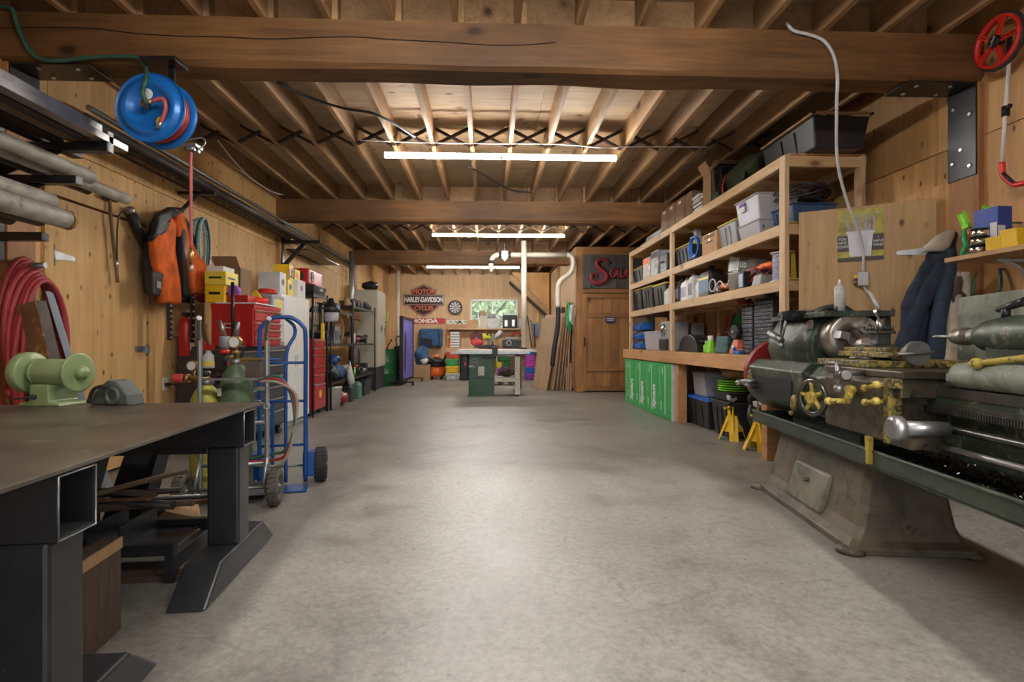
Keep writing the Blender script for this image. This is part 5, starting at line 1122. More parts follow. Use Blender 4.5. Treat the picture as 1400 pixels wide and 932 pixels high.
# jack stands
def jack(loc, rz, label):
    t = thing('jack_stand', label, 'jack stand', loc, rz, 'yellow jack stands beside the workbench')
    for a in range(4):
        A = pi / 4 + a * pi / 2; c, s_ = cos(A), sin(A)
        P0 = (.14 * c, .14 * s_); P1 = (.035 * c, .035 * s_)
        u = (-s_ * .045, c * .045)
        obj('leg', MB().add([(P0[0] - u[0], P0[1] - u[1], 0), (P0[0] + u[0], P0[1] + u[1], 0), (P0[0] + u[0] - .006 * c, P0[1] + u[1] - .006 * s_, 0), (P0[0] - u[0] - .006 * c, P0[1] - u[1] - .006 * s_, 0),
            (P1[0] - u[0], P1[1] - u[1], .26), (P1[0] + u[0], P1[1] + u[1], .26), (P1[0] + u[0] - .006 * c, P1[1] + u[1] - .006 * s_, .26), (P1[0] - u[0] - .006 * c, P1[1] - u[1] - .006 * s_, .26)],
            [(0, 3, 2, 1), (4, 5, 6, 7), (0, 1, 5, 4), (1, 2, 6, 5), (2, 3, 7, 6), (3, 0, 4, 7)]), m_yellow, t)
    for A in (0, pi / 2, pi, 3 * pi / 2):
        obj('side_web', MB().at((0, 0, 0), rz=A).prism([(-.085, .08), (-.035, .26), (.035, .26), (.085, .08), (.05, .15), (0, .17), (-.05, .15)], .030, .036, 'y') if 0 else MB().at((0, 0, 0), rz=A).add([(-.085, .080, .09), (.085, .080, .09), (.035, .036, .26), (-.035, .036, .26), (-.08, .076, .09), (.08, .076, .09), (.033, .032, .26), (-.033, .032, .26)], [(0, 1, 2, 3), (7, 6, 5, 4), (0, 4, 5, 1), (1, 5, 6, 2), (2, 6, 7, 3), (3, 7, 4, 0)]), m_yellow, t)
    obj('paper_label', MB().at((0, 0, 0), rz=pi).add([(-.05, .070, .135), (.05, .070, .135), (.035, .050, .20), (-.035, .050, .20)], [(0, 1, 2, 3)]), m_lgray, t)
    obj('collar', MB().bb(-.035, -.035, .25, .035, .035, .36), m_yellow, t, bev=.006)
    obj('post', MB().bb(-.018, -.018, .30, .018, .018, .42), m_steel, t)
    obj('saddle', MB().prism([(-.06, .43), (-.07, .475), (-.055, .48), (-.02, .44), (.02, .44), (.055, .48), (.07, .475), (.06, .43), (0, .405)], -.022, .022, 'y'), m_lgray, t, bev=.004)
    obj('handle', MB().cyl((-.03, 0, .33), (-.12, 0, .345), .010, n=8).ball((-.12, 0, .345), .015, 8, 6), m_yellow, t)
    return t
j1 = atZ(1000, 600, 0); j2 = atZ(1025, 611, 0)
jack((j1.x, j1.y - .02, 0), .5, 'yellow steel jack stand in full view before the black tote'); jack((j2.x + .02, j2.y - .14, 0), .6, 'yellow jack stand half hidden behind the bench leg')
tag(obj('black_hose', MB().tube(sm([(2.66, 5.5, .42), (2.62, 5.45, .5), (2.7, 5.4, .55), (2.85, 5.42, .5), (2.8, 5.5, .42), (2.66, 5.47, .44)]), .03, 8).tube(sm([(2.66, 5.5, .42), (2.6, 5.42, .3), (2.7, 5.4, .12), (2.85, 5.4, .03)]), .03, 8), m_black), 'bunched black hose lying behind the jack stands', 'hose')
t = thing('white_bucket', 'dark green and white container behind the lathe foot', 'bucket', (2.62, 4.62, 0)); obj('pail', MB().lathe([(.12, 0), (.14, .36), (.145, .36), (.145, .38), (.13, .38), (.11, .01)], 24), m_drum, t); obj('handle', MB().torus((0, 0, .33), .15, .004, 'y', 20, 5, sc=(1, .6)), m_lgray, t)
# =====================================================================  LEFT SIDE
# ---- welded steel work table
TZ_ = .75
c1 = atZ(362, 549, TZ_); c0 = atZ(0, 668, TZ_)
tr = atan2(-(c1.x - c0.x), c1.y - c0.y)          # slight turn of the table
tt = thing('steel_work_table', 'heavy black welded steel work table with a worn plate top', 'table', (c1.x, c1.y, 0), tr)
TLn = 2.65; TW = 1.75
m_ttop = mat('worn_plate', (.135, .115, .092), .36, .45, .4, 3, .05, dirt=(.30, .27, .23), dirtamt=.62, dscale=4)
obj('tabletop', MB().bb(-TW, -TLn, TZ_ - .012, 0, 0, TZ_), m_ttop, tt, bev=.002)
def hollow(x0, x1, y0, y1, z0, z1, t=.008):
    return MB().bb(x0, y0, z0, x1, y0 + t, z1).bb(x0, y1 - t, z0, x1, y1, z1).bb(x0, y0 + t, z0, x1, y1 - t, z0 + t).bb(x0, y0 + t, z1 - t, x1, y1 - t, z1)
for y in (-.20, -1.42, -2.45):
    if y > -2.4:
        obj('cross_tube', hollow(-TW + .02, -.008, y - .07, y + .07, TZ_ - .175, TZ_ - .0125), m_tbl, tt)
        obj('weld_bead', MB().tube([(-.008, y - .07, TZ_ - .175), (-.006, y + .07, TZ_ - .175), (-.006, y + .07, TZ_ - .02), (-.006, y - .07, TZ_ - .02)], .0035, 5, True), m_steel, tt)
        for x in (-.10, -TW + .10):
            obj('leg', MB().bb(x - .07, y - .068, .125, x + .07, y + .068, TZ_ - .176), m_tbl, tt, bev=.012)
            obj('foot', MB().prism([(y - .44, 0), (y - .27, .13), (y + .27, .13), (y + .44, 0)], x - .075, x + .075, 'x'), m_tbl, tt, bev=.010)
obj('brace_bar', MB().bb(-TW + .2, -.19, TZ_ - .22, -.20, -.165, TZ_ - .178), m_tbl, tt)
T_ = lambda x, y, z=0: wm(tt) @ Vector((x, y, z))

# ---- bench grinder on the table
p = atZ(74, 553, TZ_); g = thing('bench_grinder', 'pale green double ended bench grinder standing on the steel table', 'grinder', (p.x + .0, p.y, TZ_), radians(-8))
obj('base', MB().prism([(-.105, 0), (.105, 0), (.10, .014), (.05, .022), (.045, .10), (-.045, .10), (-.05, .022), (-.10, .014)], -.08, .08, 'y'), m_sage, g, bev=.005)
obj('motor_body', MB().rev((-.105, 0, .155), (1, 0, .155), [(.045, 0), (.058, .01), (.064, .03), (.064, .15), (.06, .17), (.055, .19), (.045, .21)], 28), m_sage, g, bev=0)
obj('guard', MB().rev((-.16, 0, .155), (1, 0, .155), [(.04, 0), (.092, 0), (.097, .008), (.097, .045), (.088, .052), (.04, .056)], 30), m_sage, g)
obj('guard', MB().rev((.112, 0, .155), (1, 0, .155), [(.05, 0), (.085, .008), (.094, .010), (.094, .018), (.085, .02), (.03, .022)], 30), m_sage, g)
obj('hub_cap', MB().ball((.145, 0, .155), .034, 16, 10, (.9, 1, 1)), m_sage, g)
obj('guard_lip', MB().rev((.128, 0, .155), (1, 0, .155), [(.094, 0), (.096, .035), (.090, .035), (.088, 0)], 30, False, True), m_sage, g) if 0 else None
obj('switch', MB().cyl((-.02, -.08, .045), (-.02, -.095, .045), .012, n=12).cyl((-.02, -.09, .045), (-.10, -.10, .035), .004, n=6), m_dark, g)
obj('rib', MB().rev((-.075, 0, .155), (1, 0, .155), [(.066, 0), (.069, .005), (.066, .01)], 28), m_sage, g); obj('cord', MB().tube(sm([(-.03, .07, .02), (-.08, .12, .01), (-.16, .10, .008), (-.2, .16, .008)]), .005, 6), m_black, g)
# drive part behind it
p = atZ(165, 552, TZ_); v = thing('vise_part', 'gray cast machine part lying on the table behind the grinder', 'machine part', (p.x, p.y - .02, TZ_), -.3)
m_gp = mat('gray_green_cast', (.12, .135, .12), .55, .2, .3)
obj('casting', MB().prism([(-.13, 0), (.11, 0), (.10, .05), (.03, .115), (-.02, .12), (-.10, .06)], -.04, .05, 'y'), m_gp, v, bev=.008)
obj('bore_ring', MB().torus((.02, -.045, .045), .034, .010, 'y', 22, 6), m_gp, v); obj('lever', MB().tube(sm([(-.12, -.05, .01), (-.08, -.06, .07), (-.04, -.055, .09), (.0, -.05, .085)]), .009, 6), m_dark, v)
# rusty channel leaning behind the grinder
def leanbar(name, label, cat, a, b, w, th, m_, chan=False, spin=0):
    a = Vector(a); b = Vector(b); t = thing(name, label, cat, a); d = (b - a); L = d.length; t.rotation_euler = (d.to_track_quat('Z', 'Y').to_matrix() @ Matrix.Rotation(spin, 3, 'Z')).to_euler()
    if chan:
        obj('web', MB().bb(-w / 2, -th / 2, 0, w / 2, -th / 2 + .008, L), m_, t, bev=.002); obj('flange', MB().bb(-w / 2, -th / 2 + .008, 0, -w / 2 + .008, th / 2, L), m_dpipe, t); obj('flange', MB().bb(w / 2 - .008, -th / 2 + .008, 0, w / 2, th / 2, L), m_dpipe, t)
    else: obj('bar', MB().bb(-w / 2, -th / 2, 0, w / 2, th / 2, L), m_, t, bev=.003)
    return t
SPIN = 1.25
q = atX(45, 415, -2.78); b = atX(95, 500, -2.62)
leanbar('steel_channel', 'rusty steel channel leaning against the wall behind the grinder', 'channel', (-2.52, b.y - .05, .0), (-2.80, q.y, q.z), .17, .07, m_rust, True, spin=SPIN)
q = atX(66, 398, -2.9); leanbar('galvanized_pipe', 'pale blue gray pipe leaning beside the rusty channel', 'pipe', (-2.62, q.y + .18, 0), (-2.88, q.y - .02, q.z), .06, .04, mat('bluegray', (.35, .40, .44), .5, .4))
# ---- red hose coil on the wall
p = atX(40, 358, -2.92); hcoil = thing('hose_coil', 'thick red air hose coiled over a hook on left wall', 'hose', (-2.92, p.y, p.z)); random.seed(2)
for k in range(8):
    w_ = .19 + .03 * random.random() - .018 * (k % 3); h_ = .95 + .14 * random.random()
    P = [(.02 + .018 * k - .05, w_ * sin(2 * pi * j / 30) * (1 + .12 * sin(4 * pi * j / 30 + k)), -h_ / 2 + h_ / 2 * cos(2 * pi * j / 30) - .02 * k + .02) for j in range(30)]
    obj('loop', MB().tube(P, .017, 8, True), m_hred, hcoil)
obj('hook', MB().cyl((-.072, 0, -.03), (.10, 0, -.02), .02, n=10), m_steel, hcoil)
obj('hose_end', MB().tube(sm([(.0, .12, -.9), (.03, .05, -1.02), (.05, -.1, -.95), (.05, -.22, -.80)]), .0145, 8), m_hred, hcoil)

# ---- pipe rack on the left wall, near
arms = thing('rack_bracket', 'dark steel bracket arms carrying long stock near the camera', 'bracket', (XL + .055, 3.50, 2.3))
for z, L in ((2.26, .68), (2.06, .50), (1.715, .30)):
    obj('arm', MB().bb(0, -.03, z - 2.3 - .05, L, .03, z - 2.3), m_blk2, arms, bev=.003)
    if z > 1.8: obj('gusset', MB().prism([(0, z - 2.3 - .05), (L * .6, z - 2.3 - .05), (0, z - 2.3 - .22)], -.006, .006, 'y'), m_blk2, arms)
obj('end_tag', MB().bb(.68, -.02, -.09, .69, .02, .03), m_lgray, arms); obj('spine', MB().bb(-.0, -.035, -.75, .03, .035, .15), m_blk2, arms)
random.seed(6)
def rod(name, label, x, z, y0, y1, r, m_, group, dx=0, dz=0, kind='pipe'):
    t = thing(name, label, kind, (x, y1, z), 0, group); L = y1 - y0
    if kind == 'pipe':
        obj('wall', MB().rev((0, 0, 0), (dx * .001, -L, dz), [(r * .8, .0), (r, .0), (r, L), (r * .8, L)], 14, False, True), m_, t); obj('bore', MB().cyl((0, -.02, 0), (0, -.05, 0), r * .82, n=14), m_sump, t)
    else:
        obj('bar', MB().bb(-r, -L, -r * .6, r, 0, r * .6), m_, t, bev=.002); obj('slot', MB().bb(-r * .3, -L, r * .6, r * .3, 0, r * .62), m_dark, t)
    return t
for i, (x, z, y1, m_, lb) in enumerate(((-2.34, 2.285, 3.66, m_steel, 'bright aluminium extrusion nearest the room on upper arm'), (-2.43, 2.285, 3.60, m_dpipe, 'dark square bar second from the room on upper arm'), (-2.52, 2.29, 3.72, m_handle, 'brown square bar in the middle of the upper arm'), (-2.62, 2.285, 3.50, m_dpipe, 'dark square bar fourth on the upper arm'), (-2.72, 2.285, 3.80, m_dpipe, 'dark square bar next to the wall on upper arm'), (-2.36, 2.335, 3.45, m_steel, 'thin aluminium bar resting on the upper stack'), (-2.48, 2.33, 3.3, m_dpipe, 'short dark bar resting on the upper stack'))):
    rod('stock_bar', lb, x, z, 1.2, y1, .035, m_, 'bars on the upper rack arm', kind='bar')
for i, (x, z, y1, r, m_, lb) in enumerate(((-2.66, 2.10, 4.20, .040, m_pipe, 'long gray pipe reaching farthest on the middle arm'), (-2.58, 2.12, 3.72, .045, m_pipe, 'pale gray pipe with blunt end on the middle arm'), (-2.76, 2.10, 3.95, .035, m_dpipe, 'dark pipe behind pale ones on the middle arm'), (-2.50, 1.775, 3.40, .055, m_pipe, 'thick gray capped pipe on the lower arm'), (-2.62, 1.775, 3.36, .05, m_dpipe, 'dark pipe in the middle of the lower arm'), (-2.74, 1.765, 3.30, .045, m_dpipe, 'dark pipe beside wall on the lower arm'), (-2.56, 1.87, 3.36, .05, m_pipe, 'gray pipe on top of the lower pile'))):
    rod('pipe', lb, x, z, 1.2, y1, r, m_, 'pipes on the rack arms')
t = [o for o in COL.objects if o.name.startswith('pipe') and o.type == 'EMPTY' and 'capped' in o['label']][0]; obj('end_cap', MB().rev((0, -.01, 0), (0, 1, 0), [(.057, 0), (.058, .03), (.04, .045)], 18), m_rust, t)
# long dark stock running along the wall to the bracket at the second post
for i, (x, z, r, m_, lb) in enumerate(((-2.74, 2.565, .030, m_dpipe, 'long dark pipe nearest the room on far wall bracket'), (-2.82, 2.565, .026, m_dpipe, 'long dark pipe, second from the room on far bracket'), (-2.89, 2.56, .022, m_rust, 'long rusty rod, third from room on far bracket'), (-2.95, 2.56, .020, m_dpipe, 'long dark rod beside the wall on far bracket'), (-2.78, 2.615, .022, m_dpipe, 'long thin pipe lying on top of the bracket stock'))):
    rod('pipe', lb, x, z, 3.9 + .15 * i, 8.42 - .2 * (i % 3) + .1 * i, r, m_, 'long stock along the left wall')
tb_ = thing('rack_bracket', 'dark triangular steel bracket on the second left wall post', 'bracket', (XL + .055, BEAMS[1] + .1, 2.53)); obj('arm', MB().bb(0, -.03, -.05, .55, .03, 0).bb(.54, -.03, 0, .555, .03, .06), m_blk2, tb_, bev=.003); obj('brace', MB().at((0, 0, 0)).prism([(0, -.36), (0, -.43), (.34, -.05), (.27, -.05)], -.025, .025, 'y'), m_blk2, tb_); obj('spine', MB().bb(0, -.04, -.45, .015, .04, .25), m_blk2, tb_)
t2 = thing('rack_bracket', 'small dark bracket holding stock midway on the left wall', 'bracket', (XL, 5.6, 2.53)); obj('arm', MB().bb(0, -.02, -.03, .36, .02, 0), m_blk2, t2); obj('brace', MB().prism([(0, -.2), (0, -.24), (.2, -.03), (.16, -.03)], -.015, .015, 'y'), m_blk2, t2)
for i in range(6):
    a = 9.4 + .2 * (i % 3); tag(obj('steel_rod', MB().tube([(-2.74 - .04 * i, 8.5 + .1 * i, 2.52), (-2.74 - .04 * i, a, 2.50), (-2.70 - .045 * i, a + .55, 2.47 + .01 * (i % 2))], .006 + .002 * (i % 2), 6), m_dpipe), ['first', 'second', 'third', 'fourth', 'fifth', 'sixth'][i] + ' thin steel rod from the room in bundle beyond far bracket', 'rod', 'thin rods beyond the far bracket')
tag(obj('rod_ledger', MB().bb(XL, 8.5, 2.44, XL + .34, 10.2, 2.455), m_blk2), 'thin dark ledger carrying the bundle of rods', 'ledger')
# conduits high on the wall
for i, (z, x) in enumerate(((2.77, -2.93), (2.71, -2.95))):
    tag(obj('conduit', MB().cyl((x, 4.2, z), (x, 12.4, z), .022, n=10), m_galv if i == 0 else m_dark), ['upper galvanized conduit running high along the left wall', 'lower dark conduit running high along the left wall'][i], 'conduit', 'conduits high on the left wall')
tag(obj('downpipe', MB().cyl((-2.90, 11.9, .9), (-2.90, 11.9, 2.97), .055, n=16), m_galv), 'galvanized vertical duct beside the third beam on left wall', 'duct')
tag(obj('duct_pipe', MB().cyl((-2.93, 12.2, .9), (-2.93, 12.2, 2.8), .03, n=12), m_galv), 'thin galvanized vertical pipe right of the galvanized duct', 'pipe')
# ---- hose reel
p = atX(215, 153, -2.02); hr = thing('hose_reel', 'round bright blue steel hose reel hanging below the nearest beam', 'hose reel', (p.x, p.y, p.z), radians(-2))
R1 = .205
for s_, lb in ((-1, 'near disc'), (1, 'far disc')):
    pr = [(.02, 0), (.115, 0), (.13, -.03), (.165, -.03), (.175, -.01), (.205, -.006), (R1, -.012), (R1 + .004, -.004), (R1, .002), (.17, .0), (.12, .004), (.02, .004)]
    obj('disc', MB().rev((0, s_ * .060, 0), (0, s_ * 1, 0), [(r, -t * 1.0) for r, t in pr], 40), m_reel, hr)
for k in range(4): obj('hose_winding', MB().torus((0, -.036 + k * .024, 0), .165, .014, 'y', 36, 8), m_hred, hr)
obj('drum', MB().cyl((0, -.055, 0), (0, .055, 0), .12, n=26), m_reel, hr)
obj('swivel', MB().cyl((0, -.09, 0), (0, -.13, 0), .02, n=12).cyl((0, -.12, 0), (.05, -.125, .012), .011, n=10), m_brass, hr)
obj('inner_hose', MB().tube(sm([(.05, -.125, .012), (.11, -.125, .025), (.125, -.12, -.02), (.11, -.115, -.07), (.09, -.105, -.10)]), .012, 8), m_hpink, hr); obj('ferrule', MB().cyl((.09, -.105, -.10), (.065, -.10, -.14), .013, n=10), m_bright, hr)
obj('white_decal', MB().at((-.02, -.064, .08), rz=0).rev((0, 0, 0), (0, -1, 0), [(.034, 0), (.034, .002), (.01, .003)], 22), m_paper, hr); obj('yellow_decal', MB().rev((.06, -.064, -.085), (.06, -1, -.085), [(.03, 0), (.03, .002), (.01, .003)], 22), m_ylid, hr)
obj('mount_arm', MB().bb(.02, .075, -.04, .06, .09, .34).bb(-.10, -.02, .31, .12, .13, .335).bb(.0, .06, -.02, .08, .09, .02), m_blk2, hr, bev=.003)
obj('hose_guide', MB().bb(.17, -.03, -.22, .25, .05, -.20).cyl((.18, -.02, -.23), (.24, -.02, -.23), .012, n=10).cyl((.18, .03, -.23), (.24, .03, -.23), .012, n=10).tube(sm([(.16, 0, -.18), (.26, .02, -.15), (.28, .02, -.19), (.24, 0, -.23)]), .005, 6), m_steel, hr)
H_ = lambda x, y, z: wm(hr) @ Vector((x, y, z))
a = atX(263, 200, -2.0); b_ = H_(.205, 0, -.23); cpl = Vector((b_.x, b_.y, atX(263, 340, b_.x).z))
hs = thing('air_hose', 'red air hose hanging straight down from blue reel with brass coupler', 'hose', (b_.x, b_.y, b_.z))
o_ = b_; obj('hose', MB().tube(sm([Vector((-.02, 0, .42)) if 0 else Vector((.0, .0, .01)), (0, 0, -.3), (.002, 0, cpl.z - b_.z)]), .009, 8), m_hpink, hs)
obj('coupler', MB().rev((0, 0, cpl.z - b_.z), (0, 0, cpl.z - b_.z - 1), [(.010, 0), (.011, .02), (.014, .022), (.014, .07), (.011, .072), (.010, .10)], 12), m_brass, hs); obj('nipple', MB().cyl((0, 0, cpl.z - b_.z - .10), (0, 0, cpl.z - b_.z - .14), .013, n=10), m_bright, hs)
# green lead hose stapled to the beam, dropping into the reel hub
yb = BEAMS[0] - .022
pts = [atY(px, py, yb) for px, py in ((-10, 8), (15, 11), (22, 30), (32, 55), (48, 77), (75, 83), (110, 80), (150, 77), (188, 79))] 
hub = H_(0, -.11, 0); z1 = atY(203, 100, hub.y - .03)
pts += [atY(199, 92, yb - .02), atY(200, 108, hub.y - .05), atY(195, 125, hub.y - .06), atY(200, 140, hub.y - .04), hub]
tag(obj('green_hose', MB().tube(sm(pts), .012, 8), m_hgreen), 'dark green hose clipped to nearest beam and feeding the blue reel', 'hose')
# ---- tools hanging on the wall
XW = XL + .05
a = atX(150, 270, XW); b = atX(161, 386, XW)
t = thing('hammer', 'old hammer with long wooden handle hanging on plywood door', 'hammer', a); obj('handle', MB().tube(sm([(0, 0, .0), (.0, .02, -.2), (.0, b.y - a.y, b.z - a.z)]), .013, 8), m_handle, t); obj('head', MB().bb(-.025, -.06, -.02, .025, .08, .03), m_dpipe, t, bev=.008)
a = atX(178, 290, XW + .02); b = atX(200, 337, XW + .02)
t = thing('grease_gun', 'black grease gun with a thin black hose hanging on wall', 'grease gun', a); d_ = b - a
obj('barrel', MB().cyl((0, 0, 0), d_, .036, n=18), m_black, t); obj('head', MB().ball((0, 0, .01), .04, 12, 8), m_steel, t); obj('lever', MB().tube([(.0, .02, .03), (.02, .14, -.03), (.02, .18, -.10)], .008, 6), m_steel, t)
hp2 = atX(160, 355, XW + .02) - a; obj('hose', MB().tube(sm([(0, -.02, .01), (0, -.12, -.03), (0, -.16, -.16), hp2]), .006, 6), m_black, t); obj('coupler', MB().cyl(hp2, hp2 + Vector((0, 0, -.07)), .010, n=8), m_bright, t)
# orange leather welding jacket over a dark jacket
XJ = -2.86
J = lambda px, py, dx=0: atX(px, py, XJ + dx)
hk = J(236, 285)
def panel(pts, th, m_, name, par, seed=0):       # closed outline (px) -> thick soft slab facing the room
    o0 = wm(par).translation; V = [p - o0 for p in pts]; n = len(V); c = sum(V, Vector()) / n
    R = []
    fine = []
    for i_ in range(n):
        for f_ in (0, .33, .67): fine.append(V[i_].lerp(V[(i_ + 1) % n], f_))
    for k, (q, dx) in enumerate(((1.0, -th / 2), (1.0, th * .2), (.93, th * .5), (.6, th * .62), (.2, th * .66))):
        R.append([(c.x + (p.x - c.x) * q + dx + .035 * noise.noise(Vector((p.y * 5 + seed, p.z * 2.2, seed))) * (1 if k else .3) * (1.2 - q * .4), c.y + (p.y - c.y) * q, c.z + (p.z - c.z) * q) for p in fine])
    return obj(name, MB().rings(R), m_, par)
t = thing('dark_jacket', 'dark jacket hanging behind the orange leather welding jacket', 'jacket', (XJ - .06, J(220, 285).y, J(220, 285).z))
panel([J(217, 290, -.06), J(240, 283, -.06), J(252, 300, -.06), J(275, 350, -.06), J(270, 400, -.06), J(262, 415, -.06), J(225, 408, -.06), J(203, 400, -.06), J(199, 360, -.06), J(205, 325, -.06)], .07, mat('charcoal_cloth', (.022, .022, .024), .9, 0, .4, 10, .4), 'body', t, 4)
obj('lining', garment_tube([J(248, 300, .02) - t.location, J(246, 350, .03) - t.location, J(250, 405, .02) - t.location], [.03, .06, .05], 12, .3, 7), m_black, t)
t = thing('welding_jacket', 'orange leather welding jacket hanging by its collar on left wall', 'jacket', (XJ, hk.y, hk.z))
panel([J(229, 290), J(238, 305), J(236, 340), J(242, 375), J(243, 416), J(221, 414), J(216, 385), J(208, 345), J(207, 325), J(218, 305)], .06, m_suede, 'left_panel', t, 1)
panel([J(237, 284, .02), J(248, 288, .02), J(252, 315, .02), J(262, 340, .02), J(282, 365, .02), J(289, 396, .02), J(262, 402, .02), J(256, 360, .02), J(243, 322, .02)], .06, m_suede, 'right_panel', t, 2)
panel([J(214, 293, .01), J(232, 283, .01), J(250, 284, .01), J(248, 289, .01), J(234, 291, .01), J(222, 318, .01), J(206, 330, .01), J(213, 305, .01)], .05, m_black, 'collar', t, 3)
panel([J(263, 403, .02), J(289, 399, .02), J(288, 408, .02), J(276, 414, .02)], .05, m_dred, 'cuff', t, 6)
for i, (px, py0, py1, lb) in enumerate(((232, 414, 465, 'black studded belt hanging under left side of welding jacket'), (263, 402, 468, 'black studded belt hanging under right side of welding jacket'))):
    a = J(px, py0, .03); b = J(px - 3 + 2 * i, py1, .03); t = thing('studded_belt', lb, 'belt', a, group='studded belts under the welding jacket'); obj('strap', MB().bb(-.006, -.03, b.z - a.z, .006, .03, 0).wob(.006, 6, i), m_black, t)
    for k in range(7): obj('stud', MB().ball((.012, 0, (b.z - a.z) * (k + .5) / 7), .011, 8, 5), m_bright, t)
t = thing('tool_belt', 'black tool belt pouch hanging left of the orange jacket', 'tool belt', J(210, 375, .0)); obj('pouch', MB().taper((0, 0, -.18), (.06, .12), (.08, .16), .2).wob(.012, 8), m_black, t, bev=.01); obj('buckle', MB().bb(.035, -.03, -.12, .045, .03, -.06), m_steel, t)
# teal and white rope coil
p = J(278, 298); t = thing('rope_coil', 'teal and white rope coil hanging right of orange jacket', 'rope', (XJ - .02, p.y, p.z)); random.seed(12)
for k in range(7):
    w_ = .10 + .05 * random.random(); h_ = .48 + .16 * random.random()
    obj('loop', MB().tube([(.012 * k - .03, w_ * sin(2 * pi * j / 26), -h_ / 2 * (1 - cos(2 * pi * j / 26))) for j in range(26)], .009, 6, True), m_teal if k % 2 else mat('rope_white%d' % k, (.55, .56, .52), .8, 0, .5, 70) if k == 0 else D.materials['rope_white0'] if k != 4 else m_dark, t)
obj('hook', MB().cyl((-.10, 0, -.02), (.06, 0, -.02), .01, n=8), m_steel, t)
# fire extinguisher
a = atX(254, 427, -2.90); t = thing('fire_extinguisher', 'small red fire extinguisher on the wall under orange jacket', 'fire extinguisher', (a.x, a.y, a.z - .42)); obj('cylinder', MB().lathe([(.055, 0), (.06, .01), (.06, .30), (.045, .35), (.02, .37), (.02, .39)], 22), m_red, t); obj('valve', MB().bb(-.02, -.035, .38, .02, .035, .42), m_black, t); obj('label', MB().bb(.058, -.03, .06, .062, .03, .2), m_paper, t); obj('horn', MB().tube(sm([(0, .03, .4), (.03, .09, .36), (.03, .08, .2)]), .008, 6), m_black, t); obj('wall_clip', MB().bb(-.13, -.02, .2, -.055, .02, .23), m_steel, t)
# wall outlet, strips of trim
p = atX(225, 525, XL + .0); t = thing('wall_outlet', 'white electrical outlet with a black plug low on left wall', 'outlet', (XL, p.y, p.z)); obj('plate', MB().bb(0, -.035, -.06, .01, .035, .06), m_white, t, bev=.002); obj('plug', MB().bb(.01, -.02, -.02, .05, .02, .015), m_black, t); obj('cord', MB().tube(sm([(.05, 0, 0), (.09, .05, -.02), (.08, .12, -.12)]), .005, 6), m_black, t)

# ---- welding cart with cylinders
ca = atZ(376, 690, 0); cl = atZ(249, 697, 0)
cy_ = (ca.y + cl.y) / 2
cart = thing('welding_cart', 'silver tube framed welding cart with two dusty wheels', 'cart', ((ca.x + cl.x) / 2, cy_, 0), atan2(ca.y - cl.y, ca.x - cl.x))
hwid = (ca - cl).length / 2
def tyre(par, x, r, w_, m_t, name='wheel', y=0, z=None):
    z = r if z is None else z
    o = obj(name, MB().rev((x - w_ / 2, y, z), (x + 1, y, z), [(r * .55, 0), (r * .85, -.004), (r * .96, .008), (r, .022), (r, w_ - .022), (r * .96, w_ - .008), (r * .85, w_ + .004), (r * .55, w_)], 32, False, True), m_t, par)
    tr_ = MB()
    for k in range(24):
        a = 2 * pi * k / 24; tr_.at((x, y, z), rx=a).bb(-w_ / 2 + .006, -.006, r - .002, w_ / 2 - .006, .006, r + .0035)
    obj('tread', tr_, m_t, o, kind='stuff')
    obj('rim', MB().rev((x - w_ / 2 + .008, y, z), (x + 1, y, z), [(.018, 0), (r * .3, .002), (r * .45, .012), (r * .57, .006), (r * .57, w_ - .022), (r * .45, w_ - .028), (r * .3, w_ - .018), (.018, w_ - .016)], 24), m_galv, o); obj('axle_cap', MB().cyl((x - w_ / 2 - .006, y, z), (x + w_ / 2 + .006, y, z), .014, n=12), m_steel, o)
    return o
tyre(cart, hwid, .118, .062, m_wornrub); tyre(cart, -hwid, .118, .062, m_wornrub)
obj('axle', MB().cyl((-hwid, 0, .118), (hwid, 0, .118), .010, n=10), m_steel, cart)
Cw = lambda px, py, Y: wm(cart).inverted() @ atY(px, py, Y)
for s_ in (-1, 1):
    x = s_ * (hwid - .07)
    obj('side_rail', MB().tube(sm([(x, .10, .06), (x, .10, .5), (x, .10, 1.02), (x, .08, 1.08), (x + .03, -.02, 1.17), (x + .05, -.07, 1.20)]), .0155, 10), m_galv, cart)
    obj('wheel_strut', MB().cyl((x, .10, .30), (x, .0, .125), .012, n=8), m_galv, cart)
obj('platform', MB().bb(-hwid + .07, .08, .045, hwid - .07, .42, .06), m_steel, cart, bev=.003)
for z in (.25, .52): obj('cross_bar', MB().cyl((-hwid + .07, .10, z), (hwid - .07, .10, z), .012, n=8), m_galv, cart)
obj('top_basket', MB().bb(-hwid + .09, .10, .80, hwid - .07, .14, .815).bb(hwid - .12, -.02, .74, hwid - .07, .10, .76), m_steel, cart)
obj('chain', MB().torus((hwid - .10, -.01, .66), .018, .004, 'y', 12, 5).torus((hwid - .07, -.012, .655), .018, .004, 'z', 12, 5).torus((hwid - .045, -.02, .64), .018, .004, 'y', 12, 5), m_bright, cart, kind='stuff')
Kw = lambda x, y, z: wm(cart) @ Vector((x, y, z))
def gascyl(label, pos, r, H, m_, neck=.05):
    t = thing('gas_cylinder', label, 'gas cylinder', pos, group='gas cylinders on the welding cart')
    obj('tank', MB().lathe([(r * .9, 0), (r, .015), (r, H * .80), (r * .93, H * .87), (r * .7, H * .94), (.035, H), (.035, H + .02)], 30), m_, t)
    obj('collar_ring', MB().lathe([(.042, H), (.045, H + .005), (.045, H + .03), (.038, H + .035)], 20), m_steel, t); obj('valve', MB().lathe([(.018, H + .02), (.020, H + .07), (.028, H + .072), (.028, H + .09), (.012, H + .095)], 14).cyl((0, 0, H + .05), (-.05, -.02, H + .05), .011, n=8), m_brass, t)
    return t
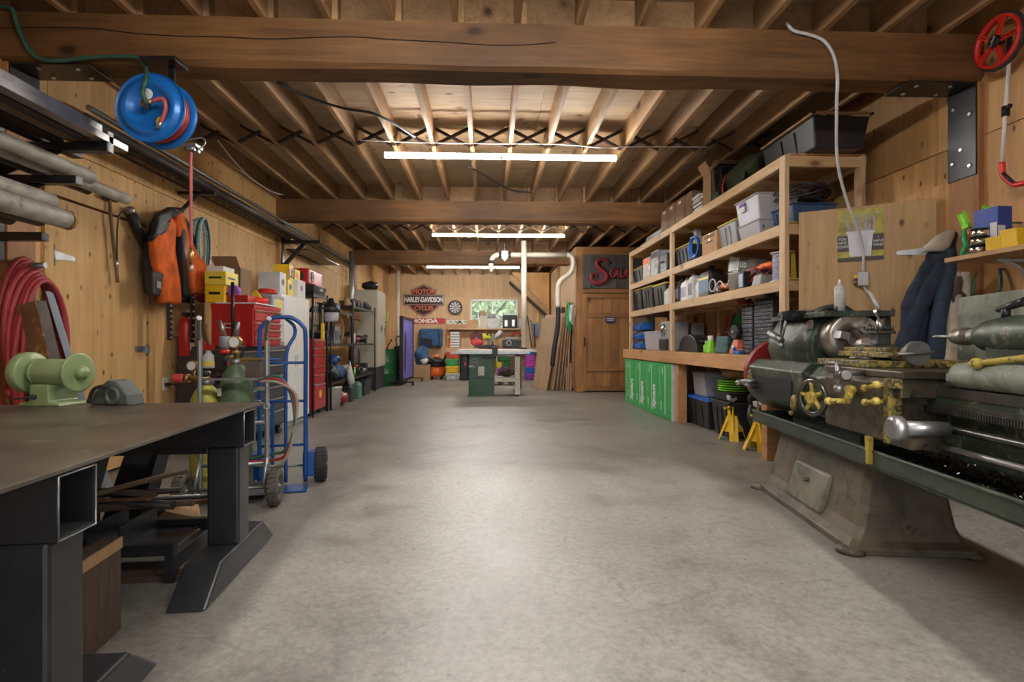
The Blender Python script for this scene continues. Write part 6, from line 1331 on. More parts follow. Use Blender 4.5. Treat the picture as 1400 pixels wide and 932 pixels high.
pg = atY(323, 525, cy_ + .27); gz = atY(323, 508, pg.y - .05).z
tg = gascyl('gas cylinder of faded green paint with gauge on welding cart', (pg.x, pg.y, .06), .105, gz - .06 + .05, m_cyl)
obj('pressure_gauge', MB().cyl((0, -.035, gz - .06 + .20), (0, .01, gz - .06 + .20), .042, n=22).cyl((0, 0, gz - .06 + .06), (0, 0, gz - .06 + .17), .010, n=8), m_brass, tg); obj('gauge_face', MB().cyl((0, -.037, gz - .06 + .20), (0, -.035, gz - .06 + .20), .034, n=20), m_paper, tg)
obj('paper_tag', MB().bb(-.085, -.085, gz - .22, -.06, -.075, gz - .17), m_paper, tg)
py_ = atY(282, 540, cy_ + .25); yz = atY(282, 533, py_.y - .08).z
ty_ = gascyl('short faded yellow gas cylinder on the welding cart', (py_.x, py_.y, .06), .10, yz - .06 + .03, m_cylyel)
rg = thing('regulator', 'brass gas regulator with a red knob over yellow cylinder', 'regulator', (py_.x - .10, py_.y - .02, yz + .075))
obj('body', MB().cyl((0, 0, 0), (.13, 0, 0), .016, n=12).cyl((.03, 0, 0), (.03, 0, .06), .010, n=8).cyl((.0, 0, .0), (-.03, 0, .0), .03, n=18), m_brass, rg); obj('red_knob', MB().rev((-.035, -.01, 0), (-1, -.2, 0), [(.028, 0), (.03, .01), (.03, .055), (.024, .065)], 18), mat('coral_red', (.62, .07, .05), .45), rg)
obj('gauge', MB().cyl((.03, -.035, .085), (.03, -.0, .085), .034, n=20), m_brass, rg); obj('gauge_face', MB().cyl((.03, -.037, .085), (.03, -.035, .085), .028, n=18), m_paper, rg); obj('valve_wheel', MB().cyl((.11, 0, .01), (.11, 0, .05), .02, n=12), m_dark, rg)
# bottles and torches in the cart tray
q = atY(310, 485, pg.y - .02 + .22)
t = thing('white_bottle', 'white squeeze bottle with yellow label behind yellow cylinder', 'bottle', (atY(285, 500, pg.y + .28).x, pg.y + .28, atY(285, 503, pg.y + .28).z)); obj('bottle', MB().lathe([(.038, 0), (.04, .01), (.036, .09), (.02, .11), (.016, .13)], 18), m_lgray, t); obj('label', MB().lathe([(.0405, .02), (.0402, .05)], 18, False), m_ylid, t); obj('trigger', MB().bb(-.03, -.015, .13, .04, .015, .17).bb(-.04, -.01, .15, -.02, .01, .20), m_red, t)
t = thing('orange_funnel', 'orange and green hand torch hanging above green cylinder', 'torch', (atY(306, 490, pg.y + .05).x, pg.y + .2, atY(306, 512, pg.y + .05).z)); obj('cup', MB().lathe([(.018, 0), (.03, .02), (.042, .08)], 18), m_orange, t); obj('knob', MB().ball((0, 0, .10), .04, 14, 9), mat('sea_green', (.09, .20, .15), .5), t); obj('fitting', MB().ball((.07, 0, .085), .032, 12, 8), m_brass, t)
t = thing('cart_tray', 'dark gray tray holding bottles behind the gas cylinders', 'tray', (atY(290, 510, pg.y + .2).x, pg.y + .30, .86 - .06)); obj('tray', MB().bb(-.15, -.08, 0, .15, .08, .008).bb(-.15, .072, 0, .15, .08, .05), m_black, t); obj('tray_stand', MB().cyl((0, 0, -.80), (0, 0, 0), .02, n=10).bb(-.12, -.1, -.80, .12, .1, -.785), m_dark, t)
random.seed(8)
ts = thing('spray_gun', 'gray spray gun with red cap hooked over welding cart tray', 'spray gun', (atY(300, 460, pg.y + .3).x + .02, pg.y + .34, atY(300, 478, pg.y + .3).z)); obj('cup', MB().lathe([(.02, 0), (.04, .03), (.036, .10)], 14), m_gray, ts); obj('barrel', MB().cyl((0, 0, .1), (-.04, 0, .22), .018, .012, 10), m_steel, ts); obj('red_cap', MB().lathe([(.03, -.03), (.035, 0)], 12), m_red2, ts); obj('handle', MB().cyl((0, 0, -.12), (0, 0, -.03), .014, n=8), m_black, ts)
for k in range(3): tag(obj('torch_hose', MB().tube(sm([Kw(hwid - .10, .02, .80), Kw(hwid + .02, .0, .83 - .02 * k), Kw(hwid + .09 + .015 * k, .05, .70), Kw(hwid + .11, .06, .50), Kw(hwid + .05, .08, .34 - .03 * k), Kw(hwid - .06, .14, .30 - .04 * k), Kw(.0, .2, .25)]), .010, 8), [m_hgreen, m_hred, mat('faded_hose', (.38, .33, .26), .6)][k]), ['green welding hose looping down right side of the cart', 'red welding hose looping down right side of the cart', 'faded tan welding hose looping down right side of the cart'][k], 'hose', 'hoses looped on the welding cart')
t = thing('hose_box', 'small dark steel box with brass fittings on cart rail', 'box', Kw(hwid - .16, .16, .816)); obj('box', MB().bb(-.05, -.03, 0, .05, .05, .10), mat('dusty_box', (.11, .09, .07), .6, .4), t, bev=.004); obj('fittings', MB().tube(sm([(-.09, 0, .11), (-.04, 0, .12), (.0, 0, .115), (.06, 0, .12)]), .012, 8), m_brass, t)

# ---- blue hand truck
tp_ = atZ(397, 668, 0); w1 = atZ(434, 656, 0)
ht = thing('hand_truck', 'blue steel hand truck with two black pneumatic tyres', 'hand truck', (tp_.x - .075, tp_.y + .06, 0), radians(14))
HW = .155
def frame(pts, r=.0155): return MB().tube(sm(pts, 6), r, 10)
obj('outer_frame', frame([(-HW, .0, .03), (-HW, 0, .6), (-HW, 0, 1.08), (-HW + .02, .0, 1.17), (-HW + .09, .0, 1.225), (0, 0, 1.23), (HW - .09, 0, 1.225), (HW - .02, 0, 1.17), (HW, 0, 1.08), (HW, 0, .6), (HW, 0, .03)]), m_blue, ht)
obj('handle_loop', frame([(.02, 0, .03), (.02, 0, .62), (.02, .0, .85), (.03, .02, 1.0), (.075, .06, 1.10), (.07, .06, 1.17), (.02, .03, 1.22)], .013), m_blue, ht)
for z in (.30, .62, .9): obj('cross_bar', MB().cyl((-HW, 0, z), (HW, 0, z), .010, n=8), m_blue if z < .8 else m_blue, ht)
for x in (-.07,): obj('slat', MB().bb(x - .012, -.004, .04, x + .012, .004, .62), m_blue, ht)
obj('toe_plate', MB().bb(-HW - .02, -.20, .004, HW + .02, .01, .012), m_blue, ht, bev=.003)
obj('axle_bracket', MB().bb(HW - .02, .01, .06, HW + .06, .15, .24), m_blue, ht, bev=.004); obj('axle_bracket', MB().bb(-HW - .06, .01, .06, -HW + .02, .15, .24), m_blue, ht, bev=.004)
tyre(ht, HW + .10, .125, .085, m_rubber, y=.12); tyre(ht, -HW - .10, .125, .085, m_rubber, y=.12)
obj('axle', MB().cyl((-HW - .12, .12, .125), (HW + .12, .12, .125), .009, n=10), m_steel, ht)
obj('loop_bar', MB().tube(sm([(HW, .0, .52), (HW + .0, .06, .50), (HW, .12, .38), (HW, .13, .22)]), .011, 8), m_blue, ht)

# ---- scrap under the table
U = lambda px, py, Z=0: atZ(px, py, Z)
t = thing('wood_offcut', 'rough brown wood block behind the near table leg', 'wood block', (T_(-.30, -.90).x, T_(-.30, -.90).y, 0), .1); obj('block', MB().bb(-.03, -.16, 0, .03, .16, .34).wob(.006, 7), m_rough, t, bev=.006); obj('bark_edge', MB().bb(.0301, -.16, .30, .036, .16, .34), m_kraft, t)
sb_ = thing('scrap_rack', 'low dark steel rack on the floor under the work table', 'rack', (T_(-.62, -.15).x, T_(-.62, -.15).y, 0), tr)
obj('frame', MB().bb(-.75, -.20, .12, .35, -.16, .17).bb(-.75, .16, .12, .35, .20, .17).bb(-.75, -.20, 0, -.71, .20, .12).bb(.31, -.20, 0, .35, .20, .12), m_tbl, sb_, bev=.003)
obj('shelf_plate', MB().bb(-.71, -.16, .13, .31, .16, .14), m_tbl, sb_)
for k in range(7): obj('divider', MB().bb(-.68 + k * .13, -.16, .14, -.672 + k * .13, .16, .24), m_tbl, sb_)
random.seed(14)
cols = [m_dpipe, m_rust, m_steel, m_rough, m_dpipe, m_galv, m_rust, m_dpipe, m_rough]
for k in range(9):
    a = T_(random.uniform(-1.15, -.85), random.uniform(-.32, .02), .265 + .012 * k); b = T_(random.uniform(-.30, -.18) - .02 * k, random.uniform(-.34, .05), .27 + .013 * k)
    lb = ['dark pipe lowest in scrap pile on rack', 'rusty bar low in the scrap pile on rack', 'gray rod in the scrap pile on rack', 'brown stick in the scrap pile on rack', 'dark short pipe in the scrap pile on rack', 'bright thin rod across the scrap pile on rack', 'rusty thin bar high in the scrap pile', 'dark bar near top of the scrap pile', 'brown stick on top of the scrap pile'][k]
    tag(obj(['pipe', 'scrap_bar', 'scrap_rod', 'stick'][k % 4], MB().cyl(a, b, [.022, .012, .009, .016, .02, .005, .008, .014, .013][k], n=8), cols[k]), lb, 'scrap', 'scrap bars on the low rack')
a = T_(-.80, -.36, .34)
t = thing('shovel', 'small black shovel lying on the scrap pile under table', 'shovel', a, tr + .5); obj('blade', MB().prism([(0, -.06), (-.14, -.07), (-.19, -.04), (-.20, 0), (-.19, .04), (-.14, .07), (0, .06), (.02, 0)], 0, .006, 'z'), m_blk2, t, bev=.002); obj('handle', MB().cyl((0, 0, .006), (.55, .05, .09), .013, n=8), m_handle, t)
t = thing('plank_offcut', 'two flat brown board offcuts on floor under the table', 'board', T_(-.36, -.28, 0), tr); obj('board', MB().bb(-.25, -.05, 0, .12, .04, .025), m_rough, t); obj('board', MB().bb(-.2, -.03, .026, .14, .06, .05), m_rough, t)
for k, (x, y) in enumerate(((-1.02, .02), (-.72, .02))):
    lb = ['left black steel A shaped stand leaning behind the table', 'right black steel A shaped stand leaning behind the table'][k]
    t = thing('steel_stand', lb, 'stand', T_(x, y + .22, 0), tr, 'black leaning stands behind the work table')
    obj('plate', MB().prism([(-.20, 0), (-.02, 0), (.16, .68), (.02, .68)], -.03, .03, 'y'), m_tbl, t, bev=.004); obj('flange', MB().prism([(-.02, 0), (.01, 0), (.19, .68), (.16, .68)], -.07, .07, 'y'), m_tbl, t)
t = thing('firewood_block', 'light brown split wood block on the floor beyond the table', 'wood block', (T_(-.62, .38).x, T_(-.62, .38).y, 0), .5); obj('block', MB().prism([(-.14, 0), (.12, 0), (.14, .09), (-.02, .15), (-.12, .10)], -.16, .16, 'y'), wood('split_wood', (.42, .26, .13), (.26, .14, .07), 'y', 6, .8, False), t); obj('bark', MB().prism([(-.125, .101), (-.02, .151), (-.03, .16), (-.13, .108)], -.15, .15, 'y'), m_rough, t)
# ---- tool storage along the left wall
def drawers(par, xf, y0, y1, zs, m_, mh, full=True):
    for z0, z1 in zs:
        d = obj('drawer', MB().bb(xf, y0 + .012, z0 + .004, xf + .012, y1 - .012, z1 - .004), m_, par, bev=.002)
        obj('handle', MB().bb(xf + .012, y0 + .02, z1 - .022, xf + .024, y1 - .02, z1 - .008), mh, d)
y0, y1 = 5.43, 6.62; xf = -2.36
t = thing('tool_cabinet', 'wide charcoal rolling tool cabinet under the red tool chest', 'tool cabinet', ((XL + xf) / 2, (y0 + y1) / 2, 0)); ox, oy = t.location.x, t.location.y
m_cab = mat('charcoal_cabinet', (.04, .043, .048), .4, .2, .1)
obj('body', MB().bb(-2.97 - ox, y0 - oy, .12, xf - ox, y1 - oy, 1.0), m_cab, t, bev=.006); obj('top_mat', MB().bb(-2.97 - ox, y0 - oy, 1.0, xf - ox, y1 - oy, 1.008), m_black, t)
m_drw = mat('drawer_slate', (.05, .058, .068), .38, .2, .1)
zs = [(.14, .30), (.31, .44), (.45, .57), (.58, .69), (.70, .81), (.82, .97)]; drawers(t, xf - ox, y0 - oy, y1 - oy, zs, m_drw, m_galv)
for x in (-2.9, -2.42):
    for y in (y0 + .1, y1 - .1): obj('caster', MB().cyl((x - ox - .02, y - oy, .06), (x - ox + .02, y - oy, .06), .058, n=16), m_black, t)
for x in (-2.9, -2.42):
    for y in (y0 + .1, y1 - .1): obj('caster_fork', MB().bb(x - ox - .03, y - oy - .03, .06, x - ox + .03, y - oy + .03, .119), m_steel, t)
obj('blue_print', MB().bb(xf - ox + .025, .0 - .1, .86, xf - ox + .0262, .35, .875), m_blue2, t)
t = thing('tool_chest', 'red steel top tool chest standing on the charcoal cabinet', 'tool chest', (-2.46, y0 + .36, 1.0085)); 
L = .68; obj('body', MB().bb(-.20, -L / 2, 0, .20, L / 2, .40), m_red, t, bev=.008); obj('lid_edge', MB().bb(-.205, -L / 2 - .004, .37, .208, L / 2 + .004, .41), m_red, t, bev=.004)
drawers(t, .20, -L / 2, L / 2, [(.02, .09), (.10, .17), (.18, .24)], m_red, m_dvd)
for a, b in ((-L / 2, -.01), (.01, L / 2)): drawers(t, .20, a, b, [(.25, .36)], m_red, m_dvd)
obj('side_handle', MB().tube(sm([(-.07, -L / 2 - .004, .20), (-.06, -L / 2 - .03, .22), (0, -L / 2 - .03, .215), (.06, -L / 2 - .03, .22), (.07, -L / 2 - .004, .20), (.05, -L / 2 - .02, .18), (-.05, -L / 2 - .02, .18), (-.07, -L / 2 - .004, .20)]), .006, 6), m_lgray, t)
zt = 1.0085 + .411
def at_(px, X): return atX(px, 400, X).y
tag(obj('newspaper', MB().rings([[(-2.62 + i * .1, y0 + .02 + .55 * j, zt + .001 + .012 * k) for i, j in ((0, 0), (1, 0), (2, 0), (3.8, 0), (3.8, 1), (2, 1), (1, 1), (0, 1))] for k in (0, 1)], True, False), m_paper), 'sheets of white paper spread on top of red tool chest', 'paper')
t = thing('red_tray', 'small open red steel tray on the papers, red chest', 'tray', (-2.50, y0 + .22, zt + .014)); obj('tray', MB().bb(-.15, -.12, 0, .15, .12, .01).bb(-.15, -.12, 0, -.145, .12, .075).bb(.145, -.12, 0, .15, .12, .075).bb(-.15, -.12, 0, .15, -.115, .075).bb(-.15, .115, 0, .15, .12, .075), m_red2 if 0 else m_red, t, bev=.002); obj('rag', MB().ball((0, 0, .045), .09, 12, 7, (1, .9, .4)).wob(.02, 14), m_paper, t)
t = thing('purple_tool', 'round purple tape tool standing in the red tray', 'tape measure', (-2.50, y0 + .14, zt + .10)); obj('case', MB().rev((0, -.03, .03), (0, 1, .03), [(.05, 0), (.062, .006), (.062, .05), (.05, .056)], 20), mat('violet', (.35, .10, .48), .5), t); obj('hub', MB().cyl((0, -.034, .03), (0, -.028, .03), .02, n=12), m_purple, t)
t = thing('red_drill', 'red and yellow cordless tool lying on the red chest', 'power tool', (-2.33, y0 + .34, zt + .05), .6); obj('body', MB().rev((-.10, 0, .0), (1, 0, 0), [(.02, 0), (.035, .02), (.035, .14), (.02, .18)], 14), m_red2, t); obj('grip', MB().bb(.0, -.02, -.05, .05, .02, .02), m_yellow, t, bev=.005)
t = thing('level_square', 'yellow triangular speed square behind red and yellow tool', 'square', (-2.42, y0 + .52, zt + .014)); obj('plate', MB().prism([(-.06, 0), (.10, 0), (-.02, .16), (-.06, .13)], -.02, .02, 'y'), m_yellow, t, bev=.004); obj('edge', MB().bb(-.07, -.025, 0, .11, .025, .012), m_ylid, t)
for i, (w_, L, H, m_, z, lb, dx) in enumerate(((.18, .28, .17, m_yellow, 0, 'lower yellow carton at the wall side of red chest', 0), (.20, .30, .13, m_ylid, .171, 'upper yellow carton with black printing on red chest', .01), (.16, .26, .05, m_paper, .302, 'flat white carton topmost above the yellow cartons', 0))):
    t = carton(lb, (-2.62 + dx - .02, y0 + .17, zt + .013 + z), L * .9, w_, H, m_, tape=False, group='cartons stacked on the red tool chest'); 
    if i < 2: obj('printed_bar', MB().bb(w_ / 2 + 0, -L * .3, H * .45, w_ / 2 + .001, L * .2, H * .6).bb(-w_ * .3, -L * .45 - .001, H * .45, w_ * .3, -L * .45, H * .6), m_black, t)
carton('open brown carton behind the yellow cartons by the wall', (-2.66, y0 + .50, zt + .013), .26, .24, .38, m_kraftd, opened=True)
t = thing('red_cable_coil', 'red cable coil on a gray case behind the speed square', 'cable coil', (-2.50, y1 - .22, 1.008 + .58)); 
for k in range(3): obj('loop', MB().torus((0, 0, .02 + .016 * k), .10 - .01 * k, .008, 'z', 22, 6, sc=(1, 1.3)), m_red2, t)
t = thing('gray_case', 'light gray equipment case on cabinet beside the red chest', 'case', (-2.58, y1 - .20, 1.0085)); obj('case', MB().bb(-.18, -.20, 0, .20, .18, .57), m_gray, t, bev=.015); obj('front_panel', MB().bb(.20, -.17, .05, .206, .15, .52), m_lgray, t); obj('yellow_print', MB().bb(.207, -.1, .40, .209, .06, .52), m_ylid, t)
# leaning black torch stand near the cabinet side
a = atY(322, 400, 5.25); tg_ = thing('torch_stand', 'black and silver cutting torch leaning on the cabinet end', 'torch', (atY(318, 470, 5.25).x, 5.26, 1.0)); o_ = tg_.location
t.location = t.location
obj('tube', MB().cyl((atY(314, 400, 5.3).x - o_.x, .1, atY(314, 385, 5.3).z - 1.0), (atY(318, 470, 5.3).x - o_.x, .05, .02), .016, n=10), m_blk2, tg_); obj('head', MB().cyl((0, .05, .10), (.03, .03, .24), .03, .02, 12), m_steel, tg_); obj('clip', MB().bb(-.04, .04, -.0, .04, .165, .02), m_steel, tg_)
# white two-door locker
y0, y1, xf, H = 6.70, 7.74, -2.46, 1.63
t = thing('white_locker', 'white two door storage cabinet standing against the left wall', 'cabinet', ((XL + xf) / 2 + .02, (y0 + y1) / 2, 0)); ox, oy = t.location.x, t.location.y
obj('body', MB().bb(-2.98 - ox, y0 - oy, .06, xf - .02 - ox, y1 - oy, H), m_white, t, bev=.003); obj('plinth', MB().bb(-2.96 - ox, y0 - oy + .02, 0, xf - .05 - ox, y1 - oy - .02, .06), m_lgray, t)
ym = (y0 + y1) / 2
for a, b in ((y0, ym), (ym, y1)): d = obj('door', MB().bb(xf - .019 - ox, a - oy + .003, .07, xf - ox, b - oy - .003, H - .004), m_white, t, bev=.003); obj('handle', MB().bb(xf - ox, (ym - .04 if a == y0 else ym + .03) - oy, .74, xf + .015 - ox, (ym - .03 if a == y0 else ym + .04) - oy, .88), m_lgray, d)
for i, (yy, L, H_, m_, lb) in enumerate(((6.85, .2, .26, m_lgray, 'gray printed carton at near end of the white cabinet top'), (7.10, .16, .20, m_ylid, 'yellow and gray printed carton on the white cabinet top'), (7.52, .30, .24, m_paper, 'white printed carton at far end of white cabinet'))):
    t = carton(lb, (-2.62, yy, H + .001), L, .26, H_, m_, tape=False, group='cartons on top of the white cabinet'); obj('printed_dot', MB().cyl((.13, 0, H_ * .55), (.132, 0, H_ * .55), .04, n=16), m_purple if i == 2 else m_dark, t)
t = carton('yellow carton with bold letters on the white cabinet', (-2.66, 7.34, H + .001), .15, .2, .42, m_yellow, tape=False); text('lettering', 'US', .16, m_dark, t, (.103, 0, .30), (pi / 2, 0, pi / 2), .0005, 1, .006)
t = carton('small yellow carton standing on the white printed carton', (-2.64, 7.54, H + .243), .2, .18, .14, m_ylid, tape=False); obj('orange_print', MB().bb(.091, -.07, .03, .092, .03, .10), m_orange, t)
# ---- racks of shelving with clutter
def rack(label, y0, y1, x0, x1, levels, H, posts=True):
    t = thing('metal_rack', label, 'rack', ((x0 + x1) / 2, (y0 + y1) / 2, 0), group='black wire racks along the left wall'); ox, oy = t.location.x, t.location.y
    for x in (x0, x1):
        for y in (y0, y1): obj('post', MB().cyl((x - ox, y - oy, 0), (x - ox, y - oy, H), .015, n=10), m_blk2, t)
    for z in levels:
        obj('shelf', MB().bb(x0 - ox, y0 - oy, z - .008, x1 - ox, y1 - oy, z).bb(x1 - ox - .006, y0 - oy, z - .035, x1 - ox + .006, y1 - oy, z + .004).bb(x0 - ox, y0 - oy - .006, z - .035, x1 - ox, y0 - oy + .006, z + .004), m_blk2, t)
    return t
RX0, RX1 = -2.93, -2.42
rack('black rack nearest white cabinet over the red tool chest', 7.86, 8.56, RX0, RX1 - .03, [1.22, 1.72], 1.76)
rack('middle black rack above the white bucket', 8.64, 9.95, RX0, RX1, [.42, 1.02, 1.55], 1.60)
rack('far black rack beside the tall putty colored locker', 10.05, 11.95, RX0, RX1, [.42, 1.02, 1.70], 1.78)
yy0 = 7.90
t = thing('tool_chest', 'tall red rolling tool chest beneath the nearest black rack', 'tool chest', (-2.70, 8.20, 0)); obj('body', MB().bb(-.22, -.27, .08, .24, .27, 1.10), m_red, t, bev=.006); drawers(t, .24, -.27, .27, [(.10, .45), (.47, .58), (.60, .70), (.74, .86), (.88, .97), (.98, 1.08)], m_red, m_dvd)
for y in (-.2, .2): obj('caster', MB().cyl((.15, y, .04), (.19, y, .04), .038, n=14).cyl((-.19, y, .04), (-.15, y, .04), .038, n=14), m_black, t)
obj('yellow_badge', MB().cyl((.252, 0, .30), (.255, 0, .30), .06, n=18), m_ylid, t)
t = thing('black_case', 'black equipment case on top of the nearest black rack', 'case', (-2.66, 8.18, 1.721)); obj('case', MB().taper((0, 0, 0), (.40, .56), (.46, .62), .14), m_black, t, bev=.015); obj('latch', MB().bb(.21, -.05, .06, .24, .05, .10), m_gray, t)
t = thing('red_stereo', 'dark red radio with round speaker on the black case', 'radio', (-2.64, 8.16, 1.862)); obj('body', MB().bb(-.13, -.30, 0, .14, .30, .22), m_red, t, bev=.02); 
for y in (-.16,): obj('speaker', MB().rev((.14, y, .11), (1, y, .11), [(.075, 0), (.075, .008), (.06, .008), (.02, .0)], 22), m_black, t)
obj('end_grille', MB().cyl((0, -.305, .11), (0, -.30, .11), .07, n=20), m_black, t); obj('handle', MB().bb(-.02, -.2, .22, .02, .2, .235), m_dred, t)
random.seed(55)
def clutter(y, z, kind, m_, label, x=-2.64, s=1.0, rz=0, mm=None):
    t = thing(kind[0], label, kind[1], (x, y, z), rz); k = kind[0]; mm = mm or m_dark
    if k == 'machine_box': obj('body', MB().bb(-.11 * s, -.12 * s, 0, .11 * s, .12 * s, .2 * s), m_, t, bev=.01); obj('panel', MB().bb(.11 * s, -.08 * s, .05 * s, .115 * s, .08 * s, .15 * s), mm, t)
    elif k == 'helmet': obj('shell', MB().ball((0, 0, .09 * s), .13 * s, 18, 10, (1, .9, .75)), m_, t); obj('visor', MB().bb(.06 * s, -.07 * s, .05 * s, .13 * s, .07 * s, .12 * s), mm, t, bev=.01)
    elif k == 'hose_bundle':
        for j in range(5): obj('loop', MB().torus((0, 0, .02 + .02 * j), (.12 - .008 * j) * s, .011, 'z', 22, 6, sc=(1, 1.2)), m_ if j % 2 else mm, t)
    elif k == 'can': obj('tin', MB().lathe([(.05 * s, 0), (.052 * s, .004), (.052 * s, .13 * s), (.04 * s, .14 * s)], 18), m_, t); obj('lid', MB().lathe([(.042 * s, .14 * s), (.042 * s, .147 * s)], 16), mm, t)
    elif k == 'rag_heap': obj('cloth', MB().ball((0, 0, .098 * s), .15 * s, 22, 12, (1, 1.25, .55)).wob(.05 * s, 9, y), m_, t); obj('fold', MB().ball((.04, .05, .13 * s), .09 * s, 16, 9, (1, 1.3, .4)).wob(.04 * s, 11, y + 2), mm, t)
    elif k == 'engine_part': obj('block', MB().bb(-.09 * s, -.10 * s, 0, .09 * s, .10 * s, .13 * s).cyl((0, -.14 * s, .08 * s), (0, .14 * s, .08 * s), .05 * s, n=14), m_, t, bev=.006); obj('flange', MB().cyl((.05 * s, 0, .12 * s), (.07 * s, 0, .19 * s), .05 * s, n=14), mm, t)
    elif k == 'drill': obj('body', MB().rev((0, -.12 * s, .15 * s), (0, 1, .15 * s), [(.02 * s, 0), (.035 * s, .03 * s), (.035 * s, .17 * s), (.015 * s, .24 * s)], 14), m_, t); obj('grip', MB().taper((0, -.05 * s, 0), (.06 * s, .08 * s), (.04 * s, .04 * s), .14 * s), mm, t)
    return t
K = lambda n, c: (n, c)
clutter(8.78, 1.551, K('hose_bundle', 'hose'), m_black, 'black hose bundle on the middle black rack top'); clutter(9.15, 1.551, K('engine_part', 'engine part'), m_steel, 'gray engine part on the middle black rack top'); clutter(9.6, 1.551, K('machine_box', 'machine'), m_black, 'black machine box on the middle rack top', s=.8)
clutter(10.35, 1.701, K('hose_bundle', 'hose'), m_dark, 'dark hose bundle on the far black rack top', mm=m_steel); clutter(10.9, 1.701, K('helmet', 'helmet'), m_black, 'black welding helmet on the far black rack top'); clutter(11.35, 1.701, K('engine_part', 'engine part'), m_dark, 'dark engine part on the far rack top', mm=m_kraft)
t = thing('blue_cushion', 'navy blue wedge shaped cover on far rack top end', 'cover', (-2.58, 11.68, 1.701)); obj('wedge', MB().prism([(-.16, 0), (.16, 0), (.0, .20), (-.08, .18)], -.2, .2, 'y'), m_navy, t, bev=.01); obj('carton_base', MB().bb(.161, -.12, 0, .17, .12, .1), m_kraft, t)
carton('tan carton hanging open over the far black rack', (-2.50, 10.30, 1.30), .34, .20, .26, m_kraft, rz=.3, opened=True).rotation_euler = (.5, .15, .3)
clutter(8.86, 1.021, K('machine_box', 'machine'), m_dark, 'tall dark heater box on the middle rack', s=1.5, x=-2.64); clutter(9.24, 1.021, K('machine_box', 'machine'), m_gray, 'gray and blue power supply on the middle rack', s=1.4, mm=mat('panel_blue', (.08, .14, .22), .5)); clutter(9.66, 1.021, K('can', 'tin'), m_kraft, 'tan tin on the middle rack shelf', s=1.3)
clutter(10.25, 1.021, K('engine_part', 'engine part'), m_kraftd, 'brown engine part on the far rack shelf', s=1.1); clutter(10.62, 1.021, K('helmet', 'helmet'), m_dred, 'dark red helmet on the far rack middle shelf', mm=m_dark); clutter(11.0, 1.021, K('rag_heap', 'rags'), m_dred, 'dark red rag heap on the far rack shelf', s=.8); clutter(11.45, 1.021, K('rag_heap', 'rags'), m_black, 'black cloth heap at far end of far rack shelf', s=.9)
clutter(8.97, .421, K('rag_heap', 'rags'), m_black, 'big black cloth heap on low shelf of middle rack', s=1.5, mm=m_navy); clutter(9.5, .421, K('rag_heap', 'rags'), m_bluebag, 'blue and red cloth heap on low shelf of middle rack', s=1.35, mm=m_hpink); clutter(9.45, .68, K('helmet', 'helmet'), mat('helmet_blue', (.04, .09, .30), .35), 'blue helmet perched on the cloth heap of middle rack', s=.9, x=-2.60)
clutter(10.3, .421, K('rag_heap', 'rags'), m_cloth, 'beige cloth heap on low shelf of far rack', s=1.1, mm=m_dark); clutter(10.7, .421, K('can', 'tin'), m_orange, 'orange tin on the low shelf of far rack', s=1.2); clutter(10.95, .421, K('can', 'tin'), m_lime, 'lime yellow tin on the low shelf of far rack', s=1.0); clutter(11.3, .421, K('drill', 'power tool'), m_red2, 'red power drill on the low shelf of far rack'); clutter(11.65, .421, K('machine_box', 'machine'), m_black, 'black box at far end of the low shelf')
t = thing('carrier_bag', 'white plastic bag hanging at the middle black rack', 'bag', (-2.36, 9.62, .30)); obj('bag', MB().rings([[(.05 * cos(a) * k, .11 * sin(a) * k + dy, z) for a in [2 * pi * j / 14 for j in range(14)]] for k, z, dy in ((.3, 0, .04), (1, .06, .03), (1.1, .15, 0), (.8, .26, -.03), (.3, .36, -.05), (.15, .40, -.05))]).wob(.02, 12), m_lgray, t); obj('handles', MB().torus((0, -.05, .41), .025, .005, 'x', 12, 5), m_lgray, t)
# things hanging at the front of the nearest rack
t = thing('vacuum_canister', 'clear and black canister hanging in front of nearest rack', 'canister', (-2.36, 8.46, 1.36)); obj('bowl', MB().lathe([(.08, 0), (.10, .02), (.11, .14)], 20), m_frost, t); obj('cap', MB().lathe([(.12, .14), (.13, .17), (.11, .24), (.05, .27), (.03, .35)], 20), m_black, t); obj('strap', MB().cyl((-.06, 0, .22), (-.06, 0, .36), .006, n=6), m_black, t)
t = thing('clamp_bar', 'yellow orange bar clamp hanging on the nearest rack', 'clamp', (-2.40, 8.16, 1.08)); obj('bar', MB().bb(-.01, -.02, 0, .01, .02, .50), m_steel, t); obj('grip', MB().bb(-.02, -.03, .0, .02, .03, .24), m_yellow, t, bev=.006); obj('jaw', MB().bb(-.02, -.02, .45, .12, .02, .48), m_black, t)
for k in range(3): t = thing('spanner', ['left', 'middle', 'right'][k] + ' silver spanner hanging on the nearest black rack', 'spanner', (-2.455, 7.93 + k * .09, 1.30), group='spanners on the nearest rack'); obj('hook', MB().cyl((0, 0, .29), (0, 0, .40), .003, n=6), m_blk2, t); obj('shaft', MB().bb(-.004, -.012, 0, .004, .012, .26), m_bright, t); obj('jaw', MB().cyl((-.006, 0, .28), (.006, 0, .28), .03, n=12), m_bright, t)
